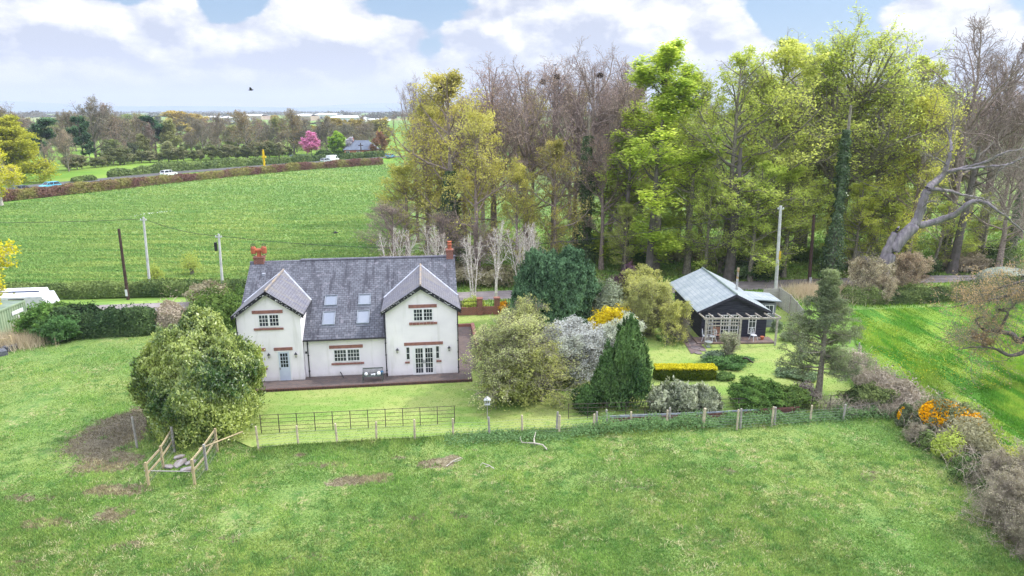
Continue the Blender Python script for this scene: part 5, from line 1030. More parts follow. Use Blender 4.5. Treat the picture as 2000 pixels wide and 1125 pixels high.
# birches with white stems
F_BTW=fol('birch_catkins',L(150,110,98,.8),L(190,160,130,.85),.2)
V_BIRCH=[tree_mesh(170+s,8.6,.10,.25,1.9,n1=15,n2=5,n3=3,a1=(44,24),up1=.7,up2=.1,stems=st,leaf=1,ls=.05,la=.6,jit=.08,lmat=F_BTW,bmat=BIRCHB,tw=.009,l2=.45,droop=.2,patch=.5) for s,st in enumerate([[(0,0,.03,0),(.3,.1,.16,.02),(-.25,0,-.16,0)],[(0,0,0,0),(.2,0,.10,.03)],[(0,0,-.05,0),(.3,.1,.12,0),(-.3,.1,-.18,.02),(.1,-.2,.04,-.05)]])]
for k,(px,py,pt,lb) in enumerate([(768,575,440,'white-stemmed birch rising above the middle of the house roof'),(800,578,452,'small white birch right behind the house ridge'),(852,575,438,'white birch clump left of the right brick chimney'),(925,590,450,'white birch at the lane directly right of the chimney'),(968,592,425,'tallest white birch beside the lane'),(1018,578,432,'white birch clump left of the round dark conifer'),(1040,575,440,'white birch leaning over the round dark conifer')]):
    X,Y=gp(px,py); plant_tree('birch_tree',V_BIRCH[k%3],X,Y,at(px,pt,Y)[2],lb,rz=k*1.3,group='white birches behind the house')
# leaning dead oak
DW,t=newmat('dead_oak_wood'); tc=t.n('TexCoord').outputs['Object']; c=t.mix(t.ss(t.noise(t.n('Mapping',tc,i={3:(3,3,.5)}).outputs[0],1.5,6,.65),.35,.7),L(134,128,138,.66),L(176,168,174,.7)); c=t.mix(t.m('MULTIPLY',t.ss(t.noise(tc,.8,4),.55,.7),.6),c,L(110,108,96,.6)); outp(t,princ(t,c,.9,0,.2,bump(t,t.noise(t.n('Mapping',tc,i={3:(6,6,1)}).outputs[0],2.,5),.6,.06)))
Y0=gp(1712,580)[1]
def dp(x,y,dy=0.): X,Y,Z=at(x,y,Y0+dy); return (X,Y,max(Z,-.2))
def dpath(p): return [dp(*q) for q in p]
X0=dp(1712,580)[0]; e_=empty('leaning_dead_oak',(X0,Y0,0),0,'huge grey leaning half-dead oak with broken limbs beside the lane','tree')
def sh(pts): return [(p[0]-X0,p[1]-Y0,p[2]) for p in pts]
def smooth_path(p,r,n=5):
    p=np.array(p); m=len(p); ts=np.linspace(0,m-1,(m-1)*n+1); out=[];ro=[]
    for tt in ts:
        i=min(int(tt),m-2); f=tt-i; a=p[max(i-1,0)];b=p[i];c_=p[i+1];d_=p[min(i+2,m-1)]
        out.append(.5*((2*b)+(c_-a)*f+(2*a-5*b+4*c_-d_)*f*f+(3*b-a-3*c_+d_)*f**3)); ro.append(r[i]*(1-f)+r[i+1]*f)
    return out,ro
def limb(b,pts,r,n=8,jit=.03,seed=0):
    p,ro=smooth_path(sh(dpath(pts)),r); rg=random.Random(seed+int(pts[-1][0])); p=[q+np.array([rg.uniform(-jit,jit) for _ in range(3)])*(1 if 0<i<len(p)-1 else 0)*1.4 for i,q in enumerate(p)]; b.tube(p,[x*rg.uniform(.93,1.08) for x in ro],n); return p
b=MB(); limb(b,[(1712,582),(1716,555),(1724,520),(1750,478),(1786,440)],[1.05,.84,.74,.64,.54],12); b.build('trunk',DW,e_,smooth=True)
b=MB(); limb(b,[(1724,520),(1735,485),(1748,455),(1757,442)],[.6,.45,.28,.05],8); b.build('broken_limb',DW,e_,smooth=True)
LS=.84
LM=[([(1786,440),(1798,412),(1806,385),(1815,365),(1840,345,1),(1850,320,1),(1857,295,1),(1856,270,2),(1848,250,2)],[.60,.52,.48,.44,.36,.26,.2,.14,.05]),
([(1788,441),(1830,432),(1865,418,-1),(1890,398,-2),(1915,392,-2),(1950,412,-3),(1985,440,-3),(2020,475,-3)],[.46,.4,.36,.3,.2,.14,.1,.03]),
([(1815,368),(1850,372,1),(1885,382,2),(1920,388,3),(1940,398,3)],[.26,.2,.16,.1,.03]),
([(1840,340,1),(1880,328,1),(1920,318,0),(1960,298,0),(2010,290,0)],[.28,.2,.14,.1,.05]),
([(1848,336,1),(1885,330,-1),(1930,325,-2),(1965,322,-3),(1990,312,-3),(2030,290,-3)],[.2,.17,.14,.12,.1,.06]),
([(1975,318,-3),(1955,330,-3),(1942,350,-3)],[.12,.08,.02]),
([(1800,410),(1812,395,-1),(1830,392,-1)],[.14,.1,.03]),([(1856,270,2),(1862,240,3),(1858,205,3)],[.12,.07,.02]),([(1850,322,1),(1830,310,0),(1806,300,-1)],[.12,.07,.02]),([(1716,558),(1700,520,-1),(1690,500,-1)],[.3,.15,.03])]
limb_paths=[]
for i,(p,r_) in enumerate(LM): b=MB(); q=limb(b,p,[v*LS for v in r_],8,.04,i); b.build('limb',DW,e_,smooth=True); limb_paths.append((q,r_))
rng=np.random.default_rng(33); PP_=[];RR_=[]
for q,r_ in limb_paths:
    q=np.array(q); ii=np.linspace(0,len(q)-1,9); PP_.append(np.stack([np.interp(ii,np.arange(len(q)),q[:,j]) for j in range(3)],1)); RR_.append(np.full(9,.12))
T1,R1_=grow(np.array(PP_),np.array(RR_),16,.3,1,50,18,lambda x:.28*np.ones_like(x),.3,5,rng,.015,.3,.018); T2,R2_=grow(T1,R1_,6,.15,1,45,15,lambda x:.5*np.ones_like(x),.2,4,rng,.012,.25,.013)
V,Q,_=join([tubes(T1,R1_,4),tubes(T2,R2_,3)]); addobj('twigs',nmesh('oak_twigs',V,Q,BARK),e_)
# pale blossoming thorn around its foot
F_PALE=fol('pale_blossom_twigs',L(190,176,160,.8),L(222,214,196,.9),.25)
V_THORN=tree_mesh(180,4.2,.14,.05,3.2,n1=22,n2=9,n3=6,a1=(75,35),up1=.4,up2=.2,stems=[(0,0,0,0),(.3,0,.2,0),(-.3,.1,-.2,0)],leaf=2,ls=.14,la=.7,flat=.2,jit=.14,lmat=F_PALE,prof=lambda x:1.-.4*x)
for px,py,h,lb,c in ((1690,585,3.4,'pale twiggy thorn bush left of the leaning oak base',(1,.98,.86,1)),(1772,570,3.3,'pale pinkish thorn bush right of the leaning oak base',(1,.9,.8,1)),(1722,592,2.2,'small pale bush right at the foot of the leaning oak',(1,.95,.85,1))):
    X,Y=gp(px,py); plant_tree('thorn_bush',V_THORN,X,Y,h,lb,c,px,.9,cat='bush')
# ================================================================ GARDEN PLANTS
F_LAUR=fol('laurel_leaves',L(70,108,52,.8),L(184,198,108,.95),.3,gloss=.05)
F_CON=fol('dark_conifer',L(40,70,50,.8),L(112,146,108,.95),.2); F_CYP=fol('cypress_green',L(60,92,56,.85),L(118,150,90,.9),.25)
F_APPLE=fol('young_apple_leaves',L(150,160,112,.92),L(208,214,154,1.),.4); F_WHITE=fol('white_blossom',L(196,200,206,.85),L(232,234,240,.95),.35)
F_GREY=fol('silver_grey_leaves',L(130,144,120,.8),L(186,196,170,.9),.3); F_YEL=fol('forsythia_yellow',L(200,180,40,.9),L(240,222,60,1.),.3); F_PUR=fol('purple_plum_leaves',L(80,60,78,.8),L(120,92,108,.8),.3)
F_GOLD=fol('golden_box_tips',L(86,110,34,.75),L(150,160,50,.85),.3)
F_GREEN=fol('garden_green_leaves',L(92,124,72,.9),L(146,172,104,.95),.3); F_DARKG=fol('dark_hedge_leaves',L(72,94,66,.85),L(130,148,98,.92),.25); F_BROWN=fol('brown_hedge_leaves',L(134,108,102,.85),L(150,154,96,.9),.25)
F_WILLOW=fol('yellow_willow_leaves',L(168,174,112,.95),L(212,214,140,1.),.4); F_ORANGE=fol('gorse_flowers',L(230,170,20,.9),L(250,200,40,1.),.3); F_DRY=fol('dry_grass_straw',L(186,172,152,.9),L(220,208,184,.95),.35); F_BRAM=fol('bramble_leaves',L(146,142,122,.9),L(192,184,168,.95),.3)
F_OAKB=fol('orange_oak_buds',L(186,160,126,.9),L(216,188,142,.95),.35); F_WEED=fol('nettle_green',L(92,128,80,.88),L(132,164,110,.92),.35)
m=bush_mesh(200,3.4,3.3,6.75,100000,.20,.45,.10,1.3,2.2,F_LAUR,.26,.5,tall=.9,axis_out=True,clump=.34,hf=.09); bush('laurel_bush',m,-19.15,38.9,'huge rounded yellow-green laurel hiding the left corner of the white house',cat='bush')
m=bush_mesh(210,3.3,3.2,6.9,60000,.34,.34,.13,1.6,2.5,F_CON,.34,.2,axis_out=True,tall=.8,clump=.22,hf=.1); bush('round_conifer',m,3.95,59.3,'large dark blue-green rounded conifer behind the blossom trees',cat='tree')
m=bush_mesh(211,1.3,1.3,4.4,9000,.26,.34,.16,1.6,2.,F_CON,.28,.2,axis_out=True,tall=.7,cone=.5); bush('conifer_shoulder',m,.95,57.7,'narrow dark conifer at the left side of the large round one',(1.15,1.15,1.1,1),cat='tree')
m=bush_mesh(212,1.6,1.5,5.5,30000,.34,.28,.18,1.8,2.2,F_CYP,.36,.2,axis_out=True,tall=1.2,cone=.66,hf=.2); bush('cypress',m,7.6,42.3,'dark green pointed cypress behind the wire fence',cat='tree')
m=bush_mesh(213,1.1,1.05,3.7,14000,.32,.28,.18,1.8,2.2,F_CYP,.36,.2,axis_out=True,tall=1.2,cone=.55,hf=.2); bush('cypress',m,6.35,42.1,'shorter left shoulder of cypress beside the pointed one',(.95,.95,.95,1),cat='tree')
m=bush_mesh(214,.85,.8,1.5,5000,.2,.35,.2,1.8,2.,F_CYP,.26,.2,axis_out=True,tall=.9); bush('cypress_sapling',m,4.9,41.3,'low dark conifer in the shade left of the pointed cypress',(.7,.75,.7,1))
V_APPLE=[tree_mesh(220+s,5.2,.17,.18,3.5,n1=20,n2=10,n3=7,n4=3,a1=(75,35),up1=.25,up2=.05,l2=.5,stems=[(0,0,.05,0),(.1,.1,-.1,.05)],leaf=2,ls=.12,la=.65,flat=.3,jit=.10,lmat=F_APPLE,prof=lambda x:1.-.45*x,droop=.35,tw=.011,patch=.9) for s in range(2)]
plant_tree('apple_tree',V_APPLE[0],.2,43.6,4.3,'wide pale green budding apple tree in front of the round conifer',W_,.3,1.25); plant_tree('apple_tree',V_APPLE[1],2.0,42.7,3.2,'yellower low apple tree reaching down to the fence',(1.,.98,.7,1),1.2,1.2)
plant_tree('apple_tree',V_APPLE[1],.8,47.3,4.6,'upright pale budding tree behind the wide apple tree',(1,1,.85,1),2.2,.85)
m=bush_mesh(224,2.1,1.8,3.2,15000,.17,.6,.22,1.4,2.,F_APPLE,.7,.3,clump=.3,core=False); bush('apple_thicket',m,.2,42.8,'leafy heart of the apple trees beside the bird table',(.85,.85,.62,1))
V_BLOS=tree_mesh(230,3.9,.14,.12,2.9,n1=20,n2=10,n3=7,n4=3,a1=(75,35),up1=.35,up2=.1,stems=[(0,0,.05,0),(.2,.1,.2,.05),(-.2,0,-.2,0)],leaf=2,ls=.11,la=.8,flat=.3,jit=.14,lmat=F_WHITE,prof=lambda x:1.-.35*x,tw=.011)
plant_tree('blossom_tree',V_BLOS,4.5,47.2,3.1,'white blossoming tree between the apple trees and the cypress',(.84,.86,.82,1),.5,1.2); plant_tree('blossom_tree',V_BLOS,3.2,46.0,2.7,'second white blossoming bush left of the larger one',(.76,.8,.68,1),2.5,1.15); plant_tree('blossom_tree',V_BLOS,8.3,49.2,2.9,'pale silver-green bush behind the pointed cypress',(.86,.92,.72,1),4.,1.)
m=bush_mesh(240,1.9,1.6,2.6,9000,.2,.5,.25,1.5,2.,F_YEL,.5,.3,clump=.35); bush('forsythia',m,8.7,55.6,'bright yellow forsythia right of the large round conifer',cat='bush')
m=bush_mesh(241,1.8,1.8,4.2,16000,.2,.5,.22,1.4,2.,F_PUR,.6,.3,clump=.35,core=False); bush('purple_plum',m,11.2,63.2,'dark purple-leaved plum tree near the lane',cat='tree')
m=bush_mesh(242,2.,1.9,3.6,12000,.2,.5,.22,1.4,2.,F_GREY,.5,.3,clump=.35,core=False); bush('grey_shrub',m,8.0,60.,'grey-green shrub between the round conifer and purple plum',cat='bush')
V_WIL=tree_mesh(243,4.6,.16,.12,3.6,n1=22,n2=10,n3=7,n4=2,a1=(72,38),up1=.35,up2=.1,stems=[(0,0,.05,0),(.2,.1,.2,.05),(-.2,0,-.15,0)],leaf=3,ls=.17,la=.6,flat=.35,jit=.16,lmat=F_WILLOW,prof=lambda x:1.-.4*x,tw=.012,patch=.6)
plant_tree('willow_tree',V_WIL,12.0,57.0,3.7,'pale yellow-green tree left of the summer house roof',W_,.4,.9); plant_tree('willow_tree',V_WIL,13.8,55.0,2.6,'yellow-green tree overhanging the summer house wall',(1.,1.,.85,1),2.2,.85); plant_tree('willow_tree',V_WIL,12.0,61.5,3.6,'grey-yellow bushy tree in front of the purple plum',(.95,.95,.85,1),3.9,.9)
plant_tree('willow_tree',V_WIL,11.0,56.2,2.9,'small grey shrub on the lawn left of the summer house',(.85,.88,.9,1),5.,.7)
# hedges and low shrubs of the garden
a=gp(1277,742);b=gp(1400,742); hb=hedge('golden_hedge',[(a[0],a[1]+.3),(b[0],b[1]+.3)],1.2,.92,16000,.11,fol('golden_hedge_leaves',L(60,86,36,.75),L(120,134,44,.85),.3),'clipped box hedge with bright golden yellow top across the lawn',seed=3,lump=.04,hvar=.02,topj=.05,round_=5.)
rng=np.random.default_rng(4); n=9000; C=np.stack([rng.uniform(a[0]+.08,b[0]-.05,n),rng.uniform(a[1]-.22,a[1]+.85,n),.89+rng.uniform(-.05,.09,n)],1); V,Q,T=cards(C,np.full(n,.11),.6,rng.normal(size=(n,3))*.6+np.array([0,0,1.]),rng,rng.uniform(0,1,n)); addobj('golden_tips',nmesh('golden_tips',V,Q,fol('golden_tip_leaves',L(180,176,40,.9),L(222,212,60,1.),.3),T),hb)
def shrub(nm,px,py,rx,ry,h,n,ls,mat,label,seed,col=W_,**kw): m=bush_mesh(seed,rx,ry,h,n,ls,mat=mat,**kw); X,Y=gp(px,py); return bush(nm,m,X,Y+ry*.7,label,col,cat='bush')
shrub('low_shrub',1418,744,.62,.45,.5,2500,.12,F_GREEN,'low dark green shrub at the right end of the golden hedge',250,(.8,.85,.8,1))
F_LH=fol('variegated_laurel',L(96,112,80,.75),L(206,212,180,.9),.25,gloss=.05)
for k,(px,rx,h,lb) in enumerate([(1296,1.05,1.75,'left grey-green spotted laurel bush behind the rails'),(1340,1.1,1.85,'middle grey-green spotted laurel bush behind the rails'),(1385,1.0,1.75,'right grey-green spotted laurel bush behind the rails')]): shrub('spotted_laurel',px,812,rx,.9,h,8000,.2,F_LH,lb,260+k,la=.4,lump=.2,axis_out=True,tall=1.)
shrub('round_bush',1485,806,1.5,1.2,1.9,15000,.14,F_GREEN,'rounded bright green bush behind the wire fence',270,(.85,.95,.75,1),lump=.12); shrub('round_bush',1550,802,1.5,1.,1.4,9000,.15,F_GREEN,'lower olive extension right of the rounded green bush',271,(1.,.95,.8,1),lump=.2); shrub('twiggy_shrub',1578,792,.8,.8,1.4,3000,.13,F_BRAM,'grey-purple twiggy shrub beside the tall grey tree trunk',272,(.9,.85,1.,1),core=False,shell=.9)
shrub('bed_plant',1418,722,1.5,.8,.7,6000,.16,F_WEED,'leafy green flower bed in front of the terrace',280,(.95,1,.9,1),lump=.3,axis_out=True,tall=1.3); shrub('bed_plant',1395,712,.8,.6,.9,2500,.14,F_GREY,'dark grey-green plant at the left of the flower bed',281,(.7,.8,.75,1))
V_SIL=tree_mesh(282,2.0,.05,.02,1.2,n1=22,n2=7,n3=5,a1=(40,20),up1=.5,up2=.2,stems=[(0,0,0,0),(.1,0,.15,0),(-.1,0,-.15,0)],leaf=2,ls=.09,la=.4,jit=.08,lmat=F_GREY,tw=.011,bmat=BARKD); X,Y=gp(1422,704); plant_tree('silver_bush',V_SIL,X,Y,1.9,'upright silvery twiggy bush in front of the pergola',(1.1,1.05,.95,1),0,.9,cat='bush')
shrub('rock_bed',1455,708,.8,.5,.35,900,.12,F_WEED,'small mound of plants edged with a dark arched log',283,(.8,.9,.8,1)); X,Y=gp(1458,712); b=MB(); b.tube([(-.6,.5,.1),(-.3,.45,.4),(.1,.3,.4),(.5,-.05,.15)],[.06,.08,.07,.05],7); b.build('dead_log',mottled('dark_log',L(90,78,76,.6),L(66,58,58,.6),5.,.9),loc=(X,Y,0),label='dark curved dead log on the small plant mound',cat='log')
for k,(px,py,rx,lb) in enumerate([(1545,738,.95,'left half of the bluish round flower bed on the right lawn'),(1572,744,.9,'right half of the bluish round flower bed by the grey tree')]): shrub('flower_bed',px,py,rx,.7,.45,3500,.15,F_GREY,lb,290+k,(.8,.95,.8,1),lump=.3,axis_out=True,tall=1.)
shrub('yellow_shrub',925,614,1.15,.8,1.3,4500,.14,F_WILLOW,'small yellow-green rounded shrub against the low lane wall',294,(.9,1.0,.6,1)); shrub('orange_shrub',985,615,.6,.5,1.2,2200,.14,F_YEL,'small orange-yellow shrub by the wall pier',295,(.9,.6,.6,1)); shrub('dark_shrub',893,612,.6,.5,1.,1800,.13,F_BRAM,'dark reddish shrub at the right end of the house',296,(.6,.55,.6,1),core=False,shell=.8)
shrub('low_green_shrub',1305,668,.9,.6,.6,2200,.16,F_GREEN,'low green clump at the foot of the yellow-green tree',297,(.9,1.,.8,1)); shrub('fern_clump',1518,650,.5,.45,1.,1200,.18,F_GREY,'pale feathery plant beside the right pergola post',298,(.9,1,.8,1),axis_out=True,tall=1.2,core=False,shell=.9)
shrub('fern_clump',1555,668,1.1,.7,.8,2600,.2,F_GREY,'pale grey-green feathery plants below the panel fence',299,(1.,1,.9,1),axis_out=True,tall=1.,core=False,shell=.9)
# the tall thin larch
F_LAR=fol('larch_needles',L(118,134,104,.8),L(164,178,132,.85),.3)
V_LAR=tree_mesh(300,9.6,.2,.2,2.7,n1=74,n2=10,n3=6,a1=(95,44),up1=.28,up2=.1,leaf=5,ls=.13,la=.3,flat=.2,jit=.10,lmat=F_LAR,prof=lambda x:(1.08-.95*x)*np.clip(.7+1.5*x,0,1),tw=.010,l2=.34,bmat=BARK)
plant_tree('larch_tree',V_LAR,20.9,43.3,9.1,'tall thin grey-green larch with bare lower trunk by the right garden corner',W_,.6,1.1)
# near right: oak reaching in from outside the frame, with orange buds
Yb=46.; X1=39.; e_=empty('oak_tree',(X1,Yb,0),0,'oak at the right edge with orange-tinged buds, its grey limbs reaching in over the meadow','tree')
def q3(x,y,d=0.): X,Y,Z=at(x,y,Yb+d); return np.array((X-X1,Y-Yb,Z))
b=MB(); b.tube([(0,0,-.3),(.1,0,2.),(0,0,5),(.2,0,9)],[.7,.55,.5,.35],12); b.build('trunk',BTK,e_,smooth=True)
OL=[([q3(2060,560),q3(2000,662),q3(1975,652,.3),q3(1945,647,.5),q3(1925,645,.6),q3(1905,625,.5),q3(1925,618,.6)],[.3,.22,.18,.15,.12,.08,.04]),
([q3(1952,646,.4),q3(1962,625,.2),q3(1968,610,.1),q3(1950,604,0),q3(1975,602,-.2),q3(1985,590,-.3)],[.12,.10,.08,.05,.05,.03]),
([q3(2080,640),q3(2010,683,-.5),q3(1972,694,-.5),q3(1940,680,-.6),q3(1900,678,-.8),q3(1865,684,-1)],[.28,.16,.12,.07,.05,.02]),
([q3(1940,680,-.6),q3(1925,665,-.4),q3(1905,658,-.2)],[.05,.035,.015]),
([q3(2080,520),q3(2010,560,.5),q3(1960,580,1.),q3(1910,590,1.2),q3(1860,600,1.4)],[.25,.15,.1,.06,.03]),([q3(2080,500),q3(2020,540,-.5),q3(1975,556,-.8),q3(1930,568,-1)],[.22,.13,.08,.03])]
PP_=[];RR_=[]
for i,(p,r_) in enumerate(OL):
    p2,ro=smooth_path(p,r_,5); b=MB(); b.tube(p2,ro,8); b.build('limb',BTK,e_,smooth=True); q=np.array(p2); ii=np.linspace(0,len(q)-1,9); PP_.append(np.stack([np.interp(ii,np.arange(len(q)),q[:,j]) for j in range(3)],1)); RR_.append(np.full(9,.06))
rng=np.random.default_rng(5); lens=np.linalg.norm(np.diff(np.array(PP_),axis=1),axis=2).sum(1)[:,None]; T1,R1_=grow(np.array(PP_),np.array(RR_),24,.2,1,55,20,lambda x:.26*np.ones_like(x),.25,5,rng,.012,.3,.012); T2,R2_=grow(T1,R1_,7,.15,1,45,15,lambda x:.5*np.ones_like(x),.1,4,rng,.01,.25,.009); T3,R3_=grow(T2,R2_,4,.15,1,45,15,lambda x:.5*np.ones_like(x),.1,3,rng,.01,.25,.007)
V,Q,_=join([tubes(T1,R1_,4),tubes(T2,R2_,3),tubes(T3,R3_,3)]); addobj('twigs',nmesh('oak_twigs',V,Q,BARK),e_)
C=T3[:,1:].reshape(-1,3); C=np.repeat(C,2,0)+rng.normal(size=(len(C)*2,3))*.05; C=C[fnoise(6,.9)(C)>-.45]; V,Q,T=cards(C,np.full(len(C),.095),.6,rng.normal(size=C.shape),rng,.5+.4*fnoise(7,1.)(C)); addobj('buds',nmesh('oak_buds',V,Q,F_OAKB,T),e_)
# left edge: yellow oak, small bright tree, near sprays
F_YOAK=fol('yellow_green_oak',L(156,156,62,.95),L(206,200,84,1.),.4)
V_YOAK=tree_mesh(310,16,.5,.1,9.5,n1=34,n2=11,n3=7,a1=(82,35),up1=.3,up2=.1,leaf=8,ls=.5,la=.7,flat=.4,jit=.45,lmat=F_YOAK,prof=lambda x:np.sqrt(np.clip(1.02-(x*.95)**2,0,1)),clump=.3)
X,_,Z=at(-2,256,190); plant_tree('oak_tree',V_YOAK,X,190,Z,'big dome-shaped yellow-green oak at the left edge beyond the crop field',(.95,1.02,.95,1),.2,1.42)
V_YSM=tree_mesh(311,8,.16,.2,3.4,n1=22,n2=8,n3=6,a1=(60,30),up1=.5,leaf=3,ls=.22,la=.7,jit=.22,lmat=fol('bright_yellow_leaves',L(196,196,60,.9),L(230,226,84,1.),.35),patch=.75,bmat=BIRCHB)
X,_,Z=at(22,332,158); plant_tree('young_tree',V_YSM,X,158,Z,'smaller bright yellow tree with pale trunk below the big yellow oak',W_,.3,1.3); 
X,_,Z=at(-14,306,140); plant_tree('young_tree',V_YSM,X,140,Z,'bright yellow tree cut by the left edge of the photo',(.95,.95,.8,1),1.3,1.25)
X,_,Z=at(-78,405,58); plant_tree('young_tree',V_YSM,X,58,Z,'near tree outside the left edge, its sparse yellow sprays reaching in',(1.05,1.,.8,1),2.,.85)
# hedges either side of the lane, left
h1=[(-120,60.5)]+[(gp(-60,588)[0],gp(-60,588)[1]+.9)]+[(gp(x,y)[0],gp(x,y)[1]+.9) for x,y in ((0,585),(120,583),(240,581),(360,578),(480,575))]+[(-22,71.6)]
hedge('lane_hedge',h1,2.0,1.6,42000,.24,F_DARKG,'long clipped green and brown hedge along the crop field left of the house',seed=11,color=(1.15,1.15,.95,1),clumpf=.5,lump=.08,hvar=.08)
hedge('garden_hedge',[(-40.5,56.2),(-36,56.9),(-31.2,57.6)],2.4,2.6,26000,.22,F_DARKG,'tall dark evergreen hedge left of the big laurel',seed=12,color=(.8,.9,.85,1),lump=.2,topj=.2)
hedge('twiggy_hedge',[(-31.6,57.6),(-28.6,58.2),(-26,58.9)],2.4,2.7,9000,.18,F_BRAM,'grey-brown twiggy hedge between the dark hedge and the laurel',seed=13,lump=.3,topj=.5,color=(1,.95,.95,1))
for k,(px,py,rx,h,mt,c,lb) in enumerate([(425,645,2.0,2.9,F_GREEN,(.8,.8,.62,1),'olive bush behind the laurel at the house corner'),(468,628,1.6,2.4,F_GREEN,(.8,.85,.72,1),'green bush touching the left wall of the house'),(70,668,1.7,2.5,F_GREEN,(.72,.85,.66,1),'ivy-green bush at the corner of the green container'),(105,672,1.5,2.0,F_WEED,(.7,.8,.7,1),'second green bush right of the container corner'),(100,628,1.4,1.6,F_GREEN,(.8,.9,.7,1),'bush behind the container corner bushes'),(370,538,1.3,2.6,F_WILLOW,(.8,.9,.6,1),'yellow-green sapling bush in the far hedge right of the pole'),(300,552,1.,1.9,F_WILLOW,(.75,.85,.55,1),'small yellow-green bush at the foot of the tall pale pole'),(400,600,1.9,2.2,F_BRAM,(1,1,.9,1),'tangled brown bush on the verge behind the laurel')]):
    sp_=mt is F_WILLOW; shrub('bush',px,py,rx,rx*.8,h,1500 if sp_ else 7000,.17 if sp_ else .2,mt,lb,320+k,c,lump=.3,core=not sp_,shell=.9 if sp_ else .3)
rng=np.random.default_rng(41)
def grassclump(name,px,py,r,n,h,mat,label,seed,wd=.03):
    rng=np.random.default_rng(seed); X,Y=gp(px,py); P=np.stack([X+rng.normal(size=n)*r*.5,Y+rng.normal(size=n)*r*.4,np.zeros(n)],1); scatter(name,P,h,wd,mat,seed,kind='stuff',label=label,lean=.8)
grassclump('dry_grass',38,672,2.0,5000,1.0,F_DRY,'tall dry straw-coloured grass beside the blocks at the left edge',51); grassclump('dry_grass',60,640,1.5,2500,.9,F_DRY,'dry brown stalks below the green container',52)
grassclump('dry_grass',1608,578,3.2,9000,1.0,F_DRY,'tall pale dry grass behind the panel fence near the lane',53,.04)
# weeds along the wire fence
rng=np.random.default_rng(61); n=18000; s=rng.uniform(0,1,n)**.85; X=-4+(26+4)*s; Y=37.75+(X-0)*.1325+rng.normal(size=n)*.42-.25; Zh=(.25+.5*np.clip((X+4)/10,0,1)*np.exp(-((X-12)/14)**2))*rng.uniform(.1,1,n)*(.7+.5*fnoise(3,1.2)(np.stack([X,Y,0*X],1))).clip(.2,1.4)
V,Q,T=cards(np.stack([X,Y,Zh],1),np.full(n,.13),.55,rng.normal(size=(n,3))*.5+np.array([0,-.3,.8]),rng,rng.uniform(0,1,n)); tag(addobj('weeds',nmesh('weeds',V,Q,F_WEED,T)),'band of green nettles and weeds under the post and wire fence','weeds',kind='stuff')
# bramble bank on the right, gorse, thickets
bk=[(1655,706),(1690,742),(1725,775),(1775,800),(1830,838),(1875,880),(1925,925),(1975,985),(2040,1050)]
bp=[gp(*q) for q in bk]; 
hedge('bramble_bank',[(p[0]+.3,p[1]) for p in bp[:5]],2.1,1.25,15000,.17,F_BRAM,'low grey-purple bramble bank between the garden and the bright meadow',seed=71,lump=.35,topj=.6,color=(1.,.97,1.,1),round_=2.,hvar=.3)
hedge('bramble_bank',[(p[0]+.5,p[1]) for p in bp[4:]],2.0,1.1,16000,.15,F_BRAM,'taller grey bramble thicket running to the lower right corner',seed=72,lump=.35,topj=.6,color=(.95,1.,.82,1),round_=2.,hvar=.35)
def canes(name,pts,n,h,mat,label,seed,r=.012,spread=1.2):
    rng=np.random.default_rng(seed); P=np.array(pts); i=rng.uniform(0,len(P)-1.001,n); k=i.astype(int); f=(i-k)[:,None]; B=P[k]*(1-f)+P[k+1]*f; B=B+rng.normal(size=(n,2))*spread*.45
    d=rng.uniform(0,2*pi,n); l=rng.uniform(.5,1.3,n)*h; u=np.stack([np.cos(d),np.sin(d)],1); z=np.zeros(n)
    pts_=[np.column_stack([B+u*l[:,None]*a_,l*b_]) for a_,b_ in ((0,0),(.12,.5),(.4,.85),(.8,.9),(1.15,.55))]; Pp=np.stack(pts_,1); Pp[:,1:]+=rng.normal(size=Pp[:,1:].shape)*.08
    V,Q=tubes(Pp,np.full((n,5),r)*np.array([1,.9,.8,.6,.4]),3); return tag(addobj(name,nmesh(name,V,Q,mat)),label,'brambles',kind='stuff')
CANE=mottled('pale_cane',L(190,180,164,.85),L(150,140,126,.8),3.,.9)
canes('bramble_canes',bp[:5],1100,1.2,CANE,'arching pale bramble canes over the bank beside the bright meadow',81); canes('bramble_canes',bp[4:],1300,1.15,CANE,'dense arching grey bramble canes in the lower right corner',82,.013,1.6)
canes('bramble_canes',[gp(1600,800),gp(1700,806),gp(1760,812)],500,.9,CANE,'dry tangled stems at the right end of the wire fence',83,.01,.8)
V_TH2=tree_mesh(181,2.9,.08,.02,2.2,n1=24,n2=10,n3=7,n4=2,a1=(78,40),up1=.25,up2=.1,stems=[(0,0,0,0),(.4,0,.3,0),(-.4,.1,-.3,0),(.1,-.4,.05,-.3)],leaf=1,ls=.08,la=.7,flat=.2,jit=.1,lmat=F_BRAM,bmat=CANE,prof=lambda x:1.-.35*x,tw=.009,patch=.7)
for px,py,h,lb in ((1975,1040,2.0,'large tangled grey thorn bush in the lower right corner'),(2035,990,2.3,'grey thorn bush at the right edge behind the corner one'),(2040,1090,1.8,'lowest grey thorn bush cut by the right edge'),(1950,965,1.5,'smaller grey thorn bush above the corner thicket'),(1790,862,.8,'low twiggy grey bush below the small gorse')):
    X,Y=gp(px,py); plant_tree('thorn_bush',V_TH2,X,Y,h,lb,(1.1,1.1,1.05,1),px,1.,cat='bush')
for k,(px,py,rx,h,c,lb) in enumerate([(1905,940,1.,1.1,(.9,1,.8,1),'dark green bramble patch in the bank below the gorse'),(1830,880,.8,.9,(1,1.05,.85,1),'green bramble patch left of the gorse'),(1960,985,1.,1.,(.9,1.,.8,1),'green bramble patch between the corner thorn bushes'),(1660,722,.8,1.,(1.1,1.1,.9,1),'greenish bramble at the top end of the bank')]): shrub('bramble_patch',px,py,rx,rx*.8,h,3500,.13,F_DARKG,lb,450+k,c,lump=.35,shell=.5)
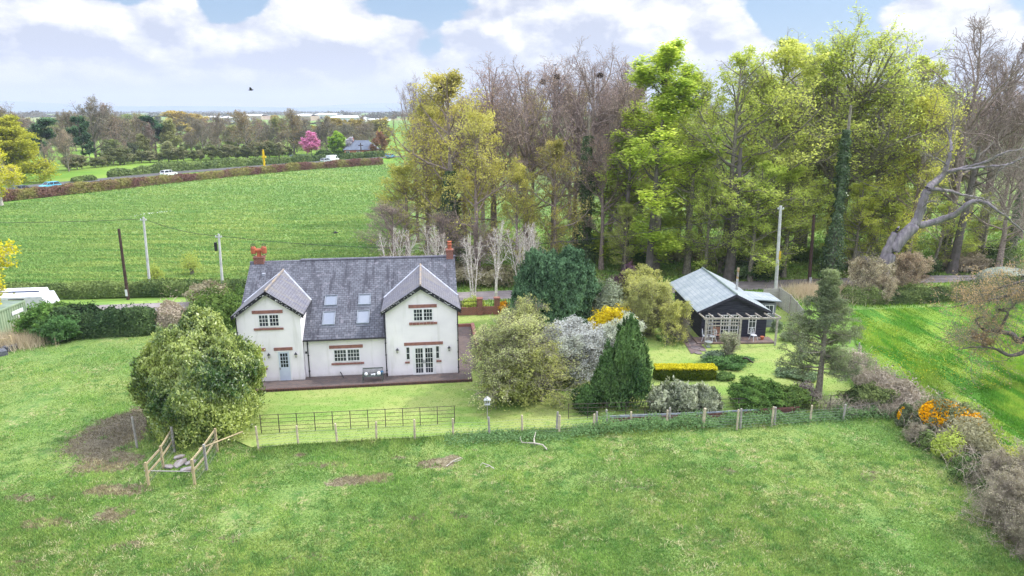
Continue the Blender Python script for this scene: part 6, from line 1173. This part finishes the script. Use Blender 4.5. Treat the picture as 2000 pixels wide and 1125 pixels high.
shrub('dark_bramble',1700,806,1.3,1.,1.5,8000,.15,F_DARKG,'dark green and brown bramble mound below the fence posts on the right',401,(1.,.95,.85,1),lump=.3)
shrub('bramble_mound',1740,800,1.,.8,1.2,4500,.15,F_BRAM,'grey bramble mound beside the dark one at the right fence end',402,(1,.95,1,1),lump=.3)
def gorse(px,py,rx,h,seed,lb,fl):
    fl=fl*2; r=shrub('gorse_bush',px,py,rx,rx*.75,h,6000,.13,F_GREY,lb,seed,(.62,.66,.5,1),lump=.25); rng=np.random.default_rng(seed); n=fl; d=nrm(rng.normal(size=(n*4,3))); d[:,2]=np.abs(d[:,2]); d=d[fnoise(seed,2.)(d)>-.15][:n]; C=d*np.array([rx,rx*.75,h*.6])*rng.uniform(.95,1.08,(len(d),1))+np.array([0,0,h*.42])
    V,Q,T=cards(C,np.full(len(C),.11),.85,rng.normal(size=C.shape)+d,rng,rng.uniform(0,1,len(C))); addobj('flowers',nmesh('gorse_flowers',V,Q,F_ORANGE,T),r)
gorse(1846,858,1.3,2.1,410,'gorse bush with orange-yellow flowers on the bank top, the left of two',1400); gorse(1890,868,1.15,1.9,411,'gorse bush with orange flowers nearest the bright meadow edge',1200); gorse(1768,834,.45,1.2,412,'tiny separate gorse with orange flowers at the fence end',260); gorse(1812,840,.6,1.5,413,'small gorse with orange flowers between the tiny one and the large pair',300)
shrub('lime_bush',1858,905,.9,.7,1.5,3500,.12,F_WILLOW,'yellow-green leafing bush just below the gorse',420,(.85,1.,.6,1),core=False,shell=.9,lump=.3); shrub('lime_bush',1925,905,.9,.7,1.3,3000,.12,F_WILLOW,'yellow-green leafing bush right of the gorse',421,(1,1.05,.6,1),core=False,shell=.9,lump=.3); shrub('lime_bush',1990,930,.9,.7,1.3,3000,.12,F_WILLOW,'yellow-green leafing bush at the right edge by the bank',422,(1,1.05,.6,1),core=False,shell=.9,lump=.3)
# hedge beyond the meadow, by the lane
hp=[gp(1650,592),gp(1700,597),gp(1800,594),gp(1900,590),gp(2050,585)]; hedge('roadside_hedge',[(p[0],p[1]+1) for p in hp],2.2,2.0,26000,.2,F_DARKG,'rough green hedge between the lane and the bright meadow',seed=91,color=(1.2,1.15,1.,1),clumpf=.5,lump=.25,topj=.3)
# undergrowth in the wood
for k,(px,py,rx,h,mt,c,lb) in enumerate([(1480,548,2.6,2.3,F_DARKG,(.7,.8,.75,1),'dark evergreen bush behind the crossarm pole'),(1445,545,1.8,2.0,F_DARKG,(.75,.8,.8,1),'dark bush right of the thick beech trunk'),(1305,512,3.,1.7,F_BRAM,(.9,.95,.8,1),'grey bramble mound in the wood left of the mossy trunk'),(1385,512,2.6,1.6,F_BRAM,(.9,.9,.8,1),'grey bramble mound between the mossy and the thick trunk'),(1560,512,2.6,1.9,F_GREEN,(.9,.9,.7,1),'olive bush in the wood left of the ivy-clad trunk'),(1230,520,2.4,2.,F_GREEN,(.75,.9,.6,1),'green bush in the wood behind the purple plum'),(1180,500,2.4,2.4,F_GREEN,(.7,.8,.6,1),'green bush in the wood right of the round conifer'),(1690,528,2.4,2.2,F_BRAM,(.9,.95,.7,1),'brownish bush in the wood left of the leaning oak'),(1800,540,2.6,1.8,F_DARKG,(.8,.85,.8,1),'dark brushwood beyond the lane right of the leaning oak'),(1900,535,3.,2.2,F_BRAM,(.85,.8,.75,1),'brown brushwood beyond the lane near the store'),(1960,530,3.,2.6,F_DARKG,(.8,.85,.7,1),'dark bush behind the mossy roofed store'),(880,560,2.6,2.4,F_BRAM,(.75,.75,.62,1),'brown bush behind the white birches, left'),(960,562,2.6,2.2,F_BRAM,(.8,.82,.62,1),'brown bush behind the tallest birch'),(800,560,3.,3.,F_BRAM,(.85,.8,.65,1),'brown bush at the left foot of the wood behind the roof'),(1050,555,2.6,2.4,F_DARKG,(.9,.95,.7,1),'olive bush behind the birch by the conifer'),(752,545,2.6,2.6,F_BRAM,(.9,.85,.75,1),'outermost brown bush at the corner of wood and crop field')]):
    shrub('undergrowth_bush',px,py,rx,rx*.7,h,6000,.22,mt,lb,430+k,c,lump=.3,shell=.5)
#@@FARTREES
# ================================================================ BEYOND THE CROP FIELD
rh1=[gp(x,y) for x,y in ((-120,408),(0,394),(60,388),(130,380),(200,373),(330,358.5),(440,347),(560,335),(650,328.5),(745,322))]
hedge('road_hedge',[(p[0],p[1]+2.5) for p in rh1],2.6,2.2,60000,.5,F_BROWN,'long clipped reddish brown and green hedge along the far edge of the crop field',seed=501,clumpf=.55,lump=.08,hvar=.1,color=(1.1,1.,.95,1))
rh2=[gp(x,y) for x,y in ((180,357),(330,341.5),(450,332),(560,324),(650,317.5),(745,311))]
hedge('road_hedge',[(p[0],p[1]+8) for p in rh2],3.,3.0,24000,.6,F_DARKG,'second darker hedge on the far side of the main road',seed=502,clumpf=.4,lump=.1,color=(1.2,1.2,1.05,1))
rh3=[gp(x,y) for x,y in ((112,366),(162,361))]; hedge('road_hedge',[(p[0],p[1]+6) for p in rh3],3.,2.2,4000,.5,F_DARKG,'short piece of hedge right of the big yellow oak',seed=503,color=(1.2,1.2,1.,1))
# tree kinds for the middle distance
F_FB=fol('far_bare_twigs',L(132,126,112,.95),L(172,166,146,1.),.2)
F_FT=fol('far_tree_leaves',L(150,150,120,.85),L(196,196,160,.95),.3)
D_BARE=[tree_mesh(600+s,16,.35,.14,8.2,n1=20,n2=8,n3=6,n4=2,a1=(70,30),up1=.5,up2=.2,prof=lambda x:np.sqrt(np.clip(1.05-x*x,0,1)),leaf=2,ls=.34,la=.5,flat=.2,jit=.35,lmat=F_FB,bmat=BARK,tw=.032,patch=.85) for s in range(3)]
D_LEAF=[tree_mesh(610+s,12,.3,.12,5.0,n1=20,n2=8,n3=5,a1=(72,32),up1=.4,leaf=4,ls=.6,la=.7,flat=.3,jit=.45,lmat=F_FT,tw=.04) for s in range(2)]
D_PINE=tree_mesh(620,15,.35,.45,5.,n1=16,n2=8,n3=5,a1=(85,50),up1=.15,leaf=7,ls=.6,la=.6,flat=.6,jit=.4,lmat=F_CON,prof=lambda x:1.-.3*x,tw=.04,l2=.3)
rd=random.Random(77)
def far(mesh,px,top,base,label,c=W_,wide=1.,name='distant_tree',group='trees beyond the main road',cat='tree'):
    X,Y=gp(px,base); h=max(at(px,top,Y)[2],2.); return plant_tree(name,mesh,X,Y,h,label,c,rd.uniform(0,6.28),wide,group,cat)
BRN=(1.,.93,.88,1);PUR=(.95,.84,.92,1)
FT=[(D_BARE[0],20,225,338,'bare tree behind the big yellow oak, at the left edge',BRN,.8),(D_PINE,93,238,335,'dark flat-topped pine above the big yellow oak',W_,1.),(D_BARE[1],50,232,332,'purple bare tree left of the flat-topped pine',PUR,.9),(D_BARE[2],100,290,338,'pinkish twiggy tree right of the yellow oak crown',(1.3,1.1,1.1,1),.9),(D_BARE[0],135,268,335,'pale pink-brown tree just right of the yellow oak',(1.5,1.3,1.25,1),.8),
(D_BARE[1],140,228,322,'bare tree between the flat-topped pine and the dark spruce',BRN,.8),(D_PINE,166,234,324,'ragged dark spruce left of the tallest bare tree',(1,1,1,1),.75),(D_PINE,178,275,324,'lower dark green pine leaning right beside the ragged spruce',(1.,1.05,1.,1),.8),(D_BARE[2],190,213,318,'tallest bare spreading tree in the far left line',(.8,.8,.8,1),1.1),(D_BARE[0],222,222,316,'pinkish bare tree right of the tallest bare tree',(1.1,.9,.9,1),.9),(D_LEAF[0],222,278,320,'rounded green bushy tree in the far line',(.72,.85,.6,1),.9),(D_BARE[1],250,240,312,'grey bare tree right of the rounded green tree',BRN,.9),(D_LEAF[1],200,300,322,'low green bush left of the rounded green tree',(.7,.85,.6,1),1.3),(D_LEAF[1],259,282,317,'dark green holly-like tree at the field edge',(.34,.42,.40,1),.8),
(D_BARE[2],275,236,308,'bare tree left of the dark round-topped pine',BRN,.9),(D_PINE,306,232,308,'dark round-topped pine above the white-windowed field edge',(.9,.95,1.,1),1.),(D_BARE[0],298,252,310,'purplish tree in front of the round-topped pine',(.85,.68,.75,1),.8),(D_LEAF[0],280,268,314,'olive tree below the round-topped pine',(.66,.7,.5,1),.9),(D_LEAF[1],335,240,308,'green-yellow tree right of the round-topped pine',(.8,.85,.55,1),.7),(D_LEAF[0],332,280,312,'pale grey-green willow dome at the field edge',(.85,.9,.75,1),1.3),(D_BARE[1],398,240,308,'dark bare tree with twisted limbs left of centre in the far line',(.75,.75,.7,1),1.15),(D_BARE[2],375,262,306,'small bare tree beside the twisted dark one',BRN,.9),(D_LEAF[0],362,285,309,'green bushy tree left of the orchard row',(.6,.72,.5,1),1.),
(D_BARE[0],430,236,305,'brown-topped tree left of the large pale one',BRN,.9),(D_LEAF[1],455,250,303,'olive leafing tree behind the orchard row',(.75,.8,.6,1),.9),(D_BARE[1],483,226,309,'large brown-topped tree with pale trunk behind the orchard row',(1,.85,.6,1),1.15),(D_BARE[2],525,248,303,'dark bare tree right of the large pale-trunked one',(.8,.8,.8,1),1.),(D_BARE[0],575,228,302,'big olive-topped spreading tree above the yellow pole',(1,.85,.55,1),1.2),(D_BARE[1],552,262,304,'bare tree left of the spreading olive-topped one',BRN,.9),(D_BARE[2],600,256,302,'dark tree directly above the pink cherry',(.8,.8,.8,1),1.),(D_BARE[0],640,240,300,'wide grey-brown tree right of the pink cherry',(.8,.78,.75,1),1.3),(D_BARE[1],720,246,300,'wide grey tree behind the bungalow',(.9,.85,.85,1),1.3),(D_BARE[2],692,268,300,'small grey tree right behind the bungalow roof',BRN,.9),(D_LEAF[0],742,262,306,'reddish leafed tree at the left edge of the wood',(.8,.45,.45,1),.9),(D_LEAF[1],690,276,301,'orange-brown tree behind the bungalow chimney',(.95,.7,.45,1),.6)]
for a in FT: far(a[0],a[1],a[2],a[3],a[4],a[5],a[6])
ol=['first','second','third','fourth','fifth','sixth','seventh','eighth','ninth']
for k,px in enumerate((390,412,440,462,482,503,522,540)): far(D_LEAF[k%2],px,284+rd.uniform(-4,4),311-k*.5,'small round orchard tree, %s from the left in the row before the far wood'%ol[k],(.55,.68,.42,1),.75,'orchard_tree','row of small orchard trees')
ORD2=ORD+['twenty-first','twenty-second','twenty-third','twenty-fourth','twenty-fifth','twenty-sixth','twenty-seventh','twenty-eighth']
for k in range(27):
    px=132+k*16.5+rd.uniform(-5,5); base=np.interp(px,[130,270,500,640],[333,318,309,303]); gy=k%3==1
    far(D_LEAF[k%2],px,base-rd.uniform(16,30),base,'%s bush, %s from the left in the scrub along the pasture edge'%('grey-green' if gy else 'dull green',ORD2[k]),(.8,.8,.72,1) if gy else (.55,.62,.45,1),rd.uniform(1.3,2.),'scrub_bush','scrub along the pasture edge','bush')
F_PINK=fol('pink_cherry_blossom',L(214,140,190,.9),L(236,170,212,1.),.35); D_PINK=tree_mesh(630,8,.2,.22,4.3,n1=18,n2=8,n3=5,a1=(70,35),up1=.4,leaf=7,ls=.5,la=.8,jit=.35,lmat=F_PINK,tw=.03,prof=lambda x:1.05-.4*x)
far(D_PINK,609,272,306,'bright pink flowering cherry tree left of the bungalow',W_,1.05,'cherry_tree'); D_GR=tree_mesh(631,10,.25,.1,4.3,n1=20,n2=8,n3=5,a1=(75,30),up1=.4,leaf=9,ls=.6,la=.8,jit=.35,lmat=F_LIME,tw=.03); far(D_GR,661,264,305,'vivid green rounded tree between the pink cherry and the bungalow',(.55,.72,.5,1),1.1,'maple_tree')
D_WC=tree_mesh(632,6,.2,.2,3.,n1=16,n2=7,n3=5,leaf=5,ls=.5,la=.8,jit=.35,lmat=F_WHITE,tw=.03); far(D_WC,683,276,305,'small white blossoming tree against the bungalow wall',(.95,.9,1,1),.9,'cherry_tree')
X,Y=gp(633,308); m_=bush_mesh(640,3.6,2.5,3.,2500,.7,mat=F_DARKG); bush('dark_garden_bush',m_,X,Y,'dark clipped bush between the cherry and the vivid green tree',(.6,.7,.6,1)); 
a=gp(566,310);b=gp(612,310); MB().bar((0,0,.8),(b[0]-a[0],0,.8),.15,1.6).build('garden_wall',mottled('grey_blue_wall',L(150,160,176,.7),L(130,140,156,.7),2.),loc=(a[0],a[1],0),label='low grey-blue garden wall below the pink cherry tree',cat='wall')
X,Y=gp(331,309); MB().prism([(-2.5,0,0),(2.5,0,0),(2.1,0,1.3),(-1.5,0,1.3)],(0,2,0)).build('white_tank',WH,loc=(X,Y,0),label='small white tank standing at the edge of the far field',cat='tank')
# bungalow
X,Y=gp(706,306); e_=empty('bungalow',(X,Y,0),radians(5),'brick bungalow with grey hipped slate roof beyond the main road','bungalow'); BR2=mottled('far_brick',L(206,130,110,.8),L(186,110,92,.8),.8,.9); SL2=mottled('far_slate',L(128,140,160,.66),L(108,118,140,.66),.5,.7)
MB().box(-7,6.2,0,9,0,2.9).build('wall',BR2,e_); MB().add([(-7.6,-.6,2.8),(6.8,-.6,2.8),(6.8,9.6,2.8),(-7.6,9.6,2.8),(-3,4.5,6.6),(2.6,4.5,6.6)],[(0,1,5,4),(1,2,5),(2,3,4,5),(3,0,4),(3,2,1,0)]).build('roof',SL2,e_)
MB().box(-4.4,-3.5,4,5,5.2,7.6).build('chimney',BR2,e_)
for a,w_ in ((-5.6,1.6),(-1.2,1.4),(4.2,1.8)): o=MB().box(a-w_/2,a+w_/2,-.08,.02,1.,2.4).build('window',UPVC,e_); MB().box(a-w_/2+.15,a-.06,-.11,-.07,1.12,2.28).box(a+.06,a+w_/2-.15,-.11,-.07,1.12,2.28).build('pane',GLASS,o)
MB().box(1.2,2.3,-.08,.02,.05,2.3).build('door',mottled('dark_door',L(90,60,50,.6),L(70,50,44,.6),2.),e_)
a=gp(683,308.5);b=gp(742,308.5); hedge('bungalow_hedge',[a,b],2.4,1.7,5000,.6,F_DARKG,'clipped dark green hedge in front of the bungalow',seed=650,color=(.9,1.1,.8,1))
X,Y=gp(706,309); MB().tube([(0,0,0),(0,0,at(706,279,Y)[2])],.2,8).box(-1.,1.,-.1,.1,at(706,279,Y)[2]-1.2,at(706,279,Y)[2]-.9).build('far_pole',DKW,loc=(X,Y,0),label='thin dark pole standing in front of the bungalow roof',cat='pole')
# warehouses
MWH=mottled('white_cladding',L(222,226,234,.85),L(206,210,220,.85),.02,.7); MRF=mottled('white_metal_roof',L(240,242,246,.9),L(226,230,236,.9),.02,.5); MBK=mottled('tan_cladding',L(196,176,160,.75),L(180,160,146,.75),.02,.8)
for k,(x0,x1,base,top,mt,lb) in enumerate([(644,701,238,226.5,MWH,'largest white warehouse with a row of dark doors on the skyline'),(700,712,237.5,230.5,MRF,'small white annexe at the right end of the largest warehouse'),(573,607,236,223,MBK,'tan warehouse with bright white pitched roof, left of the largest'),(612,658,232,221.5,MWH,'long low white warehouse just above and left of the largest'),(427,464,238,227.5,MWH,'white roofed warehouse with blue wall at the left of the group'),(465,510,234,223.5,MBK,'pale roofed warehouse behind the large brown-topped tree'),(395,426,235,227,MBK,'faint low shed leftmost of the far warehouses'),(716,752,236.5,232.5,MRF,'row of low white sheds right of the largest warehouse')]):
    X0_,Y=gp(x0,base); X1_=gp(x1,base)[0]; W2=(X1_-X0_)/2; h=at((x0+x1)/2,top,Y)[2]; e_=empty('warehouse',((X0_+X1_)/2,Y,0),0,lb,'warehouse'); MB().box(-W2,W2,0,60,0,h*.72).build('wall',mt,e_)
    MB().prism([(-W2*1.02,-1,h*.70),(W2*1.02,-1,h*.70),(W2*.75,30,h),(-W2*.75,30,h)],(0,0,.5)).prism([(-W2*.75,30.1,h),(W2*.75,30.1,h),(W2*1.02,61,h*.7),(-W2*1.02,61,h*.7)],(0,0,.5)).build('roof',MRF,e_)
    if W2>10:
        for q in range(5 if k==0 else 3): xx=-W2*.8+q*W2*.4; MB().box(xx,xx+W2*.16,-.4,.0,0.2,h*.4).build('loading_door',mottled('grey_blue_door',L(110,124,150,.6),L(90,104,130,.6),.1),e_)
# far trees: loose rows of single trees, then woods that read as one mass
def NUM(k):
    a=ORD[k] if k<20 else ('twentieth' if k==19 else ('twenty' if k<29 else 'thirty')+'-'+ORD[k-20] if k<29 else ('thirtieth' if k==29 else 'thirty-'+ORD[k-30]))
    return a
def farrow(y0,y1,x0,x1,n,topo,tops,seed):
    r=random.Random(seed)
    for k in range(n):
        px=x0+(x1-x0)*(k+r.uniform(.1,.9))/n; base=r.uniform(y0,y1); top=base-r.uniform(*tops); kd=r.random()
        ms,c,ds=((D_BARE[k%3],(r.uniform(.8,1.1),r.uniform(.75,.9),r.uniform(.7,.9),1),'bare brown') if kd<.55 else (D_LEAF[k%2],(r.uniform(.55,.75),r.uniform(.65,.8),.5,1),'green leafing') if kd<.85 else (D_LEAF[k%2],(.95,.8,.45,1),'golden brown'))
        far(ms,px,top,base,'%s tree, %s in the %s'%(ds,NUM(k),topo),c,r.uniform(.9,1.4),'far_tree','far '+topo)
farrow(286,300,0,760,44,'row left to right behind the field edge',(36,58),1)
farrow(262,274,0,760,32,'second row, left to right, near the skyline',(24,34),2)
farrow(245,252,0,640,20,'row left to right below the warehouses',(14,20),3)
far(D_LEAF[0],345,222,262,'golden leafed wide tree group left part near the skyline',(1.25,1.,.5,1),1.8); far(D_LEAF[1],372,224,262,'golden leafed wide tree group right part near the skyline',(1.25,.98,.45,1),1.8); far(D_LEAF[0],252,228,262,'pale green rounded tree near the skyline',(.8,.95,.65,1),1.3); far(D_LEAF[1],276,226,260,'second pale green tree near the skyline',(.9,1.,.6,1),1.3); far(D_LEAF[0],538,228,250,'small golden tree between the warehouses',(1.3,1.05,.5,1),1.1)
def farwood(name,segs,n,size,mat,label,seed,col=W_):
    rng=np.random.default_rng(seed); C=[]
    for (x0,x1,base,hh,dep) in segs:
        X0_,Y=gp(x0,base); X1_=gp(x1,base)[0]; m=int(n*(x1-x0)/sum(s[1]-s[0] for s in segs)); X=rng.uniform(X0_,X1_,m); Yv=Y+rng.uniform(0,dep,m)
        g=fnoise(seed+int(x0),1/(hh*1.4)); top=hh*(.62+.4*g(np.stack([X,Yv*1.3,0*X],1))); C.append(np.stack([X,Yv,rng.uniform(.05,1,m)**.7*np.clip(top,hh*.15,None)],1))
    C=np.concatenate(C); V,Q,T=cards(C,size*np.sqrt(C[:,1]/700),.8,rng.normal(size=C.shape)+np.array([0,-.4,.4]),rng,.5+.3*fnoise(seed,.02)(C)+rng.uniform(-.3,.3,len(C)))
    tag(addobj(name,nmesh(name,V,Q,mat,T),color=col),label,'woodland',kind='stuff')
FW=fol('far_woodland',L(96,98,78,.75),L(142,134,112,.8),.15)
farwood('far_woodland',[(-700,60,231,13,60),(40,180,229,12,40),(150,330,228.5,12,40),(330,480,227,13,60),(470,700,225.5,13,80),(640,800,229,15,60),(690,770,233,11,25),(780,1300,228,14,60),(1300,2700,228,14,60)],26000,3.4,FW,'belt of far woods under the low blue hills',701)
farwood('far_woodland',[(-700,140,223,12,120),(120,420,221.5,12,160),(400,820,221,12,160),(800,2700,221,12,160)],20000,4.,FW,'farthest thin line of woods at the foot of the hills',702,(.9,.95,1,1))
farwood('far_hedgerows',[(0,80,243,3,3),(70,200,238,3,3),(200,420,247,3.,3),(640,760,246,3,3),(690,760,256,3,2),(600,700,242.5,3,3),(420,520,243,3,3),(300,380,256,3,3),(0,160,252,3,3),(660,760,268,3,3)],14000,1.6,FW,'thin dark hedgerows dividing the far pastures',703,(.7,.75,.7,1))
# ================================================================ HAZE
HZ=D.materials.new('haze_air'); HZ.use_nodes=True; t=NT(HZ.node_tree); pv=t.n('VolumePrincipled'); pv.inputs['Color'].default_value=(.72,.81,1.,1); pv.inputs['Density'].default_value=.00018; pv.inputs['Anisotropy'].default_value=.1
o=t.n('OutputMaterial'); t.t.links.new(pv.outputs[0],o.inputs['Volume'])
b=MB(); b.box(-9500,9500,-120,9800,-2.,230); hz=b.build('haze',HZ,kind='stuff',label='thin pale blue haze over the far countryside',cat='haze'); hz.display_type='WIRE'
HZ.cycles.homogeneous_volume=True
SC.cycles.volume_step_rate=1.
